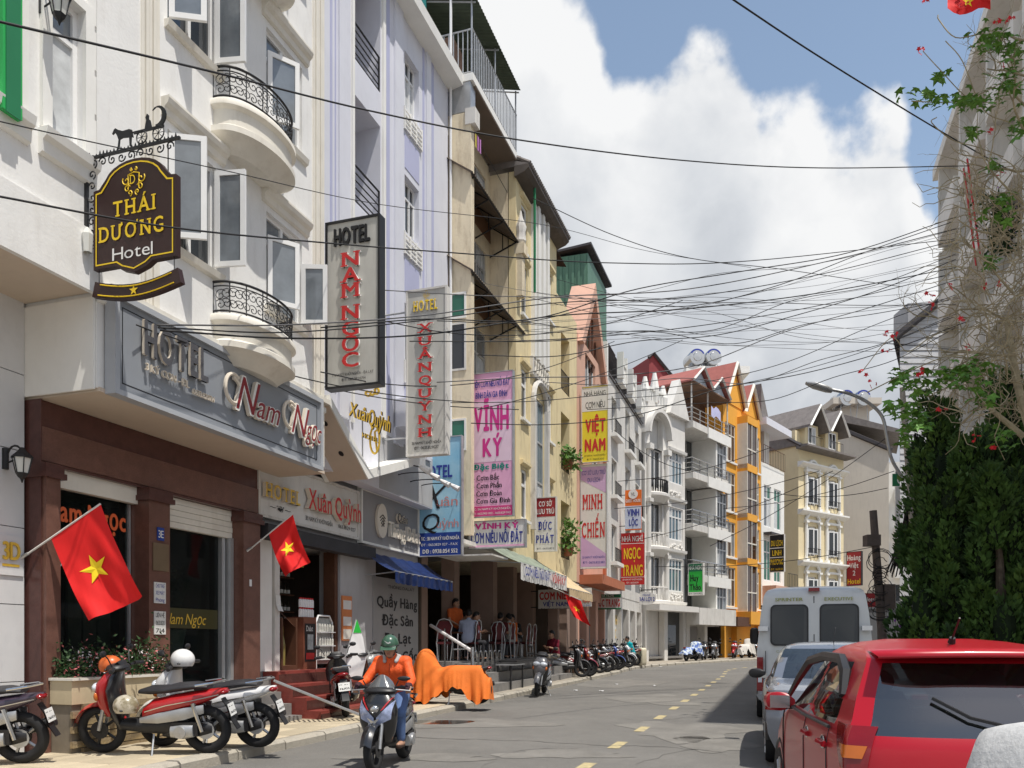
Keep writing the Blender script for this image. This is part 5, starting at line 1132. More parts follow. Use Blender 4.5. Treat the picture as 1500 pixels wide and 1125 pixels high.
# ================================================================== yellow house with planted balconies
b = Thing(F1, 19.7, 0, 'row_house', 'narrow yellow house with planted dark balconies and an open top terrace', 'building')
A, E = 19.72, 22.6
body(b, A, E, -9, -.3, 3.8, 13.0, YEL)
ops = [(20.3, 21.5, z, z + 2.0, 1.2) for z in (4.5, 7.6, 10.4)]
wall_skin(b, 'wall', A, E, 1.0, 3.8, 13.1, ops, YEL, .3)
bx(b, 'balcony_back', WOOD, *[(20.3, 21.5, -.25, -.22, z, z + 2) for _, _, z, _, _ in ops])
for a, c, z0, z1, _ in ops:
    railing(b, [(a, .98), (c, .98)], z0, z0 + .7, IRON, 'balcony_railing', 7); bx(b, 'balcony_door', WHITE2, (a + .1, a + .2, -.2, -.17, z0, z1 - .2), (c - .5, c - .42, -.2, -.17, z0, z1 - .2))
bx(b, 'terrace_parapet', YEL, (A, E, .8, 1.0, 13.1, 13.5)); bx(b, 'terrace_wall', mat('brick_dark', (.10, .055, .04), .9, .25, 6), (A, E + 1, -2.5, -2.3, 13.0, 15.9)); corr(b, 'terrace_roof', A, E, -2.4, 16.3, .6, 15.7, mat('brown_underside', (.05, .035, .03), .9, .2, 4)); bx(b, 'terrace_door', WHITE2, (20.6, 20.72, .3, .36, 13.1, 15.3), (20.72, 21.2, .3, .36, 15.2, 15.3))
for k, z in enumerate((4.6, 7.7)):
    g = Thing(F1, 20.9, 1.1, 'balcony_plants', ('leafy plants spilling from the lower yellow balcony', 'leafy plants on the middle yellow balcony')[k], 'plant', 'balcony plants', z0=z); rr = random.Random(k); q = MB()
    for i in range(260): quadleaf(q, (rr.gauss(0, .45), rr.gauss(-.05, .15), rr.uniform(.1, 1.3) if k == 0 else rr.uniform(0, .7)), rr.uniform(.06, .13), rr)
    struct(q.build('foliage', LEAF, g.root), 'stuff'); q = MB(); q.lathe([(.001, 0), (.14, 0), (.2, .3)], (0, 0, 0), 10); q.build('pot', mat('terracotta', (.35, .14, .08), .8), g.root)
# ================================================================== pink house with steep gable and green shed
b = Thing(F1, 22.6, 0, 'row_house', 'pink house with steep wooden-striped gable and green metal shed on top', 'building')
A, E = 22.62, 27.6
body(b, A, E, -9, .6, 3.8, 13.2, PINK)
ops = [(25.2, 26.6, z, z + 1.7) for z in (5.0, 8.0)] + [(24.0, 25.8, 10.9, 12.9)]
wall_skin(b, 'wall', A, E, 1.0, 3.8, 13.2, ops, PINK, .3)
for a, c, z0, z1 in ops: window(b, a, c, z0, z1, .9, 2, fm=UPVC, fw=.09)
q = b.mb(); G = [(22.7, 12.9), (25.0, 16.0), (27.5, 12.6)]; th = .35
q.prism([(G[0][0], 0.2, G[0][1]), (G[1][0], 0.2, G[1][1]), (G[1][0], 0.2, G[1][1] - th * 1.7), (G[0][0] + th * 1.2, 0.2, G[0][1])], (0, 1.0, 0)); q.prism([(G[1][0], 0.2, G[1][1]), (G[2][0], 0.2, G[2][1]), (G[2][0] - th * 1.2, 0.2, G[2][1]), (G[1][0], 0.2, G[1][1] - th * 1.7)], (0, 1.0, 0)); b.part('gable_roof', q, PINK)
for k in range(7): f = (k + 1) / 8; s = 22.8 + 4.4 * f; z1 = 12.9 + (3.0 * (f / .5) if f < .5 else 3.0 * (1 - f) / .5); bx(b, 'gable_batten', WOOD, (s - .06, s + .06, .9, .96, 12.6, z1))
bx(b, 'gable_infill', WOOD, (23.3, 26.9, .62, .66, 12.4, 13.6)); bx(b, 'tile_hung_panel', mat('brown_shingle', (.16, .10, .07), .9, .3, 9, .6, 18), (26.2, 27.5, 1.0, 1.06, 9.9, 12.3)); bx(b, 'side_trim', mat('terracotta_trim', (.48, .16, .08), .7, .1, 3), (27.3, 27.55, 1.0, 1.12, 3.9, 9.6)); bx(b, 'awning_slab', mat('terracotta_trim', (.48, .16, .08), .7, .1, 3), (A + .4, E, 1.0, 1.9, 3.75, 4.1))
sh = bx(b, 'roof_shed', GREENM, (25.9, 29.7, -3.5, .66, 13.3, 17.7))
q = b.mb()
for k in range(16): t = -3.4 + k * .26; q.box(25.86, 25.899, t, t + .10, 13.4, 17.65)
b.part('shed_rib', q, GREENM, sh); q = b.mb(); q.add([(25.7, -3.6, 17.6), (30, -3.6, 17.6), (30, .85, 17.95), (25.7, .85, 17.95), (25.7, -3.6, 17.68), (30, -3.6, 17.68), (30, .85, 18.05), (25.7, .85, 18.05)], [(0, 1, 2, 3), (4, 5, 6, 7), (0, 1, 5, 4), (1, 2, 6, 5), (2, 3, 7, 6), (3, 0, 4, 7)]); b.part('shed_roof', q, TILED, sh)
# ================================================================== white house with dark mansard
b = Thing(F1, 27.6, 0, 'row_house', 'white house with dark slate mansard and white dormer balustrades', 'building')
A, E = 27.62, 37.4
body(b, A, E, -9, .7, 3.7, 13.6, OLDW)
ops = [(32.6, 33.9, z, z + 2.0, .3) for z in (5.2, 8.2, 11.0)] + [(35.5, 36.6, z, z + 1.7, .3) for z in (5.2, 8.2, 11.0)] + [(29.2, 30.4, z, z + 1.7, .3) for z in (5.2, 8.2, 11.0)]
wall_skin(b, 'wall', A, E, 1.0, 3.7, 13.4, ops, OLDW, .3)
for a, c, z0, z1, _ in ops:
    window(b, a, c, z0, z1, .85, 2, fw=.08); bx(b, 'ledge', WHITE2, (a - .2, c + .2, 1.0, 1.3, z0 - .18, z0 - .02)); railing(b, [(a - .1, 1.2), (c + .1, 1.2)], z0, z0 + .6, IRON, 'window_railing', 6)
q = b.mb(); q.prism([(A, 1.05, 13.4), (A, -.6, 17.6), (A, -4, 17.6), (A, -4, 13.4)], (E - A, 0, 0)); b.part('mansard_roof', q, TILED)
for k in range(14): f = k / 14; q = b.mb(); q.tube([(A, 1.08 - 1.65 * f, 13.5 + 4.2 * f), (E, 1.08 - 1.65 * f, 13.5 + 4.2 * f)], .03, 4); b.part('slate_course', q, TILED)
for s, z in ((30.5, 13.7), (33.0, 13.7), (35.6, 13.7)):
    q = b.mb(); q.box(s - .5, s + .5, .1, 1.35, z - .2, z); 
    for k in range(5): q.tube([(s - .4 + k * .2, 1.25, z), (s - .4 + k * .2, 1.25, z + .35), (s - .4 + k * .2, 1.25, z + .7)], [.05, .08, .05], 6)
    q.box(s - .5, s + .5, 1.15, 1.35, z + .7, z + .82); q.box(s - .55, s - .4, 1.1, 1.4, z, z + 1.2); q.box(s + .4, s + .55, 1.1, 1.4, z, z + 1.2); b.part('dormer_balustrade', q, WHITE2)
bx(b, 'raking_trim', WHITE2, (A, A + .25, .6, 1.12, 12.6, 14.6))

# ================================================================== F2: houses round the bend
b = Thing(F2, 0, 0, 'row_house', 'ornate white townhouse with vaulted niche, columns and curved balconies', 'building')
ZT = 15.0
body(b, 0, 4.9, -9, -.35, .2, ZT - .5, STONE)
body(b, -.001, 4.901, -9, -.25, ZT - .5, ZT - .2, STONE, 'attic')
fz = [3.9, 6.9, 9.9]
ops = [(.7, 2.0, z + .3, z + 2.5, .3) for z in fz] + [(2.9, 4.6, z + .5, z + 2.4, .2) for z in (4.0, 7.0, 10.3)] + [(.55, 2.1, 12.4, 14.2, .34)]
wall_skin(b, 'wall', 0, 4.9, 0, 3.6, ZT, ops, STONE, .34)
for z in fz: window(b, .7, 2.0, z + .3, z + 2.5, -.15, 2, fm=UPVC, fw=.08, gm=GLASS)
for z in (4.0, 7.0, 10.3): window(b, 2.9, 4.6, z + .5, z + 2.4, -.06, 4, fm=UPVC, fw=.08, sub=.72, gm=GLASSB)
for z in fz:
    q = b.mb(); n = 14; prof = [(.0, z), (.10, z - .06), (.10, z - .2), (-.05, z - .3), (-.3, z - .55)]; rows_ = []
    for g_, zz_ in prof: rows_.append([(1.35 - (.95 + g_) * math.cos(PI * i / n), (.55 + g_) * math.sin(PI * i / n), zz_) for i in range(n + 1)])
    q.grid(rows_); q.poly(rows_[0]); bal = b.part('balcony', q, STONE, smooth=True); q = b.mb()
    for i in range(n + 1): a = PI * i / n; p = (1.35 - .9 * math.cos(a), .5 * math.sin(a)); q.tube([(p[0], p[1], z), (p[0], p[1], z + .3), (p[0], p[1], z + .65)], [.03, .055, .03], 5)
    q.tube([(1.35 - .9 * math.cos(PI * i / n), .5 * math.sin(PI * i / n), z + .7) for i in range(n + 1)], .05, 5); b.part('balustrade', q, IRON if z > 9 else STONE, bal)
q = b.mb()
for s in (.3, 2.4): q.tube([(s, .08, 3.6), (s, .08, 12.2)], .13, 10); q.box(s - .22, s + .22, -.05, .3, 12.2, 12.5); q.box(s - .2, s + .2, -.05, .28, 6.3, 6.5); q.box(s - .2, s + .2, -.05, .28, 9.3, 9.5)
b.part('column', q, STONE, smooth=True)
q = b.mb()      # vaulted hood over the top niche
rows_ = [[(1.35 - 1.2 * math.cos(PI * i / 12), d, 13.1 + 1.3 * math.sin(PI * i / 12)) for i in range(13)] for d in (-.3, .35)]; q.grid(rows_); rows2 = [[(1.35 - 1.38 * math.cos(PI * i / 12), d, 13.1 + 1.5 * math.sin(PI * i / 12)) for i in range(13)] for d in (-.3, .35)]; q.grid(rows2); q.grid([rows_[1], rows2[1]]); b.part('vault', q, STONE, smooth=True)
for z in (3.7, 6.75, 9.75, 12.6): moulding(b, 'string_course', 2.6, 4.9, 0, [(.02, z), (.14, z + .05), (.16, z + .2), (.0, z + .24)], STONE)
q = b.mb(); rr = random.Random(6)
for z in (9.9, 6.8, 3.9):
    for i in range(16): q.ell((3.0 + rr.uniform(0, 1.5), .04, z + .3 + rr.uniform(-.15, .15)), (.1, .06, .08), 6, 4)
b.part('relief_panel', q, STONE)
q = b.mb(); q.prism([(2.5, -.3, ZT - .3), (3.75, -.3, ZT + 1.9), (5.0, -.3, ZT - .3)], (0, .55, 0)); b.part('gable', q, STONE); q = b.mb()
for (s, z, h) in ((.2, ZT, 1.2), (1.3, ZT + .2, 1.5), (2.3, ZT, 1.2)): q.tube([(s, -.1, z - .2), (s, -.1, z + h * .4), (s, -.1, z + h)], [.2, .28, .1], 8)
for k in range(9): q.tube([(.1 + k * .28, -.05, ZT - .2), (.1 + k * .28, -.05, ZT + .6)], .05, 5)
q.box(0, 2.5, -.12, .05, ZT + .6, ZT + .72); b.part('roof_balustrade', q, WHITE2)
shop_shell(b, 0.05, 4.85, .75, 3.5, DARK, 4, 0); 
for s0, s1 in ((0, .35), (2.2, 2.6), (4.6, 4.9)): bx(b, 'shop_pier', STONE, (s0, s1, -.3, .05, .3, 3.6))
bx(b, 'dark_door', GLASS, (2.65, 4.55, -.25, -.2, .7, 3.5)); bx(b, 'fascia', STONE, (0, 4.9, -.05, .9, 3.3, 3.62))
# ---- grey house with stacked balconies
b = Thing(F2, 4.9, 0, 'row_house', 'grey house with stacked open balconies and small gabled roof', 'building')
A, E = 4.95, 10.35
body(b, A, E, -9, -1.3, .3, 16.2, GREYPL); sl_ = [5.6, 8.6, 11.7, 14.7]
for z in sl_:
    bx(b, 'balcony_slab', OLDW, (A, E, -1.3, .5, z - .38, z)); bx(b, 'slab_fascia', WHITE2, (A + 2.0, E, .5, .58, z - .62, z + .02)); railing(b, [(A + .05, -.6), (A + .05, .42), (E - .1, .42)], z, z + .85, STEEL, 'balcony_railing', 1.0, 2, .022)
for z in sl_[:-1] + [2.6]:
    bx(b, 'dark_glazing', GLASS, (A + .1, A + 3.4, -1.28, -1.24, z + .02, z + 2.55)); bx(b, 'mullion', ALU, *[(A + .1 + k * .82, A + .16 + k * .82, -1.24, -1.2, z, z + 2.55) for k in range(5)])
    bx(b, 'pier', WHITE2, (A + 3.45, A + 3.65, -1.3, .4, z, z + 2.62)); window(b, A + 3.7, E - .15, z + .3, z + 2.5, .3, 3, fm=ALU, gm=GLASS, fw=.08, sub=.7); bx(b, 'parapet', OLDW, (A + 3.66, E, .1, .42, z, z + .3))
bx(b, 'terrace_back', mat('brown_wall', (.20, .12, .08), .9, .2, 2), (A, E, -1.28, -1.22, 14.7, 17.0))
for k, s in enumerate((6.0, 8.6)):
    q = b.mb(); q.prism([(s - 1.3, -2.2, 17.1), (s, -2.2, 18.1), (s + 1.3, -2.2, 17.1), (s + 1.3, -2.2, 17.0), (s, -2.2, 17.95), (s - 1.3, -2.2, 17.0)], (0, 2.9, 0)); b.part('gable_roof', q, TILER); q = b.mb(); q.prism([(s - 1.1, .4, 17.05), (s, .4, 17.9), (s + 1.1, .4, 17.05)], (0, .08, 0)); b.part('gable_front', q, mat('blue_grey_panel', (.45, .50, .55), .6, .1, 3)); q = b.mb(); q.tube([(s - 1.35, .72, 17.05), (s, .72, 18.1), (s + 1.35, .72, 17.05)], .09, 4); b.part('barge_board', q, OLDW)
for s in (A + .1, 7.3, E - .1): q = b.mb(); q.tube([(s, .35, 14.7), (s, .35, 17.1)], .05, 6); b.part('terrace_post', q, OLDW)
bx(b, 'ceiling', mat('brown_wall', (.20, .12, .08), .9, .2, 2), (A, E, -1.2, .6, 16.98, 17.06))
q = b.mb(); q.grid([[(7.6 + .35 * i, .45, 16.2 - .3 * j - .12 * math.sin(i * 2)) for i in range(5)] for j in range(3)]); b.part('laundry', q, mat('lilac_cloth', (.55, .55, .8), .9))
shop_shell(b, A, E, .8, 2.55, DARK, 4, -.2); bx(b, 'shop_pier', OLDW, (A, A + .4, -.4, .1, .3, 2.6)); bx(b, 'shop_pier', OLDW, (7.4, 7.8, -.4, .1, .3, 2.6)); bx(b, 'shop_fascia', OLDW, (A, E, -.1, .9, 2.6, 3.6))
# ---- orange house with brown glass bays
b = Thing(F2, 10.4, 0, 'row_house', 'orange house with brown glass bay windows and red gabled roof', 'building')
A, E = 10.4, 16.9
body(b, A, E, -9, -.25, .3, 17.3, ORANGE); wz = [(3.3, 5.6), (6.6, 8.6), (9.6, 11.9), (12.9, 15.1)]; wz = [(z0 + .6, z1 + .9) for z0, z1 in wz]
ops = []
for z0, z1 in wz: ops += [(A + .3, A + 2.0, z0, z1), (E - 2.3, E - .25, z0, z1)]
wall_skin(b, 'wall', A, E, 0, 2.9, 17.3, ops, ORANGE, .25)
for z0, z1 in wz:
    window(b, A + .3, A + 2.0, z0, z1, -.05, 3, fm=CREAMTRIM, gm=GLASSBR, fw=.07, sub=.7); window(b, E - 2.3, E - .25, z0, z1, -.05, 4, fm=CREAMTRIM, gm=GLASSBR, fw=.07, sub=.7)
    bx(b, 'white_sill', WHITE2, (A + .2, A + 2.1, 0, .12, z0 - .14, z0 - .02)); bx(b, 'white_sill', WHITE2, (E - 2.4, E - .15, 0, .12, z0 - .14, z0 - .02))
    fr = bx(b, 'bay_window', CREAMTRIM, (A + 2.3, A + 2.38, .0, .7, z0 - .3, z1 + .2), (A + 4.0, A + 4.08, .0, .7, z0 - .3, z1 + .2), (A + 3.1, A + 3.17, .62, .7, z0 - .3, z1 + .2), (A + 2.38, A + 4.0, .6, .69, z0 + .95, z0 + 1.03))
    bx(b, 'pane', GLASSBR, (A + 2.38, A + 3.1, .60, .64, z0 - .3, z1 + .2), parent=fr); bx(b, 'pane', GLASSBR, (A + 3.17, A + 4.0, .60, .64, z0 - .3, z1 + .2), parent=fr); bx(b, 'pane', GLASSBR, (A + 2.32, A + 2.36, .02, .6, z0 - .3, z1 + .2), parent=fr)
    bx(b, 'bay_spandrel', ORANGE, (A + 2.3, A + 4.08, .0, .72, z1 + .2, z1 + .68))
bx(b, 'bay_base', ORANGE, (A + 2.2, E, .0, 1.0, 2.75, 3.6)); lettering(b.root, 'HOTEL', (4.6, -1.01, 2.9 - b.z0 + .1), (1, 0, 0), (0, 0, 1), 1.3, .4, WOOD, bold=.02)
for s, zb, zt, w_ in ((12.1, 17.3, 20.0, 1.6), (14.9, 17.2, 19.2, 1.3)):
    q = b.mb(); q.prism([(s - w_, -.3, zb), (s, -.3, zt), (s + w_, -.3, zb)], (0, .35, 0)); b.part('gable', q, ORANGE); q = b.mb(); q.tube([(s - w_ - .1, .25, zb - .05), (s, .25, zt + .1), (s + w_ + .1, .25, zb - .05)], .14, 4); b.part('barge_board', q, CREAMTRIM)
    q = b.mb(); q.prism([(s - w_ - .1, -5, zb + .05), (s, -5, zt + .18), (s + w_ + .1, -5, zb + .05), (s, -5, zt + .05)], (0, 5.2, 0)); b.part('roof', q, TILER)
shop_shell(b, A, E, .8, 2.9, DARK, 4, -.05); [bx(b, 'shop_pier', ORANGE, (a, c, -.3, .1, .3, 2.95)) for a, c in ((A, A + .5), (A + 2.0, A + 2.4), (E - .5, E))]; bx(b, 'awning_sign', WOOD, (A + .2, A + 2.4, .1, .9, 2.6, 3.2))
# ---- white house with green windows
b = Thing(F2, 16.9, 0, 'row_house', 'white house with green windows and a roof balcony beside the yellow hotel', 'building')
A, E = 17.0, 21.6
body(b, A, E, -6, -.3, 4.0, 14.6, WHITE2); ops = [(A + .5, A + 1.9, z, z + 3.0) for z in (9.9, 6.0)] + [(A + 2.5, A + 3.9, z, z + 3.0) for z in (9.9, 6.0)]
wall_skin(b, 'wall', A, E, 0, 4.2, 14.4, ops, WHITE2, .25)
for a, c, z0, z1 in ops: window(b, a, c, z0, z1, -.05, 2, fm=UPVC, gm=GLASSG, fw=.09, sub=.7)
bx(b, 'ledge', TILED, (A + .4, A + 3.2, 0, .6, 9.3, 9.45)); railing(b, [(A + .2, .1), (E - .1, .1)], 14.4, 15.7, WOOD, 'roof_railing', 3)
bx(b, 'roof_slab', LAV, (A - .3, E + .2, -3, .5, 17.0, 17.5)); bx(b, 'roof_pier', OLDW, (A + 1.6, A + 2.6, -1.5, -.4, 14.4, 17.0)); bx(b, 'roof_back', PINK, (A, E, -3, -2.6, 14.4, 17.0)); q = b.mb(); q.prism([(A, -2, 17.5), (A, -2, 20.0), (A + 1.6, -2, 17.5)], (0, 2, 0)); b.part('roof_fin', q, TILEG)
shop_shell(b, A, E, .8, 4.0, DARK, 4, -.05); bx(b, 'lower_balcony', PINK, (A + .2, E, .0, 1.0, 4.0, 5.6)); railing(b, [(A + 2.6, 1.0), (E, 1.0)], 5.6, 6.6, IRON, 'lower_railing', 3)
blade(F2, 16.6, 1127, 1149, 783, 838, 'black sign with yellow lettering on the white house by the orange one', INKK, [('DU LỊCH', .12, .88, .16, .30, YELL, dict(bold=.02)), ('LINH', .2, .8, .42, .56, YELL, dict(bold=.02)), ('PHƯƠNG', .08, .92, .66, .80, YELL, dict(bold=.02)), ('ĐT: 0633.53', .1, .9, .90, .95, YELL)], OLDW, .15, wall_t=0, bands=((.35, .37, WHITE2), (.60, .62, WHITE2)))
blade(F2, 4.7, 985, 1004, 820, 882, 'grey vertical sign with pale stacked RỪNG LAN letters', mat('sign_slate', (.25, .27, .28), .5, .06, 2), [(ch, .28, .74, .04 + k * .135, .04 + k * .135 + .09, INKW, dict(bold=.03, serif=True)) for k, ch in enumerate('RỪNGLAN')], IRON, .2, wall_t=0)
blade(F2, 4.86, 1008, 1030, 825, 872, 'bright green guesthouse sign with black lettering', SIGNGRN, [('NHÀ NGHỈ', .05, .95, .08, .20, INKW, dict(bold=.02)), ('Huy', .15, .7, .36, .56, INKK, dict(bold=.04)), ('Thảo', .1, .85, .66, .84, INKK, dict(bold=.04)), ('ĐT: 0633.82', .05, .9, .93, .97, INKK)], OLDW, .2, wall_t=.5, bands=((.02, .26, SIGNDG), (.90, .99, SIGNW)))
# ================================================================== yellow hotel with white pediments
b = Thing(F3, 0, 0, 'hotel_building', 'yellow hotel with white pedimented windows and grey tiled dormers', 'building')
A, E = 0, 6.7
body(b, A, E, -14, -.3, .3, 18.6, HOTELY); fz = [4.0, 8.1, 12.2]
ops = [(s, s + 1.35, z + .5, z + 2.9) for z in fz for s in (1.2, 4.2)] + [(s, s + 1.1, 16.4 + .6, 18.4) for s in ()]
wall_skin(b, 'wall', A, E, 0, .3, 17.2, ops, HOTELY, .3)
for a, c, z0, z1 in ops:
    fr = window(b, a, c, z0, z1, -.12, 2, fm=UPVC, fw=.1); leaf(b, a + .1, .0, math.radians(25), .6, z0 + .1, z1 - .2, fr, fw=.1); leaf(b, a + .75, .0, math.radians(25), .55, z0 + .1, z1 - .2, fr, fw=.1)
    q = b.mb(); q.tube([(a - .35 + 2.05 * i / 12, .12, z1 + .45 + .75 * math.sin(PI * i / 12)) for i in range(13)], .13, 5); q.box(a - .4, c + .4, 0, .18, z1 + .32, z1 + .5); b.part('pediment', q, WHITE2)
    q = b.mb()
    for s in (a - .28, c + .28): q.tube([(s, .12, z0 - .3), (s, .12, z1 + .3)], .13, 8); q.box(s - .2, s + .2, 0, .3, z1 + .2, z1 + .36); q.box(s - .2, s + .2, 0, .3, z0 - .5, z0 - .25)
    b.part('window_column', q, WHITE2, smooth=True); railing(b, [(a - .1, .05), (a - .1, .35), (c + .1, .35), (c + .1, .05)], z0 - .1, z0 + .55, IRON, 'iron_guard', 5)
for z in fz + [16.0]: moulding(b, 'cornice', A - .1, E + .1, 0, [(.02, z - .4), (.2, z - .32), (.5, z - .12), (.5, z), (0, z + .03)], WHITE2)
moulding(b, 'dark_eave', A - .3, E + .3, 0, [(.1, 17.0), (1.0, 17.1), (1.0, 17.25), (.0, 17.3)], TILEG)
for s in (1.7, 4.7):
    bx(b, 'dormer', HOTELY, (s - .95, s + .95, -2.5, .1, 17.3, 19.2)); window(b, s - .55, s + .55, 17.6, 19.0, .15, 2, fm=UPVC, fw=.1); railing(b, [(s - .9, .6), (s + .9, .6)], 17.3, 18.1, IRON, 'dormer_railing', 5)
    q = b.mb(); q.prism([(s - 1.4, -5, 18.7), (s, -5, 20.5), (s + 1.4, -5, 18.7), (s + 1.4, -5, 18.9), (s, -5, 20.75), (s - 1.4, -5, 18.9)], (0, 5.9, 0)); b.part('dormer_roof', q, TILEG); q = b.mb(); q.tube([(s - 1.4, .92, 18.75), (s, .92, 20.6), (s + 1.4, .92, 18.75)], .12, 4); b.part('barge_board', q, WHITE2)
q = b.mb(); q.prism([(A - .2, .3, 17.3), (A - .2, -6, 21.6), (A - .2, -14, 17.3)], (E + .4, 0, 0)); b.part('roof', q, TILEG)
q = b.mb(); q.tube([(A - .25, .4, 17.2), (A - .25, -6, 21.5)], .14, 5); b.part('roof_edge', q, TILED)
blade(F3, 6.9, 1240, 1262, 808, 858, 'dark red hotel sign with cream lettering beside the yellow hotel', SIGNDRED, [('Hoàng', .06, .94, .10, .25, INKW, dict(bold=.02)), ('Việt', .2, .8, .34, .48, INKW, dict(bold=.02)), ('2', .42, .6, .56, .70, INKW, dict(bold=.02)), ('Hotel', .08, .92, .80, .94, YELL, dict(bold=.02))], INKK, .2, wall_t=-.3)
# ================================================================== big plain grey side wall behind
c0, c1 = at(1175, 945, 80), at(1302, 945, 77); fr4 = Frame(c0.x, c0.y, c1.x - c0.x, c1.y - c0.y)
b = Thing(fr4, 0, 0, 'hotel_building', 'tall building with plain grey side wall behind the yellow hotel', 'building'); Wd = (c1 - c0).length
zt = CH + (HY - 605) / FPX * 79; ze = CH + (HY - 660) / FPX * 77
q = b.mb(); q.prism([(-9, 0, .3), (Wd, 0, .3), (Wd, 0, ze), (.5, 0, zt), (-9, 0, zt - 4)], (0, -12, 0)); b.part('wall', q, GREYW)
q = b.mb(); q.tube([(.3, .1, zt + .15), (Wd + .3, .1, ze)], .22, 5); b.part('roof_edge', q, TILED); q = b.mb(); q.prism([(.5, .1, zt), (Wd + 1.0, .1, zt - 2.6), (Wd + 1.0, .1, zt - 2.2), (1.5, .1, zt + .6)], (0, -9, 0)); b.part('roof', q, TILEG)
bx(b, 'front_wall', WHITE2, (Wd - .2, Wd + 1.6, -3, -.6, .3, ze - 1)); 
for k in range(4): bx(b, 'front_balcony', WHITE2, (Wd + .5, Wd + 1.9, -1, -.1, 4 + k * 3.6, 5.2 + k * 3.6)); bx(b, 'front_window', GLASS, (Wd + .6, Wd + 1.5, -.58, -.55, 5.4 + k * 3.6, 7.0 + k * 3.6))
def tank(p, r, L0, ang, lab, legs=1.0):
    g = empty('water_tank', p, ang, lab, 'water tank', 'steel roof water tanks'); q = MB(); q.lathe([(.001, -L0 / 2 - .12), (r * .5, -L0 / 2 - .10), (r * .55, -L0 / 2 - .03), (r * .95, -L0 / 2 - .02), (r, -L0 / 2 + .05), (r, L0 / 2 - .05), (r * .95, L0 / 2), (.001, L0 / 2 + .06)], (0, 0, r + .3), 24, 'y'); q.build('drum', STEEL, g, smooth=True)
    q = MB(); q.lathe([(r * .97, -L0 / 2 - .03), (r * .78, -L0 / 2 - .035)], (0, 0, r + .3), 24, 'y', PI * .15, PI * .85); q.build('blue_band', INKB, g)
    q = MB()
    for y in (-L0 * .35, L0 * .35): q.tube([(-r * .8, y, -legs), (-r * .6, y, .5), (r * .6, y, .5), (r * .8, y, -legs)], .04, 5)
    q.build('stand', GALV, g)
g = empty('roof_tower', at(1085, 945, 95).to_2d().to_3d(), 0, 'white stair tower with flat slab roof carrying two left tanks', 'building'); Y = 95
def rel(px, py): p = at(px, py, Y); o = at(1085, 945, 95); return p.x - o.x, p.z
q = MB(); xa, za = rel(1010, 575); xb, zb = rel(1082, 548); q.box(xa, xb - 1.5, 0, 6, 0, zb); q.build('wall', WHITE2, g); q = MB(); q.box(xa - .6, xb + 1.0, -1, 7, zb - .2, zb + .6); q.build('slab', WHITE2, g)
for k, px in enumerate((1018, 1042)): p = at(px, 541, 94.5); tank((p.x, 95, p.z), .95, 2.2, .15, ('left', 'right')[k] + ' steel water tank on the white tower behind the orange house')
pa = at(1250, 610, 82); g = empty('roof_tower', (pa.x, pa.y, 0), 0, 'grey stair tower with slab roof carrying two right tanks', 'building'); q = MB(); q.box(-1.3, 1.6, 0, 4, 10, pa.z + 1.0); q.build('wall', GREYW, g); q = MB(); q.box(-2.4, 2.4, -1.0, 5, pa.z + 1.0, pa.z + 1.6); q.build('slab', GREYW, g)
for k, px in enumerate((1233, 1257)): p = at(px, 603, 82); tank((p.x, 82, p.z), .8, 2.0, .15, ('left', 'right')[k] + ' steel water tank on the grey tower near the street lamp')
Y = 70; p = at(975, 945, Y); g = empty('maroon_house', (p.x, Y, 0), .35, 'maroon metal-clad rooftop house behind the ornate white townhouse', 'building')
zt = at(950, 522, Y).z; q = MB(); q.prism([(-1.6, 0, 12), (2.2, 0, 12), (2.2, 0, zt - 3.4), (-1.2, 0, zt), (-1.6, 0, zt - .3)], (0, 7, 0)); q.build('wall', MAROON, g); q = MB(); q.tube([(-1.7, -.1, zt - .35), (-1.2, -.1, zt + .1), (2.5, -.1, zt - 3.5)], .16, 4); q.build('roof_edge', TILED, g)
for k in range(3): q = MB(); q.box(-.6 + k * .75, .05 + k * .75, -.06, -.01, zt - 4.6, zt - 2.4 - .7 * k); q.build('window', GLASSB, g)
# ================================================================== ground floors and the open restaurant
RF = 1.05
b = Thing(F1, 11.0, 0, 'restaurant_building', 'open dark restaurant front with raised floor and pink-beige pillars', 'building')
PILL = mat('pinkish_pillar', (.30, .21, .17), .8, .1, 2, stain=.25)
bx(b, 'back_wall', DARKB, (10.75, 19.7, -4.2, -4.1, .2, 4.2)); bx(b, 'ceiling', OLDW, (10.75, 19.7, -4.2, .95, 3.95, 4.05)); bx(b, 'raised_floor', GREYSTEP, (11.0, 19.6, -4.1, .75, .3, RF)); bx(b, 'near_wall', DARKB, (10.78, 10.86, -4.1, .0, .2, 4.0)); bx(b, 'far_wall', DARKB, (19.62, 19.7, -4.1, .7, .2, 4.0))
for k in range(3): bx(b, 'front_step', GREYSTEP, (11.2, 19.4, .751, 1.65 - k * .28, .25 + k * .25, .25 + (k + 1) * .25 - .002))
for s in (11.1, 13.2, 15.4, 17.3, 19.4): bx(b, 'pillar', PILL, (s - .18, s + .18, -.4, -.02 if s < 15 else .3, RF, 3.95))
for s, z0, z1, mm in ((12.2, 2.3, 3.3, INKR), (14.4, 1.9, 3.8, INKR), (16.2, 2.0, 3.1, SIGNW), (18.4, 1.7, 3.5, INKR)):
    g = bx(b, 'hanging_scroll', SIGNW, (s, s + .28, -.6, -.58, z0, z1)); 
    for k in range(int((z1 - z0) / .16)): bx(b, 'scroll_mark', mm, (s + .05, s + .23, -.579, -.57, z0 + .05 + k * .16, z0 + .15 + k * .16), parent=g)
bx(b, 'counter', WOOD, (13.6, 14.9, -2.2, -1.6, RF, RF + 1.0)); bx(b, 'fridge', PLASTICW, (12.0, 12.6, -3.6, -3.0, RF, RF + 1.8))
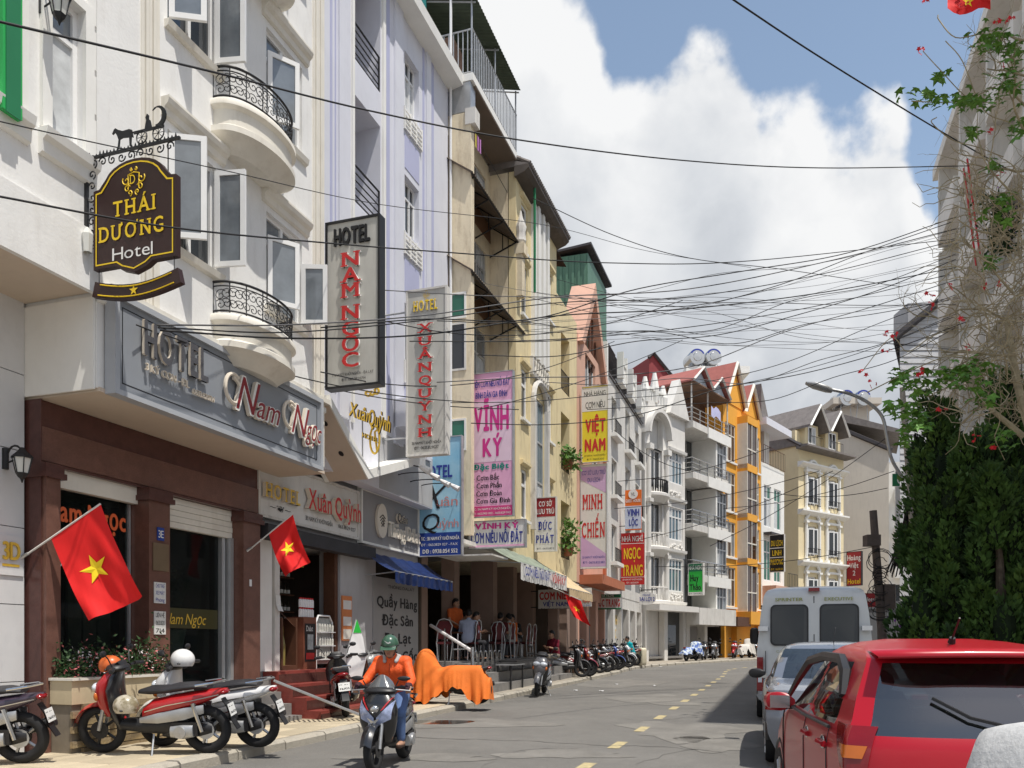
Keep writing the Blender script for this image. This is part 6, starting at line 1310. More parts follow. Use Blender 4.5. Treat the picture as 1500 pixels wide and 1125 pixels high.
for s in (12.4, 15.0, 17.6): bx(b, 'inner_door', mat('inner_wall', (.28, .23, .18), .9, .15, 2), (s, s + 1.5, -4.08, -4.05, RF, 3.3))
# tables and chairs
TW = mat('orange_table_cloth', (.75, .17, .03), .8, .1, 5); CHB = mat('red_chair_fabric', (.10, .015, .018), .8, .1, 5); SILV = GALV
def table(s, t, lab):
    g = Thing(F1, s, t, 'restaurant_table', lab, 'table', 'restaurant tables', z0=RF); q = MB(); q.box(-.4, .4, -.35, .35, .7, .74); q.build('tabletop', WOOD, g.root)
    for x in (-.34, .34):
        for y in (-.29, .29): q = MB(); q.tube([(x, y, 0), (x, y, .7)], .02, 5); q.build('leg', STEEL, g.root)
for i, (s, t) in enumerate(((12.6, .1), (14.3, .1), (15.9, .1), (17.7, .0))): table(s, t, ('first', 'second', 'third', 'fourth')[i] + ' restaurant table from the handrail')
def chair_(s, t, ang, lab, cloth=False):
    g = Thing(F1, s, t, 'restaurant_chair', lab, 'chair', 'red banquet chairs in the restaurant', z0=RF); g.root.rotation_euler.z += ang
    q = MB(); q.loft([(-.21, .45, .21, .03), (0, .46, .22, .04), (.21, .45, .20, .03)], 12); q.build('seat', CHB, g.root, smooth=True)
    q = MB(); q.grid([[(-.21 - .03 * math.sin(PI * j / 6), (-.19 + .38 * i / 6) * (1 - .25 * abs(j - 3.5) / 3.5 * (j > 3)), .55 + j * .075) for i in range(7)] for j in range(7)]); q.build('backrest', CHB, g.root, smooth='all')
    q = MB(); q.tube([(-.24, -.15, 0), (-.22, -.2, .45), (-.24, -.16, .72), (-.25, -.2, .88), (-.26, -.13, 1.02), (-.26, 0, 1.06), (-.26, .13, 1.02), (-.25, .2, .88), (-.24, .16, .72), (-.22, .2, .45), (-.24, .15, 0)], .015, 6); q.build('back_frame', SILV, g.root)
    for y in (-.18, .18): q = MB(); q.tube([(.2, y, .44), (.22, y, 0)], .014, 5); q.build('leg', SILV, g.root)
    if cloth: q = MB(); q.grid([[(-.30 + .02 * math.sin(i * 2 + j), -.19 + .38 * i / 8, 1.06 - .07 * j) for i in range(9)] for j in range(9)]); q.build('orange_jacket', TW, g.root, smooth='all')
CH = []
for i, (s, t, a, c) in enumerate(((11.75, .25, PI * .1, 0), (12.7, .55, PI * .5, 0), (13.35, .5, -.2, 1), (14.2, .62, PI * .45, 0), (14.75, .6, .4, 0), (15.35, .62, PI * .5, 0), (16.2, .6, .1, 1), (17.0, .6, PI * .5, 0), (17.8, .55, PI * .5, 0))):
    chair_(s, t, a, ('first', 'second', 'third', 'fourth', 'fifth', 'sixth', 'seventh', 'eighth', 'ninth')[i] + ' red round-backed chair from the handrail' + (', with an orange jacket' if c else ''), c)
CH = 1.5
# tubular railing and shiny handrail in front of the restaurant
g = Thing(F1, 11.2, 1.0, 'tube_railing', 'low railing of bent steel tubes before the restaurant', 'railing', z0=.3)
for k in range(6): s = 11.3 + k * .35; q = g.mb(); q.tube([tuple(p) for p in cat([(s, 1.2, .4), (s, 1.2, 1.15), (s + .12, 1.2, 1.3), (s + .24, 1.2, 1.15), (s + .24, 1.2, .4)], 4)], .018, 6); g.part('bent_tube', q, STEEL)
q = g.mb(); q.tube([(10.9, .6, 1.85), (10.9, .6, .35)], .022, 6); q.tube([(10.7, .9, 1.35), (12.0, .9, 1.35)], .018, 6); g.part('rail', q, STEEL)
pa, pb = at(631, 916, 20.4), at(690, 953, 18.6)
g = empty('handrail', (pb.x, pb.y, gz(pb.y) + .13), 0, 'bright sloping steel handrail with one end post', 'handrail'); o = g.location
q = MB(); q.tube([tuple(pa - o), tuple(pb - o)], .042, 8); q.build('rail', mat('bright_rail', (.78, .76, .76), .25, .04, 4), g); q = MB(); q.tube([(pb.x - o.x + .03, 0, 0), (pb.x - o.x + .03, 0, pb.z - o.z + .08)], .04, 8); q.build('post', STEEL, g)
bx(Thing(F1, 13.8, 1.5, 'serving_bench', 'long dark steel bench below the restaurant floor', 'bench', z0=.3), 'top', IRON, (13.0, 16.6, 1.25, 1.75, 1.0, 1.04)); 
g = Thing(F1, 13.0, 1.5, 'steel_table', 'dark steel work table standing before the restaurant steps', 'table', z0=.3); bx(g, 'tabletop', GALV, (12.6, 13.7, 1.3, 1.75, .92, .95))
for s in (12.65, 13.65):
    for t in (1.35, 1.7): bx(g, 'leg', IRON, (s - .02, s + .02, t - .02, t + .02, .3, .92))
# plain ground floors further on
def gfloor(lab, s0, s1, zt, bays, pm, dm, t=1.0, name='shopfront'):
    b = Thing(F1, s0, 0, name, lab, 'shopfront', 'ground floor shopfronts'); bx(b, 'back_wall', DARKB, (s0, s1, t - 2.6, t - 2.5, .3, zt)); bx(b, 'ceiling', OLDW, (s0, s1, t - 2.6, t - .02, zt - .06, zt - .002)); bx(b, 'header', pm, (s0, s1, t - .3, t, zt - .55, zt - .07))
    n = len(bays); w_ = (s1 - s0) / n
    for i in range(n + 1): s = s0 + i * w_; bx(b, 'pillar', pm, (max(s0, s - .22), min(s1, s + .22), t - .4, t + .04, .3, zt - .555))
    for i, kind in enumerate(bays):
        a, c = s0 + i * w_ + .23, s0 + (i + 1) * w_ - .23
        if kind == 's':
            for k in range(12): bx(b, 'shutter_slat', dm, (a, c, t - .3, t - .25 + .012 * (k % 2), .5 + k * .24, .5 + (k + 1) * .24 - .012))
        elif kind == 'g': fr = bx(b, 'door_frame', ALU, (a, a + .08, t - .3, t - .2, .5, zt - .6), (c - .08, c, t - .3, t - .2, .5, zt - .6)); bx(b, 'pane', GLASS, (a + .08, c - .08, t - .27, t - .25, .5, zt - .6), parent=fr)
        elif kind == 'w': bx(b, 'wall_panel', pm, (a, c, t - .3, t - .2, .3, zt - .56))
        else: bx(b, 'door', dm, (a, a + (c - a) * .45, t - .34, t - .28, .5, zt - .7))
    return b
gfloor('beige shopfront with shutters below the planted balconies', 19.72, 22.6, 3.8, 'sog'[:2], PILL, OLDW)
gfloor('pink shopfront with pillars below the striped gable', 22.62, 27.6, 3.75, 'ogs', PINK, WOOD)
b = gfloor('white guesthouse front with pale pillars and a lettered panel', 27.62, 37.4, 3.7, 'gwogw', OLDW, GLASSB)
lettering(b.root, 'VINH', (2.3, -.83, 2.1), (1, 0, 0), (0, 0, 1), 1.5, .42, GOLD, bold=.03, serif=True); lettering(b.root, 'LỘC', (2.5, -.83, 1.45), (1, 0, 0), (0, 0, 1), 1.1, .42, GOLD, bold=.03, serif=True)
# awnings and banners over the pavement
g = awning(12.5, 17.2, .95, 4.15, 2.0, 3.55, mat('green_striped_canvas', (.24, .28, .22), .8, .2, 3), 'faded awning with white lettered valance over the restaurant', .42, fringe=SIGNW)
lettering(g.root, 'CƠM NIÊU NỒI ĐẤT', (.2, -1.13, -.30), (1, 0, 0), (0, 0, 1), 2.4, .22, INKB, bold=.02); lettering(g.root, 'VĨNH KÝ', (2.8, -1.13, -.30), (1, 0, 0), (0, 0, 1), 1.5, .22, INKR, bold=.03)
awning(17.3, 20.6, 1.0, 3.95, 2.05, 3.2, mat('beige_canvas', (.60, .46, .28), .8, .15, 4, stain=.3), 'beige scalloped canvas awning beside the lettered one', .25)
bx(Thing(F1, 12.0, .95, 'fabric_canopy', 'pale sagging canopy sheet under the restaurant signs', 'canopy', z0=3.6), 'sheet', OLDW, (11.2, 12.4, .3, 1.7, 3.62, 3.66))
blade(F1, 19.0, 787, 840, 862, 893, 'white hanging banner with red CƠM NIÊU and blue VIỆT NAM', SIGNW, [('CƠM NIÊU', .06, .94, .18, .52, INKR, dict(bold=.05)), ('VIỆT NAM', .16, .86, .64, .84, INKB, dict(bold=.03)), ('ĐT: 0633.520 - 0918', .1, .9, .93, .97, INKK)], None, .03, wall_t=.3)
blade(F1, 20.8, 840, 868, 860, 890, 'small white banner half hidden by the beige awning', SIGNW, [('VIỆT', .1, .5, .2, .4, INKR, dict(bold=.03)), ('NAM', .5, .95, .5, .75, INKO, dict(bold=.03)), ('ĐT: 063.820', .1, .9, .85, .92, INKB)], None, .03, wall_t=.5)
blade(F1, 27.0, 866, 911, 870, 893, 'white banner with green border and red NGỌC TRANG lettering', SIGNW, [('NHÀ NGHỈ', .25, .75, .05, .19, INKW), ('NGỌC TRANG', .06, .95, .36, .80, INKR, dict(bold=.04, serif=True))], None, .04, wall_t=.6, bands=((0.02, .24, SIGNDG), (.90, .99, SIGNDG)))
g = Thing(F1, 36.8, 1.1, 'oval_sign', 'small white oval hotel sign hanging by the ornate townhouse', 'sign', z0=F1.zst(36.8, 2, 885)); ta, tb = F1.t(36.8, 931), F1.t(36.8, 961); q = g.mb(); zc = F1.zst(36.8, 2, 876)
q.prism([(36.8, (ta + tb) / 2 + (tb - ta) / 2 * math.cos(a), zc + .36 * math.sin(a)) for a in [i * PI / 14 for i in range(28)]], (.06, 0, 0)); g.part('board', q, SIGNW); lettering(g.root, 'ĐẠI LỢI 2', (-.01, g.t0 - ta - .15, zc - .15 - g.z0), (0, -1, 0), (0, 0, 1), (tb - ta) * .8, .2, INKB, bold=.03); lettering(g.root, 'Hotel', (-.01, g.t0 - ta - .4, zc + .12 - g.z0), (0, -1, 0), (0, 0, 1), (tb - ta) * .35, .13, INKB)
q = g.mb(); q.tube([(36.83, 1.0, zc + .45), (36.83, tb, zc + .45)], .03, 5); q.tube(spiral((36.83, ta + .2, zc + .45), .15, 1.2, 0, (0, 1, 0), (0, 0, 1)), .02, 4); g.part('bracket', q, IRON)
flag(17.3, 1.6, 3.2, (.1, .75, -.35), .9, 'small dark red star flag beside the white hanging banner', .55, .8, .08, 1.0)
# ================================================================== right side of the street
RB = mat('right_hotel_beige', (.80, .77, .72), .85, .08, 1.0, stain=.3, stcol=(.4, .36, .3), zsq=.2)  # the hotel's own beige, the same all over
b = Thing(F1, 8, 14.0, 'hotel_building', 'tall beige hotel on the right behind the flowering vine', 'building'); TR = 14.3
body(b, 4, 27.2, TR + .3, 25, .3, 19.4, RB)
zs_ = [4.2, 7.3, 10.4, 13.5, 16.6]
for s0 in (12.0, 15.8, 19.6, 23.4):
    for z in zs_:
        bx(b, 'balcony', RB, (s0 + .3, s0 + 3.3, TR - .45, TR + .3, z - .25, z + .75)); bx(b, 'balcony_door', GLASS, (s0 + .8, s0 + 2.6, TR + .27, TR + .295, z + .1, z + 2.2)); bx(b, 'balcony_fin', OLDW, (s0 + 3.3, s0 + 3.5, TR - .4, TR + .3, z - .25, z + 2.6))
for s in (11.7, 15.5, 19.3, 23.1, 26.9): bx(b, 'pilaster', CREAMTRIM, (s, s + .35, TR - .2, TR + .3, .3, 19.2))
bx(b, 'cornice', RB, (4, 27.5, TR - .5, TR + .4, 19.2, 19.6)); bx(b, 'ground_wall', RB, (4, 27.2, TR, TR + .3, .3, 3.6))
q = b.mb(); q.tube([(19.0, TR - .6, 12.5), (20.2, TR - .7, 16.0)], .03, 5); b.part('red_rail', q, SIGNRED); q = b.mb(); q.tube([(19.5, TR - .6, 12.5), (20.7, TR - .7, 16.0)], .03, 5); b.part('red_rail', q, SIGNRED)
# grey gabled house
Y = 38; p0 = at(1360, 945, Y); g = empty('gabled_house', (p0.x, Y, gz(Y)), 0, 'grey clapboard gabled house beyond the flowering vine', 'building')
def rl(px, py): p = at(px, py, Y); return p.x - p0.x, p.z - gz(Y)
x0, z0 = rl(1318, 492); x1, z1 = rl(1400, 428); x2 = x1 + (x1 - x0); LAP = mat('grey_clapboard', (.56, .565, .58), .8, .06, 1, stain=.2)
q = MB(); q.prism([(x0, 0, 0), (x2, 0, 0), (x2, 0, z0), (x1, 0, z1), (x0, 0, z0)], (5.5, 10, 0)); q.build('wall', LAP, g)
for k in range(34):
    z = z1 - .3 - k * .3; 
    if z < 2: break
    f = max(0, (z - z0) / (z1 - z0)); a = x0 + (x1 - x0) * f; c = x2 - (x2 - x1) * f
    q = MB(); q.prism([(a, -.035, z), (c, -.035, z), (c, -.004, z + .28), (a, -.004, z + .28)], (0, .003, 0)); q.build('clapboard', LAP, g)
q = MB(); q.prism([(x0 - .5, -.4, z0 - .35), (x1, -.4, z1 + .1), (x2 + .5, -.4, z0 - .35), (x2 + .5, -.4, z0 - .1), (x1, -.4, z1 + .4), (x0 - .5, -.4, z0 - .1)], (5.8, 10.6, 0)); q.build('roof', TILED, g); q = MB(); xd, zd = rl(1372, 440); q.box(xd - .6, xd + .6, 1.5, 3, zd - 1, zd + .5); q.build('chimney', GREYPL, g)
# wall, gate pillars and grey gate
Y = 36; p0 = at(1308, 945, Y); g = empty('gate', (p0.x, Y, gz(Y)), 0, 'dark grey sheet metal gate beyond the van', 'gate')
def rl(px, py): p = at(px, py, Y); return p.x - p0.x, p.z - gz(Y)
GATE = mat('gate_grey', (.13, .135, .145), .5, .08, 2); x0, zt = rl(1272, 884); x1, _ = rl(1352, 884)
for k in range(6): q = MB(); w_ = (x1 - x0) / 6; q.box(x0 + k * w_ + .01, x0 + (k + 1) * w_ - .01, 0, .05, .05, zt + (.2 * k / 6)); q.build('gate_panel', GATE, g)
q = MB(); q.box(x0, x1, -.04, -.001, zt - .25, zt - .15); q.box(x0, x1, -.04, -.001, .2, .3); q.build('gate_rail', GATE, g)
for px in (1302,): q = MB(); xa, za = rl(px, 862); q.box(xa - .18, xa + .18, .2, .56, 0, za); q.box(xa - .24, xa + .24, .14, .62, za, za + .12); q.build('pillar', GREYW, g)
q = MB(); xa, za = rl(1308, 868); xb, zb = rl(1345, 890); q.box(xa, xb, 3, 3.3, 0, za + .3); q.build('wall', GREYW, g)
for k in range(4): q = MB(); q.box(xa + .15 + k * .26, xa + .36 + k * .26, 2.96, 2.995, zb + .2, za - .05); q.build('vent', INKK, g)
# red kiosk sign and white van-side board beyond the van
Y = 34
def board(px0, px1, py0, py1, Y, lab, m_, texts=(), th=.08, nm='sign_board', grp='signs on the right side'):
    p = at(px0, py1, Y); q = at(px1, py0, Y); g = empty(nm, (p.x, Y, p.z), 0, lab, 'sign', grp); W, H = q.x - p.x, q.z - p.z
    k = MB(); k.box(0, W, 0, th, 0, H); k.build('board', m_, g)
    k = MB(); k.box(W / 2 - .04, W / 2 + .04, th, th + .4, H * .3, H * .6); k.build('bracket', IRON, g)
    for tx, u0, u1, v0, v1, mm in texts: lettering(g, tx, (W * u0, -.008, H * (1 - v1)), (1, 0, 0), (0, 0, 1), W * (u1 - u0), H * (v1 - v0), mm, bold=.03)
    return g
board(1264, 1287, 869, 889, 34, 'small dark red board low behind the van', SIGNDRED, (('Hotel', .15, .8, .3, .6, INKW),))
board(1312, 1340, 712, 792, 44, 'white vertical sign with large red letters behind the cables', SIGNW, tuple((c, .25, .85, .04 + .24 * k, .04 + .24 * k + .17, INKR) for k, c in enumerate('KTAO')))
board(1308, 1338, 694, 712, 44.2, 'dark green sign above the white vertical sign', SIGNDG, (('GIÁ', .2, .8, .2, .8, INKW),))
board(1314, 1331, 794, 830, 44.1, 'yellow and black sign below the white vertical sign', INKK, (('KARA', .05, .95, .08, .35, YELL), ('OKE', .05, .95, .42, .66, YELL), ('HOTEL', .1, .9, .78, .94, INKW)))
board(1320, 1338, 848, 860, 43, 'small white notice beside the dark pole', SIGNW, (('CẤM ĐỔ', .1, .9, .25, .7, INKR),))
# poles
CP = mat('concrete_pole', (.40, .36, .31), .85, .15, 3, stain=.4); DP = mat('dark_pole', (.13, .11, .10), .85, .2, 4)
Y = 30; ba, tp = at(1297, 945, Y), at(1279, 748, Y); g = empty('utility_pole', (ba.x, Y, gz(Y)), 0, 'leaning dark utility pole tangled with cables behind the van', 'utility pole')
q = MB(); q.tube([(0, 0, 0), (tp.x - ba.x, 0, tp.z - gz(Y))], [.17, .13], 10); q.build('pole', DP, g)
q = MB(); h = tp.z - gz(Y); q.box(tp.x - ba.x - .3, tp.x - ba.x + .2, -.2, .2, h - 1.3, h - .9); q.box(tp.x - ba.x + .35, tp.x - ba.x + .75, -.15, .15, h - 3.6, h - 2.7); q.build('junction_box', DP, g)
rr = random.Random(12); q = MB()
for k in range(16): 
    z = h - 2.9 + rr.uniform(-.8, 1.2); r_ = rr.uniform(.2, .55); q.tube([(tp.x - ba.x + .2 + r_ * math.cos(a) + rr.uniform(-.03, .03), -.15 + .05 * math.sin(a * 2), z + r_ * .8 * math.sin(a)) for a in [i * .45 for i in range(13)]], .014, 4)
q.build('cable_coil', IRON, g)
Y = 23; ba, tp = at(1357, 962, Y), at(1334, 560, Y); g = empty('utility_pole', (ba.x, Y, gz(Y)), 0, 'pale concrete pole rising beside the cypress trees', 'utility pole')
q = MB(); q.tube([(0, 0, 0), (tp.x - ba.x, .5, tp.z - gz(Y))], [.14, .07], 12); q.build('pole', CP, g, smooth=True); xa, za = at(1344, 915, Y), at(1344, 877, Y); q = MB(); q.box(xa.x - ba.x - .13, xa.x - ba.x + .13, -.3, -.05, xa.z - gz(Y), za.z - gz(Y)); q.build('meter_box', OLDW, g); q = MB(); q.box(-.18, .18, -.18, .18, xa.z - gz(Y) - .35, xa.z - gz(Y) - .32); q.build('strap', RUSTY, g)
rr = random.Random(13); q = MB()
for k in range(22):
    pts_ = []; x0_, x1_ = 1343 + rr.uniform(-6, 8), 1308 + rr.uniform(-14, 22)
    for i in range(7): f = i / 6; p = at(x0_ + (x1_ - x0_) * f ** 2 + rr.uniform(-3, 3), 640 + 200 * f + rr.uniform(-6, 6), Y - .3 + 3 * f); pts_.append((p.x - ba.x, p.y - Y, p.z - gz(Y)))
    q.tube([tuple(v) for v in cat(pts_, 3)], .016, 4)
struct(q.build('cable_bundle', IRON, g), 'stuff')
# street lamp
Y = 24; g = empty('street_lamp', (at(1345, 950, Y).x, Y, gz(Y)), 0, 'grey cobra-head street lamp arching over the street', 'street lamp'); o = Vector((at(1345, 950, Y).x, Y, gz(Y)))
P = [at(x, y, Y) - o for x, y in ((1322, 700), (1306, 672), (1299, 640), (1292, 610), (1272, 590), (1245, 577), (1215, 570))]; q = MB(); q.tube([tuple(p) for p in cat(P, 5)], .05, 8); q.build('arm', GALV, g, smooth=True)
q = MB(); q.tube([tuple(at(1345, 700, Y) - o), tuple(P[0])], .04, 6); q.build('clamp', GALV, g)
a, c = at(1218, 572, Y) - o, at(1178, 560, Y) - o; q = MB(); q.loft([(0, 0, .09, .07), (.15, 0, .15, .09), (.55, .0, .15, .10), (.78, -.01, .07, .04)], 12); ang = math.atan2(c.z - a.z, -(c.x - a.x)); me = [(a.x - x * math.cos(ang) , y, a.z + x * math.sin(ang) + z) for x, y, z in q.v]; q.v = me; q.build('lamp_head', GALV, g, smooth=True)
# ================================================================== scooters
TYRE = mat('tyre_rubber', (.016, .016, .017), .8, .2, 8); BLK = mat('black_plastic', (.02, .02, .022), .45, .1, 6); CHR = mat('chrome', (.6, .6, .6), .15, .05, 5, metal=1.0); SEATM = mat('black_seat_vinyl', (.03, .03, .034), .5, .15, 8)
LENS = mat('lamp_lens', (.62, .66, .72), .08, .1, 6, spec=.9, coat=.6); REDL = mat('red_lens', (.22, .005, .008), .12, .1, 6, coat=.5); PLATE = mat('number_plate', (.72, .72, .70), .5, .06, 6)
def paint(n, c): return mat('paint_' + n, c, .28, .06, 5, coat=.7, spec=.5)
def loftz(m, secs, n=14, ex=2.4):
    t = MB(); t.loft([(z, xc, hw, hd) for z, xc, hw, hd in secs], n, ex); m.add([(p[2], p[1], p[0]) for p in t.v], t.f); return m
def wheel_geo(m, cx, r=.285, tr=.052, spokes=5, w=.05):
    pr = [(r - tr + tr * math.cos(a), w * math.sin(a)) for a in [i * PI / 5 for i in range(11)]]; m.lathe(pr, (cx, 0, r), 26, 'y')
def rim_geo(m, cx, r=.285, tr=.052, spokes=5):
    ri = r - tr * 1.75; m.lathe([(ri, -.03), (ri + .012, -.034), (ri + .012, .034), (ri, .03), (ri, -.03)], (cx, 0, r), 24, 'y'); m.lathe([(.001, -.05), (.05, -.05), (.05, .05), (.001, .05)], (cx, 0, r), 12, 'y')
    for k in range(spokes): a = 2 * PI * k / spokes; m.tube([(cx + .04 * math.cos(a), 0, r + .04 * math.sin(a)), (cx + ri * math.cos(a), 0, r + ri * math.sin(a))], .018, 5)
    m.lathe([(.03, .055), (.105, .055), (.105, .06), (.03, .06)], (cx, 0, r), 16, 'y')
FX, RX = .64, -.60
def sc_meshes():
    d = {}
    def put(k, m, mats, sm=True): d[k] = m.mesh(k, mats, sm)
    m = MB(); wheel_geo(m, FX); put('tyre_f', m, TYRE); m = MB(); rim_geo(m, FX); put('rim_f', m, BLK)
    m = MB(); wheel_geo(m, RX, .285, .06, 5, .06); put('tyre_r', m, TYRE); m = MB(); rim_geo(m, RX); put('rim_r', m, GALV)
    m = MB(); m.loft([(-.86, .76, .03, .02), (-.74, .72, .09, .055), (-.52, .66, .15, .09), (-.25, .60, .17, .11), (-.02, .54, .155, .12), (.10, .47, .12, .10)], 16); put('body', m, paint('red', (.42, .012, .015)))
    m = MB(); m.loft([(-.66, .80, .10, .025), (-.5, .81, .135, .04), (-.28, .785, .14, .05), (-.18, .765, .14, .045), (.02, .755, .125, .05), (.16, .735, .06, .025)], 16); put('seat', m, SEATM)
    m = MB(); m.loft([(-.42, .37, .09, .10), (-.15, .35, .13, .12), (.12, .34, .13, .09), (.36, .35, .12, .07), (.42, .40, .10, .05)], 14); m.loft([(-.68, .30, .07, .07), (-.5, .30, .12, .10), (-.25, .28, .12, .10), (-.1, .27, .08, .07)], 12); m.box(-.55, -.25, .09, .16, .24, .40); put('engine', m, BLK)
    m = MB(); loftz(m, [(.30, .38, .09, .03), (.42, .40, .17, .045), (.6, .43, .20, .05), (.78, .45, .21, .05), (.92, .42, .15, .05), (.99, .39, .09, .04)]); put('leg_shield', m, BLK)
    m = MB(); loftz(m, [(.44, .53, .04, .04), (.56, .56, .12, .07), (.70, .57, .175, .09), (.84, .54, .185, .09), (.94, .48, .13, .07), (1.0, .43, .07, .04)]); put('front_apron', m, paint('red', (.42, .012, .015)))
    m = MB(); m.ell((.615, .085, .80), (.05, .095, .055), 12, 8); m.ell((.615, -.085, .80), (.05, .095, .055), 12, 8); put('headlight', m, LENS)
    m = MB(); m.ell((.40, 0, 1.02), (.12, .17, .055), 14, 8); m.tube([(.36, -.2, 1.02), (.34, -.30, 1.03), (.31, -.37, 1.02)], .016, 6); m.tube([(.36, .2, 1.02), (.34, .30, 1.03), (.31, .37, 1.02)], .016, 6); m.tube([(.33, .25, 1.035), (.295, .385, 1.02)], .023, 8); m.tube([(.33, -.25, 1.035), (.295, -.385, 1.02)], .023, 8); m.tube([(.40, .22, 1.01), (.38, .36, 1.0)], .007, 4); m.tube([(.40, -.22, 1.01), (.38, -.36, 1.0)], .007, 4); put('handlebar', m, BLK)
    for sg, k in ((1, 'l'), (-1, 'r')):
        m = MB(); m.tube([(.37, sg * .2, 1.05), (.39, sg * .24, 1.15), (.40, sg * .29, 1.2)], .008, 5); m.ell((.40, sg * .32, 1.215), (.02, .065, .04), 10, 6); put('mirror_' + k, m, BLK)
    m = MB(); rows = []
    for i in range(12): a = math.radians(15 + 145 * i / 11); rows.append([(FX + .325 * math.cos(a) * (1 + .04 * (abs(j) == 2) * -1), .035 * j, .285 + .325 * math.sin(a) - .018 * abs(j)) for j in (-2, -1, 0, 1, 2)])
    m.grid(rows); m.grid([[(p[0] * 1.0, p[1], p[2] - .008) for p in r] for r in rows]); put('front_fender', m, paint('red', (.42, .012, .015)))
    m = MB()
    for y in (-.075, .075): m.tube([(FX, y, .285), (.55, y, .62), (.49, y * .8, .85)], [.022, .024, .028], 8)
    put('fork', m, GALV)
    m = MB(); m.tube([(-.1, -.12, .22), (-.3, -.15, .24), (-.45, -.17, .29), (-.62, -.175, .34), (-.88, -.18, .42)], [.02, .025, .05, .058, .05], 10); put('exhaust', m, BLK); m = MB(); m.loft([(-.82, .42, .02, .045, -.235), (-.6, .36, .02, .05, -.235), (-.48, .32, .015, .04, -.235)], 10); put('heat_shield', m, CHR)
    m = MB()
    m.tube([(RX, -.14, .29), (-.50, -.133, .62)], .028, 8); put('shock_absorber', m, CHR); m = MB(); m.tube([(RX, .14, .29), (-.50, .133, .62)], .028, 8); put('shock_absorber_', m, CHR)
    m = MB(); m.ell((-.83, 0, .735), (.05, .10, .035), 12, 8); put('tail_light', m, REDL)
    m = MB(); m.grid([[(-.80, y, .66), (-.86, y, .56), (-.90, y, .42), (-.97, y, .30)] for y in (-.06, 0, .06)]); m.grid([[(-.81, y, .66), (-.87, y, .56), (-.91, y, .42), (-.98, y, .30)] for y in (-.06, 0, .06)]); put('rear_fender', m, BLK)
    m = MB(); m.add([(-.885, -.095, .60), (-.885, .095, .60), (-.925, .095, .46), (-.925, -.095, .46)], [(0, 1, 2, 3)]); put('number_plate', m, PLATE, False)
    m = MB(); vs, fs = text_geo('49-F1', 0.02); m.add([(-.892 - .03 * (1 - (b_ * .3 + .62)), -(.08 - a_ * .16) * -1 * -1, .485 + .04 + b_ * .045) for a_, b_, _c in vs], fs); vs, fs = text_geo('07145', 0.02); m.add([(-.918, -(.08 - a_ * .16), .475 + b_ * .04) for a_, b_, _c in vs], fs); put('plate_digits', m, INKK, False)
    m = MB(); m.tube([(-.02, .11, .25), (-.04, .24, .02), (-.02, .26, .0)], .012, 5); put('side_stand', m, GALV)
    m = MB(); m.tube([(-.55, .16, .83), (-.75, .14, .86), (-.84, .0, .87), (-.75, -.14, .86), (-.55, -.16, .83)], .014, 6); put('grab_rail', m, CHR)
    m = MB()
    for y in (-1, 1): m.loft([(-.62, .55, .012, .05, y * .125), (-.4, .50, .014, .07, y * .16), (-.1, .45, .014, .06, y * .165), (.12, .42, .01, .03, y * .14)], 8)
    put('side_panel', m, GALV); m = MB()
    for y in (-1, 1): m.tube([(-.78, y * .07, .71), (-.5, y * .158, .655), (-.2, y * .172, .60), (.06, y * .14, .52)], .009, 5)
    put('trim_strip', m, CHR); m = MB(); m.loft([(-.50, .30, .05, .075, .14), (-.38, .29, .06, .085, .15), (-.24, .29, .05, .07, .14)], 12); m.lathe([(.001, .215), (.07, .21), (.075, .18)], (-.36, 0, .29), 14, 'y'); put('crankcase', m, GALV)
    m = MB()
    for y in (-1, 1): m.ell((.60, y * .155, .70), (.03, .035, .05), 8, 6)
    put('indicator', m, mat('amber_lens', (.55, .13, .01), .15, .1, 5, coat=.5))
    m = MB(); m.loft([(.28, .99, .05, .01), (.36, 1.09, .10, .015), (.44, 1.02, .13, .03)], 10); put('instrument_cowl', m, BLK)
    return d
SC = sc_meshes()
CPART = {'body', 'front_apron', 'front_fender'}
def scooter(p, ang, lab, c1, c2=None, lean=.10, steer=0, group='motorbikes parked along the left pavement', skip=(), z=None, rim=None, name='scooter'):
    g = empty(name, (p[0], p[1], p[2]), 0, lab, 'motorbike', group); g.rotation_euler = (lean * -1, 0, ang); g.rotation_mode = 'XYZ'
    g.matrix_world = Matrix.Translation(p) @ Matrix.Rotation(ang, 4, 'Z') @ Matrix.Rotation(-lean, 4, 'X')
    pc = paint(*c1); p2 = paint(*c2) if c2 else BLK
    for k, me in SC.items():
        nm = k.replace('_f', '_front').replace('_r', '_rear') if k in ('tyre_f', 'rim_f', 'tyre_r', 'rim_r') else ('mirror' if k.startswith('mirror') else k.rstrip('_'))
        if k in ('rim_f', 'rim_r') or k in skip: continue
        nm = {'tyre_front': 'wheel', 'tyre_rear': 'wheel'}.get(nm, nm)
        mm = [pc] if k in CPART else ([p2] if k in ('leg_shield',) else None)
        o = obj_from(me, nm, g, mats=mm)
        if k == 'tyre_f': obj_from(SC['rim_f'], 'rim', o, mats=[rim] if rim else None)
        if k == 'tyre_r': obj_from(SC['rim_r'], 'rim', o, mats=[rim] if rim else None)
    return g
def pos(px, py, dz=.13):
    """ground point seen at (px, py) on a surface dz above the road"""
    Y = (CH - dz) / (.008 + (py - HY) / FPX); return Vector(((px - 750) / FPX * Y, Y, gz(Y) + dz + .004))
RED, WHT, BLKP, SILVR, BLUEP, DRED, GRYP = ('red', (.42, .012, .015)), ('white', (.72, .72, .72)), ('black', (.014, .014, .016)), ('silver', (.42, .43, .45)), ('blue', (.03, .06, .25)), ('dark_red', (.18, .01, .012)), ('grey', (.12, .12, .13))
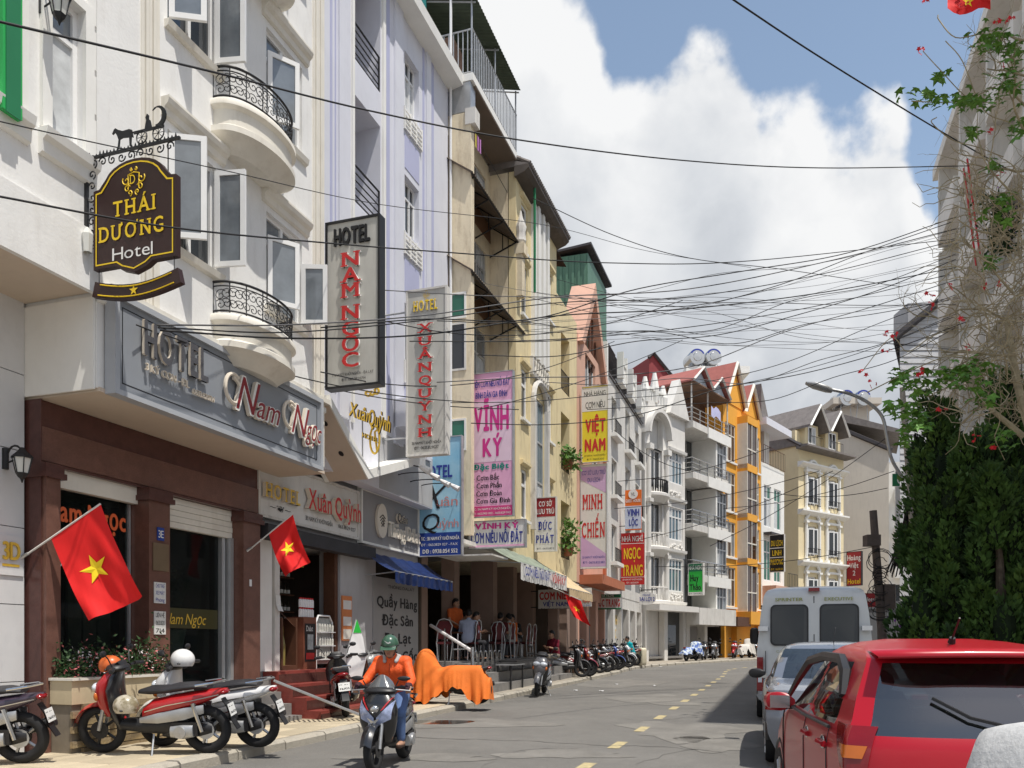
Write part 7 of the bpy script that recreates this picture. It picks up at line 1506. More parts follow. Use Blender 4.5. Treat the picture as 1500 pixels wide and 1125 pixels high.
pr = F1.w(.41, 1.36); scooter(Vector((-4.16, 9.62, gz(9.6) + .134)), PI - .02, 'red motorbike parked side-on before the flower planter', RED, BLKP, .13)
scooter(Vector((-3.72, 10.15, gz(10) + .134)), PI - .10, 'white motorbike with pink stripe parked behind the red one', WHT, WHT, .12)
scooter(Vector((-5.88, 8.78, gz(8.7) + .134)), PI + .12, 'silver and black motorbike cut by the lower left corner of the frame', ('dark_plum', (.045, .03, .05)), BLKP, .12)
wk = pos(507, 1050); scooter(wk + Vector((-.15, .5, 0)), 1.85, 'black and red motorbike at the steps with its number plate toward us', DRED, BLKP, .1)
scooter(pos(548, 1040) + Vector((-.05, .6, 0)), 2.35, 'black motorbike leaning behind the plated one by the steps', BLKP, BLKP, .1)
scooter(pos(790, 1020, .02) + Vector((.05, .6, 0)), -1.75, 'black and grey motorbike facing us alone at the pavement edge', GRYP, BLKP, .1)
hc = [GRYP, DRED, BLKP, WHT, BLKP, DRED, SILVR, BLKP, BLUEP, RED, BLKP, GRYP, WHT, DRED, BLKP]; OR_ = 'first second third fourth fifth sixth seventh eighth ninth tenth eleventh twelfth thirteenth fourteenth fifteenth'.split()
for i in range(15):
    s = 19.2 + i * .82 + (i > 11) * 1.0; p = F1.w(s, 1.2 + R.uniform(-.2, .25)); scooter(Vector((p.x, p.y, gz(p.y) + .134)), F1.ang - PI / 2 + .25 + R.uniform(-.3, .3) + (PI if i in (5, 9, 13) else 0), '%s motorbike, %s in the pavement row beyond the crimson shirt' % (hc[i][0].replace('_', ' '), OR_[i]), hc[i], BLKP, .1)
# far row round the bend
fl_ = ['black motorbike right of the blue patterned cover', 'dark grey motorbike second right of the blue patterned cover', 'red motorbike beside the white cover', 'black motorbike last before the van']
for i, (s, c) in enumerate(((4.9, BLKP), (6.3, GRYP), (9.3, RED), (12.6, BLKP))): p = F2.w(s, 1.2); scooter(Vector((p.x, p.y, gz(p.y) + .134)), F2.ang + PI + .3, fl_[i], c, BLKP, .1)
for i, (px, lab) in enumerate(((1308, 'leftmost dark motorbike parked by the grey gate'), (1325, 'middle dark motorbike parked by the grey gate'), (1342, 'dark motorbike nearest the concrete pole'))):
    p = at(px, 950, 27.5 + i * .3); scooter(Vector((p.x, p.y, gz(p.y) + .134)), -1.9, lab, BLKP, BLKP, .1, group='motorbikes by the gate')
p = at(1384, 950, 21.5); scooter(Vector((p.x, p.y, gz(p.y) + .134)), -2.2, 'red motorbike before the grey tarpaulin at the hedge', RED, BLKP, .1, group='motorbikes by the gate')
# cloth covers over motorbikes
def cover(p, ang, lab, m_, L0=1.8, H=1.12, W=.36, seed=1, low=.18, name='covered_motorbike', cat_='motorbike', grp='covered motorbikes', bike=True):
    g = empty(name, p, ang, lab, cat_, grp); rr = random.Random(seed); n, k = 60, 16; rows = []
    def ridge(x):      # handlebar hump at the front, seat behind
        f = (x + L0 / 2) / L0
        return H * (.70 + .30 * math.exp(-((f - .82) / .13) ** 2) - .06 * math.exp(-((f - .62) / .08) ** 2) - .10 * (f < .06))
    for i in range(n + 1):
        x = -L0 / 2 + L0 * i / n; f = i / n; e = min(1, min(f, 1 - f) * 9) ** .5; r = []
        for j in range(-k, k + 1):
            v = j / k; a = abs(v); hump = math.exp(-((f - .82) / .12) ** 2)
            top = ridge(x) * (.80 + .20 * e); hem = low + .05 * math.sin(i * .33 + (2 if v > 0 else 0)) + .03 * math.sin(i * .81) + .30 * math.exp(-((f - .42) / .16) ** 2)
            y0 = (W * .42 + .14 * hump) * (1 - .25 * (1 - e)); dr = max(0, a - .32) / .68
            fold = (.11 * (abs(math.sin(i * .31 + .9 * v + math.sin(i * .13) * 2)) - .5) + .03 * abs(math.sin(i * .9 + 2 * v))) * dr ** 1.2
            y = math.copysign(1, v) * (min(a / .32, 1) ** .8 * y0 + dr ** .7 * .12 + fold) if j else 0.0
            z = top - .06 * min(a / .32, 1) ** 2 - (top - .06 - hem) * dr ** 1.05; r.append((x * (1 + .02 * dr), y, z))
        rows.append(r)
    q = MB(); q.grid(rows)
    for r in (rows[0], rows[-1]):
        sx = -1 if r is rows[0] else 1; q.grid([[r[j], (r[j][0] + sx * .05, r[j][1] * .7, r[j][2])] for j in range(len(r))])
        q.grid([[(r[k - j][0] + sx * .05, r[k - j][1] * .7, r[k - j][2]) for j in range(k + 1)], [(r[k + j][0] + sx * .05, r[k + j][1] * .7, r[k + j][2]) for j in range(k + 1)]])
    q.build('cover', m_, g, smooth='all')
    if bike:
        for key, nm in (('tyre_f', 'wheel'), ('tyre_r', 'wheel'), ('engine', 'engine'), ('exhaust', 'exhaust'), ('tail_light', 'tail_light'), ('fork', 'fork'), ('side_stand', 'side_stand'), ('body', 'body')):
            o = obj_from(SC[key], nm, g, mats=[BLK] if key == 'body' else None)
            if key == 'tyre_f': obj_from(SC['rim_f'], 'rim', o)
            if key == 'tyre_r': obj_from(SC['rim_r'], 'rim', o)
    return g
OCL = mat('orange_cover_cloth', (.78, .185, .025), .8, .10, 4, .3, 34)
cp = pos(672, 1033); cover(cp + Vector((-.20, .42, 0)), PI - .22, 'motorbike under a bright orange cloth cover at the kerb', OCL, 1.62, 1.12, seed=3, low=.07)
BLC = mat('blue_patterned_cover', (.08, .16, .48), .7, .1, 4, col2=(.65, .72, .75), c2scale=7, c2w=.05); p = F2.w(2.6, 1.5); cover(Vector((p.x, p.y, gz(p.y) + .13)), F2.ang, 'motorbike under a blue and white patterned cover round the bend', BLC, 1.9, 1.1, seed=5, low=.35)
WTC = mat('white_cover_cloth', (.66, .63, .58), .8, .1, 3); p = F2.w(10.9, 1.3); cover(Vector((p.x, p.y, gz(p.y) + .13)), F2.ang, 'motorbike under a dirty white cover far up the street', WTC, 1.8, 1.25, seed=7, low=.2)
GTC = mat('grey_tarpaulin', (.30, .32, .36), .6, .1, 3); p = at(1392, 950, 22.5); cover(Vector((p.x, p.y, gz(p.y) + .13)), 1.2, 'motorbike under a grey tarpaulin beside the hedge', GTC, 1.9, 1.5, .6, seed=8)
p = at(1395, 950, 20.0)
g = cover(Vector((2.37, 2.72, gz(2.6))), PI + .2, 'pale grey covered motorbike in the lower right corner', mat('pale_grey_cover', (.60, .60, .59), .55, .06, 5, .35, 26), 1.6, 1.22, .75, seed=9)
# pale suitcase at the end of the row
p = F1.w(31.3, 2.0); g = empty('suitcase', (p.x, p.y, gz(p.y) + .13), .3, 'cream hard suitcase standing at the end of the motorbike row', 'suitcase'); q = MB(); q.loft([(-.14, .42, .28, .40), (-.1, .42, .32, .42), (.1, .42, .32, .42), (.14, .42, .28, .40)], 20, 6); q.build('shell', mat('cream_plastic', (.62, .56, .42), .4, .05, 4), g, smooth=True); q = MB(); q.tube([(0, -.12, .83), (0, -.12, .92), (0, .12, .92), (0, .12, .83)], .015, 5); q.build('handle', BLK, g)
# helmets hung on the near motorbikes and a bag on the handlebar
def hung(p, lab, m_, r=.13, nm='helmet'):
    g = empty(nm, p, 0, lab, nm, 'things hung on the motorbikes'); q = MB(); q._ell((0, 0, 0), (r * 1.1, r, r), 20, 14); q.f = [f for f in q.f if sum(q.v[i][2] for i in f) / len(f) > -r * .55]; q.m = q.m[:len(q.f)]; q.build('shell', m_, g, smooth='all'); q = MB(); q.tube([(-r, 0, -.04), (0, -r * .98, -.05), (r, 0, -.02)], .012, 5); q.build('trim', BLK, g)
hung((-4.42, 9.38, .78), 'cream helmet with dark swirls hung on the red motorbike', mat('swirl_helmet', (.55, .50, .40), .3, .1, 4, col2=(.24, .20, .12), c2scale=9, c2w=.08, coat=.5)); hung((-4.0, 9.95, 1.30), 'white helmet resting on the white motorbike mirror', mat('white_helmet', (.75, .75, .74), .3, .05, 4, coat=.5))
hung((-4.68, 9.55, 1.24), 'orange helmet on the handlebar of the red motorbike', mat('orange_helmet', (.60, .13, .03), .35, .15, 6), .12)
# ================================================================== cars: horizontal slices lofted upward
def lerp(a, b, f): return a + (b - a) * f
def sl_interp(keys, z):
    for a, b in zip(keys, keys[1:]):
        if a[0] <= z <= b[0]:
            f = (z - a[0]) / max(1e-6, b[0] - a[0]); return [lerp(x, y, f) for x, y in zip(a, b)]
    return list(keys[-1])
def car_shell(g, keys, zs, n_end=14, n_side=30, ex_r=3.4, ex_f=2.8, glass=(), mats=None):
    """keys: (z, x_rear, x_front, half width, rear roundness, front roundness); glass: (name, z0, z1, test(x, y)) patches"""
    ring = []
    for z in zs:
        _, xr, xf, hw, rr_, rf = sl_interp(keys, z); pts = []
        def end(sign, xe, rd):     # rounded end from one side to the other
            o = []
            for i in range(n_end + 1): v = -1 + 2 * i / n_end; o.append((xe - sign * rd * abs(v) ** 3.2, v))
            return o
        re = end(-1, xr, rr_); fe = end(1, xf, rf)
        for x, v in re: pts.append((x, -v * hw * (1 - .02 * abs(v) ** 6)))               # rear: +y to -y
        for i in range(1, n_side): f = i / n_side; x = lerp(re[-1][0], fe[0][0], f); bow = 1 + .035 * math.sin(PI * f); pts.append((x, -hw * .98 * bow))
        for x, v in fe: pts.append((x, v * hw * (1 - .02 * abs(v) ** 6)))
        for i in range(1, n_side): f = i / n_side; x = lerp(fe[-1][0], re[0][0], f); bow = 1 + .035 * math.sin(PI * f); pts.append((x, hw * .98 * bow))
        ring.append([(x, y, z) for x, y in pts])
    K = len(ring[0]); V = [p for r in ring for p in r]; groups = {'body': []}; 
    for gl in glass: groups[gl[0]] = []
    for i in range(len(zs) - 1):
        for j in range(K):
            j2 = (j + 1) % K; f = (i * K + j, i * K + j2, (i + 1) * K + j2, (i + 1) * K + j); c = [sum(V[q][a] for q in f) / 4 for a in range(3)]; kk = 'body'
            seg = 'rear' if j < n_end else ('right' if j < n_end + n_side else ('front' if j < 2 * n_end + n_side else 'left'))
            for gl in glass:
                if gl[1] <= c[2] <= gl[2] and gl[3](c[0], c[1], c[2], seg): kk = gl[0]; break
            groups[kk].append(f)
    out = {}
    for k, fs in groups.items():
        if not fs: continue
        q = MB(); q.v = V[:] if k == 'body' else []; 
        if k == 'body': q.f = fs + [tuple(range((len(zs) - 1) * K, len(zs) * K))]; q.m = [0] * len(q.f)
        else:
            idx = {}
            for f in fs:
                nf = []
                for v in f:
                    if v not in idx: idx[v] = len(q.v); q.v.append(V[v])
                    nf.append(idx[v])
                q.f.append(tuple(nf)); q.m.append(0)
        out[k] = q.build(k if not k[-1].isdigit() else k.rstrip('0123456789').rstrip('_'), mats.get(k, mats['body']), g, smooth='all' if k != 'body' else 50)
    return out
def wheel(g, x, y, r, w=.19, rim=None, side=1):
    q = MB(); q.lathe([(r - .10, -w / 2), (r - .02, -w / 2), (r, -w / 2 + .03), (r, w / 2 - .03), (r - .02, w / 2), (r - .10, w / 2)], (x, y, r), 28, 'y'); o = q.build('wheel', TYRE, g, smooth=True)
    q = MB(); q.lathe([(.001, side * w * .35), (.05, side * w * .42), (r - .13, side * w * .38), (r - .10, side * w * .5)], (x, y, r), 24, 'y')
    for k in range(7): a = 2 * PI * k / 7; q.tube([(x + .04 * math.cos(a), y + side * w * .45, r + .04 * math.sin(a)), (x + (r - .11) * math.cos(a), y + side * w * .46, r + (r - .11) * math.sin(a))], .022, 5)
    q.build('rim', rim or GALV, o)
    q = MB(); q.tube([(x + (r + .05) * math.cos(a), y + side * .05, r + (r + .05) * math.sin(a)) for a in [i * PI / 14 for i in range(15)]], .05, 6); q.build('wheel_arch', BLK, g)
CARG = mat('car_glass', (.02, .024, .026), .03, .1, 1, spec=.6, coat=.15); 
SEE = bpy.data.materials.new('see_through_car_glass'); SEE.use_nodes = True; MATS['see'] = SEE
_t = SEE.node_tree; _p = _t.nodes['Principled BSDF']; _p.inputs['Base Color'].default_value = (.01, .012, .012, 1); _p.inputs['Roughness'].default_value = .02; _p.inputs['Coat Weight'].default_value = .6
_tr = _t.nodes.new('ShaderNodeBsdfTransparent'); _tr.inputs[0].default_value = (.55, .62, .62, 1); _ms = _t.nodes.new('ShaderNodeMixShader'); _p.inputs['IOR'].default_value = 3.0; _ms.inputs[0].default_value = .6
_t.links.new(_tr.outputs[0], _ms.inputs[1]); _t.links.new(_p.outputs[0], _ms.inputs[2]); _t.links.new(_ms.outputs[0], _t.nodes['Material Output'].inputs[0])
def lamp_patch(g, nm, keys, sg, z0, z1, v0, side, m_, off=.008, taper=.0):
    """lens lying on the rounded rear corner of a car shell"""
    rows = []
    for i in range(8):
        z = z0 + (z1 - z0) * i / 7; _, xr, xf, hw, rd, _f = sl_interp(keys, z); r = []; a0 = v0 + taper * (1 - i / 7)
        for j in range(9): v = a0 + (1 - a0) * j / 8; r.append((xr + rd * v ** 3.2 - off, sg * (v * hw * (1 - .02 * v ** 6) + off * .6), z))
        for j in range(1, 5): r.append((xr + rd + side * (i / 7) ** .7 * j / 4, sg * (hw * .98 * (1 + .035 * math.sin(PI * side * j / 4 / 3.3)) + off), z))
        rows.append(r)
    q = MB(); q.grid(rows); return q.build(nm, m_, g, smooth='all')
def frange(a, b, n): return [a + (b - a) * i / n for i in range(n + 1)]
# ---- red hatchback
g = empty('car', (0, 0, 0), 0, 'shiny red hatchback nearest the camera on the right', 'car', 'cars parked on the right'); hd = Vector((.19, .982)); rc = Vector((2.60, 4.25)); ang = math.atan2(hd.y, hd.x); g.location = (rc.x, rc.y, gz(rc.y)); g.rotation_euler = (0, 0, ang)
RC = mat('red_car_paint', (.40, .006, .016), .3, .03, 2, coat=.25, spec=.35)
keys = [(.20, .06, 3.50, .72, .10, .25), (.32, .0, 3.56, .79, .14, .35), (.50, .0, 3.58, .80, .14, .40), (.68, .05, 3.52, .80, .13, .45), (.82, .08, 3.35, .80, .12, .5), (.90, .10, 3.10, .79, .12, .5), (.97, .14, 2.75, .77, .12, .4), (1.02, .17, 2.60, .745, .12, .35), (1.15, .26, 2.32, .70, .12, .30), (1.30, .36, 2.08, .64, .11, .26), (1.38, .42, 1.98, .605, .10, .24), (1.41, .58, 1.95, .575, .10, .24), (1.445, .85, 1.90, .52, .14, .24), (1.475, 1.08, 1.78, .43, .16, .24), (1.495, 1.25, 1.65, .28, .16, .2)]
zs = frange(.20, .92, 18) + frange(.95, 1.40, 18) + [1.41, 1.425, 1.445, 1.46, 1.475, 1.487, 1.495]
gl = (('rear_window', .96, 1.36, lambda x, y, z, s: s == 'rear' and abs(y) < .62 - .25 * max(0, z - 1.0)), ('side_window_1', .97, 1.35, lambda x, y, z, s: s in ('left', 'right') and 1.52 < x < 2.6), ('side_window_2', .97, 1.35, lambda x, y, z, s: s in ('left', 'right') and .62 + (z - .97) * .35 < x < 1.44), ('windscreen', .99, 1.38, lambda x, y, z, s: s == 'front' and abs(y) < .64))
sh = car_shell(g, keys, zs, glass=gl, mats={'body': RC, 'rear_window': SEE, 'side_window_1': SEE, 'side_window_2': SEE, 'windscreen': SEE})
q = MB(); q.grid([[(.34 - .10 * (1 - abs(v) ** 4) - .02 * k, v * .58, 1.375 + .012 * k + .012 * (1 - v * v)) for v in frange(-1, 1, 16)] for k in (0, 1)] + [[(.72, v * .55, 1.428 + .012 * (1 - v * v)) for v in frange(-1, 1, 16)]]); q.build('roof_spoiler', RC, g, smooth='all')
for sg in (1, -1):
    lamp_patch(g, 'tail_light', keys, sg, .72, 1.0, .80, .26, REDL, .010, .06); lamp_patch(g, 'turn_lamp', keys, sg, .825, .895, .85, .10, mat('amber_lens', (.55, .13, .01), .15, .1, 5, coat=.5), .016, .03)
    wheel(g, .55, sg * .70, .28, side=sg); wheel(g, 2.93, sg * .70, .28, side=sg)
    q = MB(); q.loft([(2.16, 1.00, .03, .03, sg * .80), (2.2, 1.0, .10, .075, sg * .89), (2.30, 1.0, .10, .07, sg * .90), (2.36, 1.0, .05, .04, sg * .89)], 12); q.build('door_mirror', RC, g, smooth=True); q = MB(); q.box(2.145, 2.158, sg * .89 - .075, sg * .89 + .075, .95, 1.05); q.build('mirror_glass', CHR, g); q = MB(); q.box(2.18, 2.26, sg * .74, sg * .84, .94, .97); q.build('mirror_foot', BLK, g)
    for x in (1.38, .78): q = MB(); q.loft([(x - .10, .84, .02, .018, sg * .815), (x, .845, .028, .024, sg * .825), (x + .10, .84, .02, .018, sg * .815)], 8); q.build('door_handle', RC, g, smooth=True); q = MB(); q.ell((x, sg * .805, .845), (.075, .014, .045), 12, 6); q.build('handle_recess', CHR, g)
    q = MB(); q.tube([(2.62, sg * .765, 1.0), (2.2, sg * .735, 1.19), (1.95, sg * .69, 1.33), (1.5, sg * .66, 1.375), (.95, sg * .655, 1.365), (.74, sg * .67, 1.28), (.66, sg * .70, 1.14)], [.02, .03, .035, .035, .035, .04, .03], 6); q.build('rain_visor', BLK, g, smooth=True)
    q = MB(); q.tube([(.62, sg * .795, .955), (1.5, sg * .805, .955), (2.65, sg * .785, .965)], .012, 5); q.build('window_seal', BLK, g)
for sg in (1, -1):
    for x0 in (.68, 1.48, 2.62):
        q = MB(); q.tube([(x0 + .04 * (z - .6), sg * (sl_interp(keys, z)[3] * .98 * (1 + .035 * math.sin(PI * min(1, max(0, (x0 - .15) / 3.2)))) + .001), z) for z in frange(.34, .94, 8)], .006, 4); q.build('door_seam', BLK, g)
q = MB(); q.tube([(sl_interp(keys, .62)[1] - .004, y, .62 + .02 * y * y) for y in frange(-.6, .6, 8)], .006, 4); q.build('hatch_seam', BLK, g); q = MB(); q._ell((.075, 0, .86), (.012, .06, .035), 14, 8); q.build('badge', CHR, g, smooth=True)
q = MB(); q.tube([(.95, 0, 1.47), (.93, 0, 1.50)], [.025, .018], 8); q.tube([(.93, 0, 1.5), (.80, 0, 1.62)], .006, 5); q.build('antenna', BLK, g)
q = MB(); q.box(.03, .06, -.26, .26, .58, .70); q.build('number_plate', PLATE, g); q = MB(); q.tube([(.10, -.1, 1.0), (.16, .15, 1.06), (.24, .32, 1.16)], .01, 5); q.build('wiper', BLK, g)
for y in (-.35, .35):
    q = MB(); q.loft([(1.25, .75, .22, .35, y), (1.35, .78, .23, .38, y), (1.42, .78, .2, .36, y)], 12, 4); q.ell((1.36, y, 1.2), (.05, .12, .09), 10, 6); q.build('seat', mat('grey_seat', (.10, .10, .105), .9, .1, 6), g, smooth=True)
q = MB(); q.loft([(.75, .62, .62, .30), (.85, .64, .64, .34), (.92, .62, .6, .32)], 12, 5); q.build('rear_bench', mat('grey_seat', (.10, .10, .105), .9, .1, 6), g, smooth=True); q = MB(); q.box(.3, 2.5, -.72, .72, .3, .34); q.box(2.3, 2.6, -.7, .7, .7, .95); q.build('interior_trim', BLK, g)
# ---- silver sedan
g = empty('car', (3.62, 8.85, gz(8.8)), F1.ang + .03, 'silver sedan parked between the red hatchback and the van', 'car', 'cars parked on the right'); SVC = mat('silver_car_paint', (.20, .22, .26), .25, .03, 2, coat=.8, metal=.35)
keys = [(.22, .08, 4.25, .74, .12, .3), (.40, .0, 4.30, .83, .16, .4), (.60, .0, 4.28, .85, .16, .45), (.78, .03, 4.1, .85, .16, .5), (.90, .06, 3.75, .83, .16, .5), (.95, .25, 3.35, .80, .14, .4), (1.0, .70, 3.0, .76, .12, .35), (1.18, .98, 2.72, .70, .11, .3), (1.34, 1.25, 2.42, .62, .1, .26), (1.40, 1.38, 2.25, .56, .1, .26), (1.435, 1.55, 2.1, .44, .12, .22), (1.45, 1.75, 1.95, .25, .12, .15)]
zs = frange(.22, .9, 14) + frange(.93, 1.36, 16) + [1.38, 1.40, 1.42, 1.435, 1.443, 1.45]
gl = (('rear_window', 1.0, 1.35, lambda x, y, z, s: s == 'rear' and abs(y) < .66 - .2 * (z - 1)), ('side_window_1', 1.0, 1.34, lambda x, y, z, s: s in ('left', 'right') and 1.95 < x < 3.0), ('side_window_2', 1.0, 1.34, lambda x, y, z, s: s in ('left', 'right') and 1.02 + (z - 1) * .8 < x < 1.88), ('windscreen', 1.0, 1.36, lambda x, y, z, s: s == 'front' and abs(y) < .66))
BG = mat('tinted_blue_glass', (.12, .19, .22), .05, .1, 1, coat=.6); car_shell(g, keys, zs, glass=gl, mats={'body': SVC, 'rear_window': SEE, 'side_window_1': CARG, 'side_window_2': CARG, 'windscreen': SEE})
for sg in (1, -1):
    lamp_patch(g, 'tail_light', keys, sg, .68, .88, .78, .12, REDL, .010); wheel(g, .85, sg * .74, .30, side=sg); wheel(g, 3.4, sg * .74, .30, side=sg)
    q = MB(); q.loft([(2.72, 1.0, .03, .03, sg * .84), (2.76, 1.0, .10, .07, sg * .94), (2.86, 1.0, .10, .065, sg * .95), (2.9, 1.0, .04, .03, sg * .94)], 12); q.build('door_mirror', BLK, g, smooth=True)
q = MB(); q.loft([(1.2, .8, .66, .25), (1.3, .82, .68, .28), (1.36, .8, .64, .26)], 12, 5); q.build('rear_bench', mat('grey_seat', (.10, .10, .105), .9, .1, 6), g, smooth=True)
for y in (-.36, .36): q = MB(); q.ell((1.3, y, 1.12), (.05, .12, .07), 10, 6); q.build('headrest', mat('grey_seat', (.10, .10, .105), .9, .1, 6), g, smooth=True)
q = MB(); q.tube([(1.62, 0, 1.44), (1.35, .0, 1.62)], .006, 5); q.build('antenna', BLK, g); q = MB(); q.box(-.02, .0, -.26, .26, .62, .74); q.build('number_plate', PLATE, g); q = MB(); q.box(.5, 3.0, -.75, .75, .3, .34); q.build('floor_pan', BLK, g)
# ---- white minibus, seen from behind
g = empty('minibus', (5.2, 14.1, gz(14.1)), F1.ang, 'silver-white high minibus seen from behind, with two dark rear windows', 'van', 'cars parked on the right'); VAN = mat('minibus_paint', (.60, .62, .62), .35, .04, 2, coat=.5, stain=.15)
keys = [(.32, .06, 5.5, .86, .06, .4), (.45, .0, 5.6, .95, .07, .5), (.9, .0, 5.55, .965, .07, .5), (1.2, .01, 5.2, .965, .07, .5), (1.3, .015, 4.8, .96, .07, .45), (1.9, .06, 4.35, .90, .07, .4), (2.22, .10, 4.1, .85, .08, .35), (2.32, .16, 4.0, .80, .09, .35), (2.37, .30, 3.8, .68, .12, .35), (2.40, .55, 3.5, .45, .12, .3)]
zs = frange(.32, 1.26, 12) + frange(1.30, 1.97, 12) + frange(2.02, 2.30, 6) + [2.33, 2.355, 2.375, 2.39, 2.40]
car_shell(g, keys, zs, n_end=18, glass=(('side_window_1', 1.28, 2.0, lambda x, y, z, s: s in ('left', 'right') and .5 < x < 2.2), ('side_window_2', 1.28, 2.0, lambda x, y, z, s: s in ('left', 'right') and 2.35 < x < 4.0), ('windscreen', 1.32, 2.1, lambda x, y, z, s: s == 'front')), mats={'body': VAN, 'side_window_1': CARG, 'side_window_2': CARG, 'windscreen': CARG})
def rrect(y0, y1, z0, z1, r, n=5):
    P = []
    for cy, cz, a0 in ((y1 - r, z1 - r, 0), (y0 + r, z1 - r, PI / 2), (y0 + r, z0 + r, PI), (y1 - r, z0 + r, PI * 1.5)):
        for i in range(n + 1): a = a0 + PI / 2 * i / n; P.append((cy + r * math.cos(a), cz + r * math.sin(a)))
    return P
def xrear(z): return sl_interp(keys, z)[1]
for y0, y1 in ((.09, .72), (-.72, -.09)):
    for nm, gr, m_, off in (('window_rubber', .0, BLK, .012), ('rear_window', .025, CARG, .018)):
        P = rrect(y0 + gr, y1 - gr, 1.34 + gr, 2.06 - gr, .09); q = MB(); q.prism([(xrear(z) - off, y, z) for y, z in P], (.03, 0, 0)); q.build(nm, m_, g)
    sg = 1 if y0 > 0 else -1
    q = MB(); q.box(-.03, .06, sg * .76, sg * .92, 1.60, 1.68); q.box(-.02, .06, sg * .78, sg * .92, .78, .86); q.build('door_hinge', CHR, g)
    q = MB(); q.box(-.012, .05, sg * .84, sg * .945, .55, 1.14); q.build('tail_light', REDL, g); q = MB(); q.box(-.018, -.011, sg * .86, sg * .925, .70, .86); q.build('reverse_lamp', LENS, g)
    lettering(g, 'SPRINTER' if sg > 0 else 'EXECUTIVE', (xrear(2.13) - .02, y1 - .08, 2.12), (0, -1, 0), (0, 0, 1), .46, .055, mat('olive_letter', (.30, .32, .10), .5), bold=.03)
    wheel(g, 1.0, sg * .86, .34, .22, side=sg); wheel(g, 4.5, sg * .86, .34, .22, side=sg)
    q = MB(); q.loft([(4.35, 1.55, .05, .16, sg * 1.12), (4.42, 1.55, .10, .19, sg * 1.13), (4.5, 1.55, .06, .15, sg * 1.12)], 10, 4); q.build('door_mirror', BLK, g); q = MB(); q.tube([(4.4, sg * .9, 1.45), (4.42, sg * 1.08, 1.45)], .025, 6); q.build('mirror_arm', BLK, g)
    q = MB(); q.box(-.004, .01, sg * .80 - .006, sg * .80 + .006, .5, 1.25); q.build('door_seam', BLK, g)
q = MB(); q.add([(xrear(z) - .004, y, z) for z in (.5, 1.3, 2.2) for y in (-.008, .008)], [(0, 1, 3, 2), (2, 3, 5, 4)]); q.build('door_seam', BLK, g)
q = MB(); q.box(.05, .16, -.09, .09, 2.285, 2.345); q.build('brake_light', REDL, g); q = MB(); q.loft([(-.14, .45, .93, .07), (-.08, .47, .95, .10), (.05, .47, .95, .10)], 14, 5); q.build('bumper', GRYP and mat('bumper_grey', (.28, .29, .30), .6, .06, 4), g, smooth=True)
q = MB(); q.box(-.035, -.005, .08, .62, .92, 1.04); q.box(-.06, -.03, .1, .6, .90, .925); q.build('plate_recess', CHR, g); lettering(g, '711', (-.012, .60, 1.08), (0, -1, 0), (0, 0, 1), .26, .11, INKK, italic=.4); lettering(g, 'CARAVAN', (-.012, .62, 1.22), (0, -1, 0), (0, 0, 1), .34, .04, mat('olive_letter', (.30, .32, .10), .5))
q = MB(); q.box(.3, 5.2, -.8, .8, .28, .34); q.build('underbody', BLK, g)
# ================================================================== people: primitives fused by a voxel remesh into one skin
def fuse(m, voxel, mats, name, parent, it=6, smooth=.5):
    me = m.mesh('tmp', mats); o = bpy.data.objects.new('tmp', me); COL.objects.link(o)
    r = o.modifiers.new('r', 'REMESH'); r.mode = 'VOXEL'; r.voxel_size = voxel
    k = o.modifiers.new('s', 'SMOOTH'); k.iterations = it; k.factor = smooth
    dg = bpy.context.evaluated_depsgraph_get(); n = bpy.data.meshes.new_from_object(o.evaluated_get(dg)); bpy.data.objects.remove(o)
    n.materials.clear(); n.materials.append(mats); n.polygons.foreach_set('use_smooth', [True] * len(n.polygons)); n.name = name
    q = bpy.data.objects.new(name, n); COL.objects.link(q); q.parent = parent; return q
SKIN = mat('skin', (.42, .235, .155), .55, .08, 8); HAIR = mat('black_hair', (.012, .010, .010), .5, .2, 20); EYE = mat('dark_eye', (.01, .008, .008), .2); LIP = mat('lip', (.30, .09, .08), .5)
def limb(m, P, r): m.tube(P, r, 12); [m.ell(p, (q, q, q), 12, 8) for p, q in zip(P, r)]
def finger(m, P, r=.009): limb(m, P, [r, r * .97, r * .9, r * .8][:len(P)])
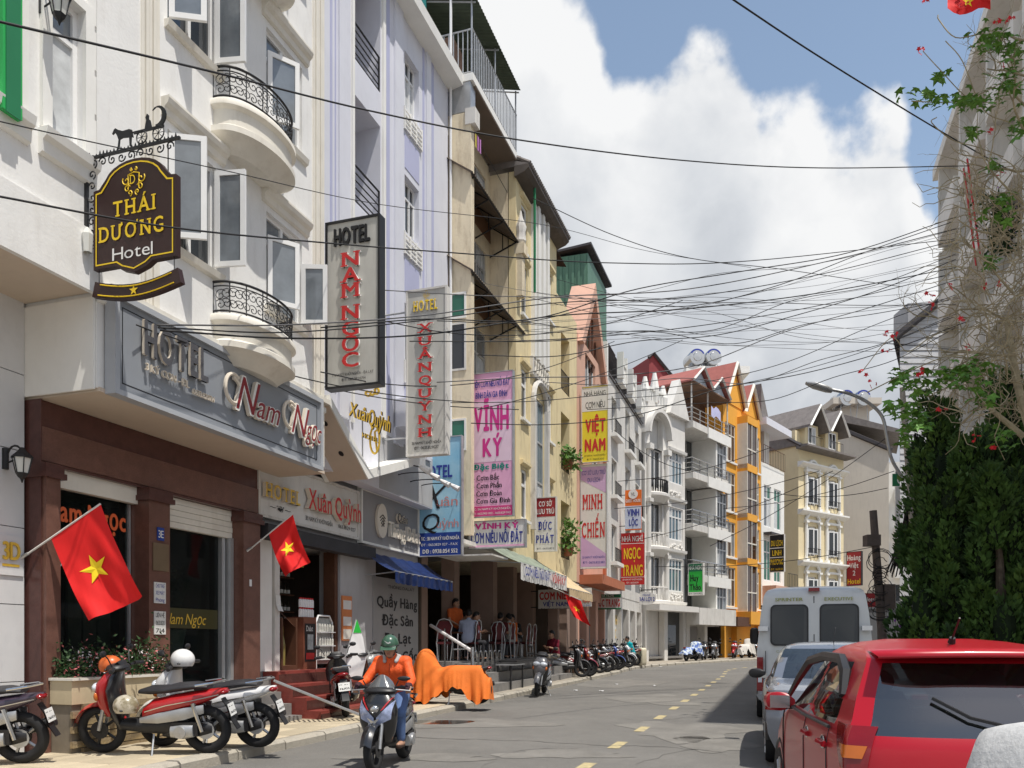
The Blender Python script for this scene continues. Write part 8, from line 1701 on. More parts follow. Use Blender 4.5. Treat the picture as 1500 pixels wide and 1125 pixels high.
def person(loc, ang, lab, J, top, bottom, vox=.014, sleeves='long', hair=True, grp='people', shoe=None, short=False, hands='relaxed'):
    """J: joints in local metres, x forward, y to the person's left"""
    g = empty('person', loc, ang, lab, 'person', grp); V = {k: Vector(v) for k, v in J.items()}
    b = MB(); hd = V['head']; fw = (V.get('face', Vector((1, 0, 0)))).normalized(); sd = Vector((-fw.y, fw.x, 0)).normalized(); upv = fw.cross(sd) * 1.0
    def hp(f, s_, u): return tuple(hd + fw * f + sd * s_ + upv * u)
    t = MB(); t._ell((0, 0, 0), (.092, .076, .118), 16, 12); b.add([hp(*p) for p in t.v], t.f); t = MB(); t._ell((.025, 0, -.07), (.062, .055, .055), 12, 8); b.add([hp(*p) for p in t.v], t.f)
    b.tube([hp(.085, 0, .02), hp(.112, 0, -.025), hp(.09, 0, -.035)], [.010, .017, .012], 8)
    for s_ in (-.078, .078): t = MB(); t._ell((0, s_, -.01), (.02, .012, .032), 8, 6); b.add([hp(*p) for p in t.v], t.f)
    limb(b, [tuple(V['neck'] - Vector((0, 0, .03))), hp(-.01, 0, -.06)], [.055, .05]); p_, c_, n_ = V['pelvis'], V['chest'], V['neck']
    def torso(m, e):
        limb(m, [tuple(p_ + Vector((0, .055, 0))), tuple(c_ + Vector((0, .07, 0)))], [.115 + e, .12 + e]); limb(m, [tuple(p_ - Vector((0, .055, 0))), tuple(c_ - Vector((0, .07, 0)))], [.115 + e, .12 + e]); limb(m, [tuple(p_), tuple(c_), tuple(n_)], [.12 + e, .125 + e, .06 + e]); limb(m, [tuple(V['sh_l']), tuple(c_ + Vector((0, 0, .08))), tuple(V['sh_r'])], [.068 + e, .09 + e, .068 + e])
    torso(b, -.012)
    for k in 'lr':
        limb(b, [tuple(V['sh_' + k]), tuple(V['el_' + k]), tuple(V['wr_' + k])], [.052, .042, .030]); limb(b, [tuple(V['hip_' + k]), tuple(V['kn_' + k]), tuple(V['an_' + k])], [.085, .058, .040])
        limb(b, [tuple(V['an_' + k] + Vector((-.03, 0, -.04))), tuple(V['toe_' + k])], [.042, .032])
        w_, d = V['wr_' + k], (V['wr_' + k] - V['el_' + k]).normalized(); sg = 1 if k == 'l' else -1; gd = V.get('grip', Vector((0, 1, 0))); lat = gd - d * gd.dot(d); lat = lat.normalized() if lat.length > .1 else d.orthogonal().normalized(); nn = d.cross(lat).normalized()
        if nn.z > 0: nn = -nn
        pc = w_ + d * .055; limb(b, [tuple(w_), tuple(pc), tuple(pc + d * .02 + lat * .02), tuple(pc + d * .02 - lat * .02)], [.028, .030, .026, .026])
        for i, (o_, L_) in enumerate(((.030, .9), (.010, 1.0), (-.010, .95), (-.030, .78))):
            r0 = pc + d * .035 + lat * o_; cu = .9 if hands == 'grip' else .35
            finger(b, [tuple(r0), tuple(r0 + d * .032 * L_ + nn * .018 * cu), tuple(r0 + d * (.045 - .02 * cu) * L_ + nn * .048 * cu), tuple(r0 + d * (.03 if cu > .5 else .07) * L_ + nn * .066 * cu)])
        r0 = pc - d * .02 - lat * sg * .030; finger(b, [tuple(r0), tuple(r0 - lat * sg * .018 + d * .025 + nn * .01), tuple(r0 - lat * sg * .012 + d * .05 + nn * .03)], .0105)
    body_ = fuse(b, vox * .8, SKIN, 'body', g, 3)
    for s_ in (-.032, .032): q = MB(); q._ell((0, 0, 0), (.010, .015, .008), 8, 6); q.v = [hp(.083 + p[0], s_ + p[1], .012 + p[2]) for p in q.v]; q.build('eye', EYE, g); q = MB(); q.tube([hp(.088, s_ - .018, .033), hp(.094, s_, .038), hp(.085, s_ + .018, .034)], .004, 5); q.build('eyebrow', HAIR, g)
    q = MB(); q.tube([hp(.080, -.022, -.066), hp(.090, 0, -.063), hp(.080, .022, -.066)], .006, 6); q.build('mouth', LIP, g)
    m = MB(); torso(m, .012)
    for k in 'lr':
        if sleeves == 'long': limb(m, [tuple(V['sh_' + k]), tuple(V['el_' + k]), tuple(V['wr_' + k].lerp(V['el_' + k], .06))], [.068, .058, .045])
        else: limb(m, [tuple(V['sh_' + k]), tuple(V['sh_' + k].lerp(V['el_' + k], .6))], [.068, .062])
    fuse(m, vox, top, 'jacket' if sleeves == 'long' else 'shirt', g, 4)
    m = MB(); limb(m, [tuple(V['hip_l']), tuple(p_), tuple(V['hip_r'])], [.11, .125, .11])
    for k in 'lr':
        e_ = V['kn_' + k] if short else V['an_' + k].lerp(V['kn_' + k], .08); limb(m, [tuple(V['hip_' + k]), tuple(V['kn_' + k]), tuple(e_)], [.102, .074, .076 if short else .055])
    fuse(m, vox, bottom, 'trousers', g, 4)
    for k in 'lr':
        m = MB(); limb(m, [tuple(V['an_' + k] + Vector((-.05, 0, -.055))), tuple(V['an_' + k] + Vector((.05, 0, -.06))), tuple(V['toe_' + k] - Vector((0, 0, .005)))], [.04, .042, .035]); fuse(m, vox, shoe or BLK, 'shoe', g, 3)
    if hair:
        t = MB(); t._ell((0, 0, 0), (.104, .09, .125), 16, 12); m = MB(); vs = [hp(p[0] - .018, p[1], p[2] + .018) for p in t.v]; keep = [f for f in t.f if sum(t.v[i][0] * .9 - t.v[i][2] for i in f) / len(f) < .028]; m.add(vs, keep); m.build('hair', HAIR, g, smooth='all')
    return g, hp
def seated(z=.46, lean=.06, tw=0.0, arm='table'):
    J = dict(pelvis=(0, 0, z + .10), chest=(.0 + lean, 0, z + .43), neck=(.02 + lean, 0, z + .60), head=(.05 + lean * 1.4, 0, z + .75), hip_l=(.02, .09, z + .08), hip_r=(.02, -.09, z + .08), kn_l=(.43, .13, z + .06), kn_r=(.43, -.13, z + .06), an_l=(.40, .13, .08), an_r=(.38, -.14, .08), toe_l=(.55, .14, .04), toe_r=(.53, -.15, .04), sh_l=(lean, .18, z + .52), sh_r=(lean, -.18, z + .52))
    if arm == 'table': J.update(el_l=(.12, .23, z + .27), el_r=(.14, -.23, z + .28), wr_l=(.36, .12, z + .34), wr_r=(.36, -.10, z + .36))
    else: J.update(el_l=(.08, .24, z + .28), el_r=(.10, -.24, z + .26), wr_l=(.30, .16, z + .14), wr_r=(.30, -.14, z + .14))
    J['face'] = (1, tw, -.25); return J
def standing(h=1.0, tw=0, lean=0):
    J = dict(pelvis=(0, 0, .95), chest=(.02 + lean, 0, 1.26), neck=(.02 + lean, 0, 1.42), head=(.05 + lean, 0, 1.58), hip_l=(0, .09, .92), hip_r=(0, -.09, .92), kn_l=(.03, .10, .5), kn_r=(.05, -.10, .5), an_l=(0, .11, .08), an_r=(-.02, -.11, .08), toe_l=(.15, .12, .035), toe_r=(.13, -.12, .035), sh_l=(lean, .19, 1.36), sh_r=(lean, -.19, 1.36), el_l=(.02, .26, 1.10), el_r=(.06, -.26, 1.10), wr_l=(.2, .18, .98), wr_r=(.22, -.16, 1.0)); J['face'] = (1, tw, -.2)
    return {k: tuple(c * h for c in v) if k != 'face' else v for k, v in J.items()}
# ---- the rider
ORJ = mat('orange_jacket', (.80, .105, .015), .6, .12, 7, .9, 13); JEAN = mat('blue_jeans', (.09, .15, .30), .85, .18, 9)
RP = Vector((-1.42, 9.55, gz(9.5) + .004)); RA = math.atan2(-.97, -.16)
rs = scooter(RP, RA, 'black motorbike with red flashes ridden toward the camera', BLKP, BLKP, 0.0, group='motorbikes on the road', skip=('front_apron', 'headlight', 'indicator', 'leg_shield', 'handlebar', 'instrument_cowl', 'side_stand', 'mirror_l', 'mirror_r'))
def rq(nm, m, mt, sm=True): return m.build(nm, mt, rs, smooth=sm)
AS = [(.34, .36, .13, .05), (.46, .42, .20, .09), (.60, .46, .235, .12), (.74, .47, .245, .13), (.86, .44, .21, .11), (.97, .40, .12, .07)]
m = MB(); loftz(m, AS, 22); rq('front_apron', m, paint('gloss_black', (.012, .012, .013)))
def ax_(y, z, o=.012): _z, xc, hw, hd = sl_interp(AS, z); return xc + hd * max(0.0, 1 - (abs(y) / hw) ** 2.4) ** (1 / 2.4) + o
def onap(nm, P, sg, mt, o=.012):
    m = MB(); m.grid([[(ax_(y, z, o), sg * y, z) for y, z in r] for r in P]); rq(nm, m, mt, 'all')
for sg in (1, -1):
    onap('headlight', [[(.015 + (.175 + .03 * f) * j / 6, .555 + .085 * (j / 6) + f * (.10 + .13 * j / 6)) for j in range(7)] for f in (0, .25, .5, .75, 1)], sg, mat('headlight_blue_lens', (.30, .35, .52), .06, .5, 12, spec=.9, coat=1.0))
    onap('red_flash', [[(.07 + .10 * f + .035 * j / 3, .74 + .15 * f + .02 * j / 3) for j in range(4)] for f in (0, .33, .66, 1)], sg, paint('red', (.42, .012, .015)), .02)
    m = MB(); m.tube([(.36, sg * .1, 1.0), (.34, sg * .26, 1.02), (.30, sg * .37, 1.0)], .017, 8); rq('handlebar', m, BLK); m = MB(); m.tube([(.34, sg * .24, 1.02), (.29, sg * .39, .995)], .024, 10); rq('grip', m, BLK); m = MB(); m.tube([(.40, sg * .2, .99), (.38, sg * .38, .975)], .008, 5); rq('brake_lever', m, GALV)
    m = MB(); m.tube([(.37, sg * .19, 1.03), (.38, sg * .23, 1.10)], .008, 5); m.ell((.38, sg * .30, 1.125), (.02, .085, .03), 12, 6); rq('mirror', m, BLK)
m = MB(); rows = [[(.50 - .17 * i / 6 - .05 * abs(v) ** 2, v * (.20 - .02 * i / 6 * i / 6 - .09 * (i / 6) ** 3), .93 + .24 * i / 6 - .05 * v * v) for v in frange(-1, 1, 12)] for i in range(7)]; m.grid(rows); rq('windshield', m, mat('smoked_shield', (.10, .105, .11), .08, .1, 3, coat=1.0, spec=.8), 'all')
m = MB(); m.ell((.40, 0, .97), (.12, .22, .055), 14, 8); rq('handlebar_cowl', m, BLK); m = MB(); m.ell((.625, 0, .76), (.025, .055, .05), 12, 8); rq('emblem', m, CHR); m = MB(); m.prism([(.65, -.08, .66), (.66, 0, .56), (.65, .08, .66), (.66, 0, .62)], (.012, 0, 0)); rq('chevron', m, CHR)
J = dict(pelvis=(-.22, 0, .90), chest=(-.12, 0, 1.22), neck=(-.07, 0, 1.39), head=(.01, 0, 1.50), face=(1, .05, -.18), hip_l=(-.18, .10, .87), hip_r=(-.18, -.10, .87), kn_l=(.22, .20, .68), kn_r=(.22, -.20, .68), an_l=(.14, .19, .34), an_r=(.14, -.19, .34), toe_l=(.30, .20, .29), toe_r=(.30, -.20, .29), sh_l=(-.10, .185, 1.32), sh_r=(-.10, -.185, 1.32), el_l=(.05, .30, 1.09), el_r=(.05, -.30, 1.09), wr_l=(.24, .325, 1.03), wr_r=(.24, -.325, 1.03), grip=(0, 1, 0))
g, hp = person(RP, RA, 'motorbike rider in orange jacket, jeans and green cap helmet', J, ORJ, JEAN, .011, hair=True, grp=None, hands='grip', shoe=mat('brown_sandal', (.09, .05, .035), .7))
g.scale = (.91,) * 3; rs.scale = (.91,) * 3
HG = mat('green_helmet', (.045, .11, .07), .3, .06, 4, coat=.4)
t = MB(); t._ell((0, 0, 0), (.128, .112, .125), 24, 16); m = MB(); vs = [hp(p[0] - .012, p[1], p[2] + .045) for p in t.v]; m.add(vs, [f for f in t.f if sum(t.v[i][2] for i in f) / len(f) > -.03]); hl_ = m.build('helmet', HG, g, smooth='all')
m = MB(); m.grid([[hp(.085 + .085 * k * math.cos(a) ** .6 if math.cos(a) > 0 else .085, .105 * math.sin(a), .035 - .035 * k) for a in [-PI / 2 + PI * i / 14 for i in range(15)]] for k in (0, .5, 1)]); m.build('helmet_peak', HG, hl_, smooth='all'); m = MB(); m.tube([hp(.118 * math.cos(a) - .012, .113 * math.sin(a), .035) for a in [i * PI / 12 for i in range(24)]], .010, 6, True); m.build('helmet_band', BLK, hl_)
m = MB(); pts_ = [(.0, .0), (.03, -.013), (.05, -.005), (.09, .03), (.04, .004), (.025, .004), (.01, .02)]; m.poly([hp(.118 - .35 * (a - .045) ** 2 * 4, .045 - a, .085 + c) for a, c in pts_]); m.build('helmet_mark', INKW, hl_)
m = MB()
for sg in (1, -1): m.tube([hp(.02, sg * .082, -.01), hp(.035, sg * .065, -.08), hp(.05, 0, -.125)], .007, 5)
m.build('chin_strap', BLK, hl_)
m = MB()
for sg in (1, -1): limb(m, [(-.14, sg * .02, 1.40), (-.08, sg * .095, 1.385), (-.005, sg * .075, 1.325)], [.035, .035, .026])
fuse(m, .011, mat('grey_hood_lining', (.42, .41, .40), .9, .1, 6), 'hood_lining', g, 3); m = MB(); m.tube([(.028, 0, 1.30), (.045, 0, 1.15), (.03, 0, .98)], .006, 5); m.build('zip', mat('dark_orange', (.4, .05, .01), .6), g)
for sg in (1, -1): m = MB(); limb(m, [(.215, sg * .325, 1.035), (.29, sg * .325, 1.03), (.345, sg * .325, 1.0)], [.04, .047, .035]); fuse(m, .012, mat('maroon_glove', (.05, .018, .025), .8), 'glove', g, 3)
# ---- people along the pavement
def sp(s, t, dz=None): p = F1.w(s, t); return Vector((p.x, p.y, (gz(p.y) + .134) if dz is None else dz))
C_ = lambda n, c: mat('cloth_' + n, c, .9, .12, 7)
person(sp(17.9, 1.45) + Vector((0, 0, .18)), F1.ang + 2.6, 'person in crimson shirt sitting by the motorbikes with back to us', seated(.50, .08), C_('crimson', (.16, .008, .025)), C_('khaki', (.25, .22, .18)), .018, 'short')
person(sp(12.55, .55, RF), F1.ang + .2, 'diner in pale blue jacket seated nearest the handrail', seated(.46, .12), C_('pale_blue', (.36, .40, .52)), C_('dark', (.03, .03, .035)), .018)
person(sp(13.0, .0, RF), F1.ang - 2.0, 'person in orange vest over yellow standing behind the diner', standing(.96, .2), C_('orange', (.62, .13, .03)), C_('dark', (.03, .03, .035)), .018, 'short')
person(sp(12.95, .45, RF), F1.ang - 1.5, 'child in yellow shirt seated beside the standing person', seated(.40, .1), C_('yellow', (.62, .45, .04)), C_('dark', (.03, .03, .035)), .018, 'short')
person(sp(15.0, .55, RF), F1.ang + .1, 'diner in dark red shirt seated mid restaurant', seated(.46, .12), C_('dark_red', (.09, .012, .015)), C_('grey', (.10, .10, .11)), .018, 'short')
person(sp(15.9, .62, RF), F1.ang + .7, 'diner in white shirt with head turned, mid restaurant', seated(.46, .10, .4), C_('white', (.55, .55, .54)), C_('dark', (.03, .03, .035)), .018, 'short')
person(sp(16.9, .5, RF), F1.ang + 2.8, 'diner in black shirt leaning at the far table', seated(.46, .16), C_('black', (.02, .02, .022)), C_('grey', (.10, .10, .11)), .018, 'short')
person(sp(14.3, -.4, RF), F1.ang - 1.2, 'diner in grey shirt facing us across the table', seated(.46, .10), C_('mid_grey', (.16, .16, .17)), C_('dark', (.03, .03, .035)), .018, 'short')
person(sp(30.6, 1.7) + Vector((0, 0, .1)), F1.ang + 2.2, 'person in turquoise top sitting low beside the suitcase', seated(.40, .16), C_('turquoise', (.0, .36, .42)), C_('light_grey', (.42, .42, .43)), .02, 'short')
# ================================================================== cypress trees on the right
CYP = mat('cypress_green', (.04, .09, .02), .75, .45, 2.2, col2=(.075, .15, .028), c2scale=1.6, c2w=.12); CYPD = mat('cypress_dry', (.22, .09, .03), .9, .3, 8)
def cypress(px, ytop, ybot, Y, wpx, lab, seed, n=9000, dry=False):
    rr = random.Random(seed); b0 = at(px, ybot, Y); top_ = at(px, ytop, Y); zb = gz(Y) + .13; H = top_.z - zb; W = wpx / FPX * Y / 2
    g = empty('cypress_tree', (b0.x, Y, zb), 0, lab, 'tree', 'cypress trees on the right'); q = MB(); q.tube([(0, 0, 0), (.05, 0, H * .5), (0, .03, H * .93)], [.14, .09, .02], 8); q.build('trunk', BARK, g)
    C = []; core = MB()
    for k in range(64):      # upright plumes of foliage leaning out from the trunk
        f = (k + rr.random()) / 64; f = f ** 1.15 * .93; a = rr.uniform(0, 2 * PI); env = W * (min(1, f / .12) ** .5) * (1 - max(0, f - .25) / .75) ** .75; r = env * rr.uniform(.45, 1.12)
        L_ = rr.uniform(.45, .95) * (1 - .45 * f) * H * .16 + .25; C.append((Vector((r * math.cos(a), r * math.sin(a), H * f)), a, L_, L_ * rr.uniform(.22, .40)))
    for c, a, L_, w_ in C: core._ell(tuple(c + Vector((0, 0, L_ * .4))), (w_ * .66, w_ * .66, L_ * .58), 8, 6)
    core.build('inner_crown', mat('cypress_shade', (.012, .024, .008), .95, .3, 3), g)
    q = MB()
    for i in range(n):
        q.cur = (0, 0, 1, 0, 2, 0, 1)[(i % 64) % 7]; c0, a0, L_, w_ = C[i % len(C)]; u = rr.random(); a = rr.uniform(0, 2 * PI); r = w_ * (1.05 * math.sin(PI * min(1, u * .85 + .12)) ** .7) * rr.uniform(.75, 1.12); ax = Vector((math.cos(a0) * .30, math.sin(a0) * .30, 1)).normalized()
        c = c0 + ax * (L_ * 1.25 * (u - .12)) + Vector((r * math.cos(a), r * math.sin(a), 0)); d = (ax * .9 + Vector((math.cos(a), math.sin(a), 0)) * .6 + Vector((rr.gauss(0, .3), rr.gauss(0, .3), rr.gauss(0, .25)))).normalized(); s_ = d.cross(Vector((rr.gauss(0, 1), rr.gauss(0, 1), rr.gauss(0, 1)))).normalized(); Ls = rr.uniform(.05, .19); k = Ls * .25
        q.add([tuple(c), tuple(c + d * Ls * .4 + s_ * k), tuple(c + d * Ls), tuple(c + d * Ls * .4 - s_ * k)], [(0, 1, 2, 3)])
        if i % 2: e = (d + s_ * .8).normalized(); q.add([tuple(c + d * Ls * .3), tuple(c + d * Ls * .45 + e * Ls * .3), tuple(c + d * Ls * .3 + e * Ls * .62)], [(0, 1, 2)])
    struct(q.build('crown', [CYP, mat('cypress_lit', (.09, .165, .03), .7, .4, 3), mat('cypress_shaded', (.026, .058, .016), .8, .4, 3)], g, recalc=False), 'stuff')  # lit and shaded plumes put into the colour as brighter and darker greens
    if dry:
        for zc, sp_ in ((H * .40, .16), (H * .27, .22)):
            q = MB()
            for i in range(160): quadleaf(q, (-W * .35 + rr.gauss(0, .07), -W * 1.05 + rr.gauss(0, .05), zc + rr.gauss(0, sp_)), rr.uniform(.05, .1), rr)
            struct(q.build('dry_foliage', CYPD, g, recalc=False), 'stuff')
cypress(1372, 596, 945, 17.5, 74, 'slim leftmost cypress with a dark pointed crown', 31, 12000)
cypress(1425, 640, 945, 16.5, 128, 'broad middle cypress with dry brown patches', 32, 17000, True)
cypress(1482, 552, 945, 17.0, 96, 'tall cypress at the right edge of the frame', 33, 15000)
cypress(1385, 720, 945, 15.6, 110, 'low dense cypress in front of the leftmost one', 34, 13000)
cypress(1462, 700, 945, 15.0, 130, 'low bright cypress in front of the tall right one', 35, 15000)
# ================================================================== flowering vine tree: bare twigs, lobed leaves, red bracts
g = empty('vine_tree', F1.w(9.0, 12.4, gz(14) + .13), 0, 'sparse leafy tree with bare twigs and red flowers at upper right', 'tree'); o = g.location.copy(); rr = random.Random(77)
TW = mat('twig', (.36, .305, .20), .9, .3, 9); q = MB(); tips = []
def twig(p, d, L0, r, depth):
    P = [p]; n = 6
    for i in range(n): d = (d + Vector((rr.gauss(0, .20), rr.gauss(0, .20), rr.gauss(0, .20) + .01))).normalized(); P.append(P[-1] + d * L0 / n)
    q.tube([tuple(x - o) for x in P], [r * (1 - .6 * i / n) for i in range(n + 1)], 5 if r > .012 else 3); tips.append((P[-1], d, depth)); tips.append((P[3], d, depth))
    if depth > 0:
        for k in range(rr.choice((2, 3, 3, 4))): i = rr.randint(2, n); e = (d + Vector((rr.gauss(0, .7), rr.gauss(0, .6), rr.gauss(0, .7)))).normalized(); twig(P[i], e, L0 * rr.uniform(.55, .85), r * .55, depth - 1)
trunk = [o, at(1530, 760, 13.0), at(1490, 560, 13.2), at(1475, 470, 13.4)]
q.tube([tuple(x - o) for x in cat(trunk, 5)], [.09 - .003 * i for i in range(16)], 8)
q.tube([tuple(at(a_, b_, c_) - o) for a_, b_, c_ in ((1500, 640, 13.1), (1440, 590, 13.3), (1410, 620, 13.6))], [.05, .035, .02], 6)
for (x, y, dx, dz, L0) in ((1478, 470, -.9, .35, 1.5), (1485, 430, -.6, .7, 1.5), (1490, 520, -.95, .1, 1.4), (1495, 380, -.4, .9, 1.5), (1500, 300, -.8, .4, 1.3), (1505, 200, -.7, .6, 1.2), (1500, 250, -.9, -.1, 1.1), (1515, 120, -.8, .3, 1.1), (1460, 500, -.9, -.25, 1.2), (1480, 350, -.9, .2, 1.1), (1500, 60, -.9, .2, 1.0), (1505, 160, -.9, -.1, 1.3)):
    p = at(x, y, 13.2 + rr.uniform(-.6, .6)); twig(p, Vector((dx, rr.uniform(-.3, .3), dz)).normalized(), L0 * .8, .022, 3)
struct(q.build('twigs', TW, g, recalc=False), 'stuff')
lf = MB(); rd = MB()
def lobed(m, c, n_, s_):
    a = n_.orthogonal().normalized(); b_ = n_.cross(a); an = rr.uniform(0, 6.3); P = []
    for k in range(10): t = an + 2 * PI * k / 10; r = s_ * (1 if k % 2 == 0 else .52); P.append(tuple(c - o + a * r * math.cos(t) + b_ * r * math.sin(t) + n_ * (.18 * s_ * (k % 2)) - Vector((0, 0, 1)) * (.15 * s_ * (k % 4 == 0))))
    m.add(P + [tuple(c - o)], [(k, (k + 1) % 10, 10) for k in range(10)])
for (x, y, sx, sy, n) in ((1360, 143, 28, 12, 26), (1420, 150, 32, 16, 44), (1450, 60, 26, 22, 60), (1475, 120, 18, 30, 40), (1465, 300, 18, 26, 22), (1380, 110, 10, 8, 12), (1425, 195, 10, 8, 16), (1480, 75, 16, 14, 22), (1455, 245, 10, 8, 14), (1330, 560, 28, 18, 46), (1320, 600, 26, 12, 36), (1345, 620, 18, 12, 30), (1390, 555, 34, 14, 46), (1325, 640, 12, 14, 22), (1420, 540, 40, 16, 44), (1450, 385, 14, 8, 16), (1470, 640, 16, 14, 20), (1490, 180, 12, 20, 20), (1440, 580, 20, 20, 24)):
    for i in range(n): c = at(x + rr.gauss(0, sx * .55), y + rr.gauss(0, sy * .6), 13.0 + rr.gauss(0, .35)); lobed(lf, c, Vector((rr.gauss(0, .5), rr.gauss(-.3, .5), 1)).normalized(), rr.uniform(.06, .115))
for (x, y) in ((1412, 8), (1405, 3), (1465, 30), (1480, 28), (1452, 192), (1468, 252), (1393, 418), (1368, 448), (1362, 430), (1312, 492), (1300, 490), (1262, 544), (1300, 512), (1280, 562), (1345, 545), (1410, 465), (1415, 510), (1455, 655), (1350, 75), (1470, 95), (1440, 420), (1468, 415), (1430, 640), (1380, 600), (1355, 0)):
    for k in range(4): lobed(rd, at(x + rr.gauss(0, 4), y + rr.gauss(0, 3), 13.0 + rr.gauss(0, .3)), Vector((rr.gauss(0, .6), -.6, rr.gauss(.3, .5))).normalized(), rr.uniform(.03, .05))
struct(lf.build('leaves', mat('vine_leaf', (.105, .24, .03), .55, .35, 7), g, recalc=False), 'stuff'); struct(rd.build('red_flowers', mat('red_bract', (.62, .02, .03), .6, .2, 7), g, recalc=False), 'stuff')
q = MB()
for k in range(400):
    p = at(1405 + rr.random() * 130, 255 + rr.random() * 360, 13.2 + rr.uniform(-.7, .9)); P = [p]; d = Vector((rr.gauss(0, 1), rr.gauss(0, .3), rr.gauss(0, .8))).normalized()
    for i in range(6): d = (d + Vector((rr.gauss(0, .45), rr.gauss(0, .2), rr.gauss(0, .45)))).normalized(); P.append(P[-1] + d * rr.uniform(.08, .2))
    q.tube([tuple(x - o) for x in P], [.011 - .0011 * i for i in range(7)], 3)
for (pts_) in (((1470, 470), (1420, 480), (1370, 490), (1330, 515), (1305, 495), (1262, 545)), ((1440, 540), (1400, 520), (1340, 540), (1300, 560), (1270, 575)), ((1460, 150), (1420, 145), (1375, 100), (1352, 75)), ((1470, 120), (1430, 140), (1390, 150), (1335, 148)), ((1480, 60), (1440, 50), (1400, 55), (1376, 30), (1374, 22)), ((1470, 230), (1430, 215), (1395, 205), (1365, 180), (1372, 172)), ((1450, 470), (1420, 440), (1390, 420), (1365, 445)), ((1480, 180), (1440, 160), (1410, 90), (1385, 60))):
    q.tube([tuple(x - o) for x in cat([at(a_, b_, 13.1 + rr.uniform(-.2, .2)) for a_, b_ in pts_], 5)], .009, 4)
struct(q.build('thin_twigs', TW, g, recalc=False), 'stuff')
# hanging flag at the very top, ivy patch on the hotel, purple bougainvillea at the gate
g = empty('flag', at(1440, -30, 15), 0, 'red flag with yellow star cut by the top edge at right', 'flag', 'red flags with a yellow star'); o2 = g.location.copy(); q = MB(); q.tube([(0, 0, 0), (.5, 0, .6)], .015, 6); q.build('pole', OLDW, g); q = MB(); q.grid([[tuple(at(1388 + 9 * i, -28 + 8 * j + 6 * math.sin(i * .9) + (abs(i - 4) * -2 if j > 4 else 0), 15 + .06 * math.sin(i * 1.5 + j * .6)) - o2) for i in range(8)] for j in range(7)]); c_ = q.build('cloth', FLAGR, g, smooth='all'); q = MB(); star(q, tuple(at(1418, 2, 14.85) - o2), .12, (1, 0, 0), (0, 0, 1)); q.build('star', FLAGY, c_)
g = empty('ivy', at(1468, 370, 22), 0, 'dark hanging ivy patch with lilac flowers on the right hotel', 'plant'); q = MB(); fl2 = MB()
for i in range(900): f = rr.random(); quadleaf(q, (rr.gauss(0, .16 + .16 * f), rr.gauss(0, .12), 1.6 * f), rr.uniform(.05, .1), rr)
for i in range(30): quadleaf(fl2, (rr.gauss(0, .25), -.3, 1.6 * rr.random()), .05, rr)
struct(q.build('foliage', LEAFD, g, recalc=False), 'stuff'); struct(fl2.build('flowers', mat('lilac_petal', (.45, .3, .6), .7), g), 'stuff')
g = empty('bougainvillea', at(1338, 925, 27), 0, 'purple bougainvillea bush at the grey gate', 'plant'); q = MB()
for i in range(500): quadleaf(q, (rr.gauss(0, .22), rr.gauss(0, .2), abs(rr.gauss(.1, .22))), rr.uniform(.05, .09), rr)
struct(q.build('flowers', mat('purple_petal', (.22, .02, .36), .7, .3, 8), g, recalc=False), 'stuff'); q = MB(); q.tube([(0, 0, -1.0), (0, 0, .1)], .03, 5); q.build('stem', BARK, g)
# ================================================================== overhead cables
CAB = mat('black_cable', (.012, .012, .013), .6, .1, 9); CAB2 = mat('grey_cable', (.10, .10, .105), .6, .1, 9)
def cable(pts, r, lab='black overhead cable strung across the street', m_=None, grp='overhead cables across the street'):
    P = [at(*p) for p in pts]; o = P[0].copy(); q = MB(); q.tube([tuple(p - o) for p in cat(P, 8)], r, 5); c = q.build('overhead_cable', m_ or CAB, loc=tuple(o), smooth='all'); tag(c, lab, 'cable', grp)
cable([(-80, 12, 6.6), (0, 32, 7), (310, 105, 9.2), (540, 162, 11.8), (760, 205, 13.2), (1000, 235, 16), (1200, 246, 18.5), (1420, 243, 22)], .0125, 'thick twisted cable crossing the upper sky from left edge to right hotel')
cable([(-60, 165, 6.6), (0, 178, 7), (120, 205, 7.9), (330, 250, 10), (560, 300, 14), (800, 330, 18), (950, 368, 22), (1100, 392, 25)], .006, 'thin cable passing behind the iron carriage')
cable([(-60, 278, 6.4), (0, 288, 6.9), (250, 333, 8.3), (480, 356, 11), (660, 370, 13), (890, 385, 16), (1100, 382, 19), (1400, 350, 23)], .010, 'cable crossing the brown hanging sign level')
cable([(1060, -10, 12), (1180, 70, 14), (1300, 145, 16), (1400, 205, 18), (1480, 250, 19)], .014, 'cable slanting down across the blue sky at upper right')
cable([(780, 290, 20), (900, 345, 21), (1010, 378, 22), (1150, 395, 24), (1320, 420, 26)], .010, 'thin cable dropping from the old roof toward the far right')
RX_ = [(1400, 318), (1400, 335), (1395, 350), (1400, 372), (1400, 392), (1398, 410), (1400, 430), (1400, 446)]
rr = random.Random(21)
left = [(230, 476, 9.8), (232, 480, 9.8), (235, 484, 9.8), (470, 480, 12.5), (560, 425, 14), (640, 470, 16), (690, 500, 17), (700, 520, 17.5), (640, 560, 16), (660, 590, 17), (760, 470, 20), (690, 620, 18), (800, 560, 22), (860, 600, 25)]
ends = [(1400, 335), (1400, 352), (1400, 392), (1400, 318), (1400, 446), (1395, 325), (1400, 372), (1400, 380), (1400, 410), (1400, 432), (1390, 440), (1420, 470), (1400, 460), (1400, 480)]
ORD = 'first second third fourth fifth sixth seventh eighth ninth tenth eleventh twelfth thirteenth fourteenth'.split()
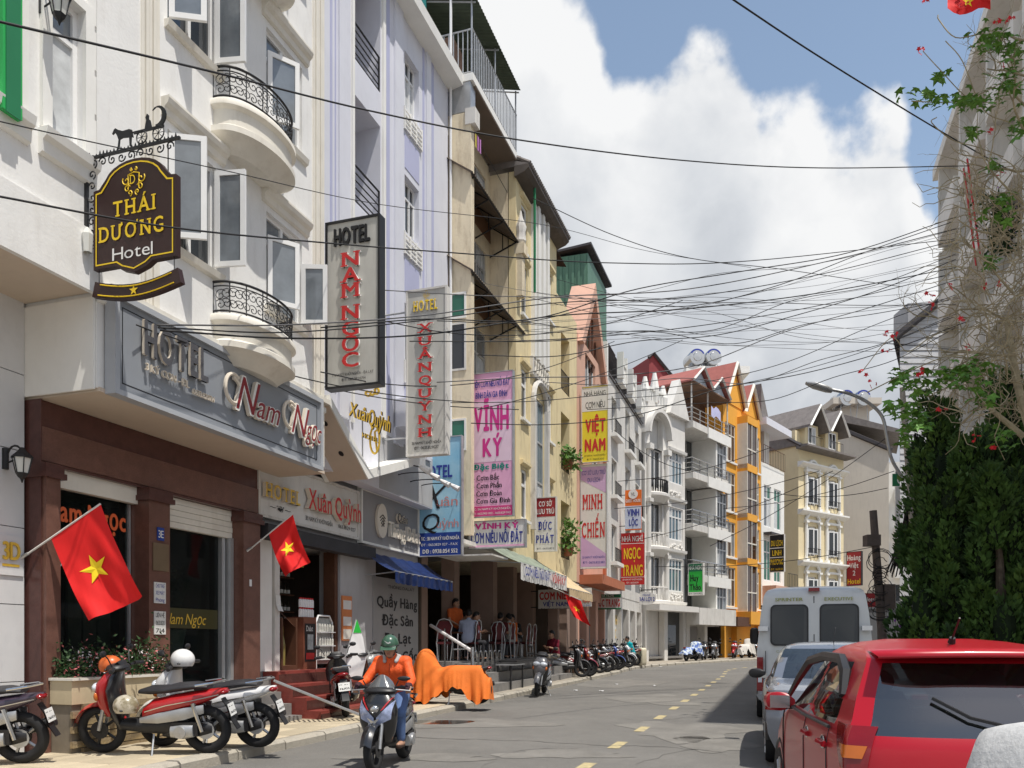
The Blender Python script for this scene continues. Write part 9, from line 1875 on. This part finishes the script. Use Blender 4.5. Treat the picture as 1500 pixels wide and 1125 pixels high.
for i, (a, e_) in enumerate(zip(left, ends)):
    ye = 22 + rr.uniform(-1, 1); P = []
    for k in range(7):
        f = k / 6; x = a[0] + (e_[0] - a[0]) * f; y = a[1] + (e_[1] - a[1]) * f + (38 + rr.uniform(-12, 20)) * 4 * f * (1 - f) * (.9 if i != 4 else .15); P.append((x, y, a[2] + (ye - a[2]) * f))
    cable(P, rr.choice((.009, .011, .013, .010)), ORD[sorted(ends, key=lambda q: q[1]).index(e_)] + ' cable from the top where the bundle meets the right hotel', CAB if i % 4 else CAB2)
for (x0, y0, Y0, x1, y1, Y1, sg) in ((240, 490, 10, 700, 590, 17, 20), (470, 545, 12, 900, 500, 24, 40), (200, 476, 9.6, 760, 600, 19, 30), (700, 600, 17, 1000, 498, 26, 10), (890, 585, 28, 1395, 465, 24, 25), (560, 470, 14, 1000, 440, 22, 35), (600, 500, 15, 1390, 402, 23, 30)):
    cable([(x0 + (x1 - x0) * k / 5, y0 + (y1 - y0) * k / 5 + sg * 4 * (k / 5) * (1 - k / 5), Y0 + (Y1 - Y0) * k / 5) for k in range(6)], .010)
for i, (x0, y0, x1, y1) in enumerate(((905, 705, 1130, 655), (900, 745, 1200, 690), (940, 790, 1220, 690), (1040, 800, 1300, 640), (1060, 745, 1310, 690), (960, 830, 1285, 800), (1120, 720, 1300, 715), (900, 630, 1010, 690))):
    cable([(x0 + (x1 - x0) * k / 4, y0 + (y1 - y0) * k / 4 + 10 * 4 * (k / 4) * (1 - k / 4), 36 - 5 * k / 4) for k in range(5)], .014, 'thin sagging cable before the far house fronts', grp='cables before the far houses')
for i in range(16):
    x0, y0, x1, y1 = rr.uniform(640, 960), rr.uniform(400, 520), 1400 + rr.uniform(-6, 20), rr.uniform(330, 520); P = [(x0 + (x1 - x0) * k / 5, y0 + (y1 - y0) * k / 5 + rr.uniform(8, 26) * 4 * (k / 5) * (1 - k / 5), 19 + (i % 5) + k * .8) for k in range(6)]; cable(P, .006, m_=CAB2 if i % 3 else CAB)
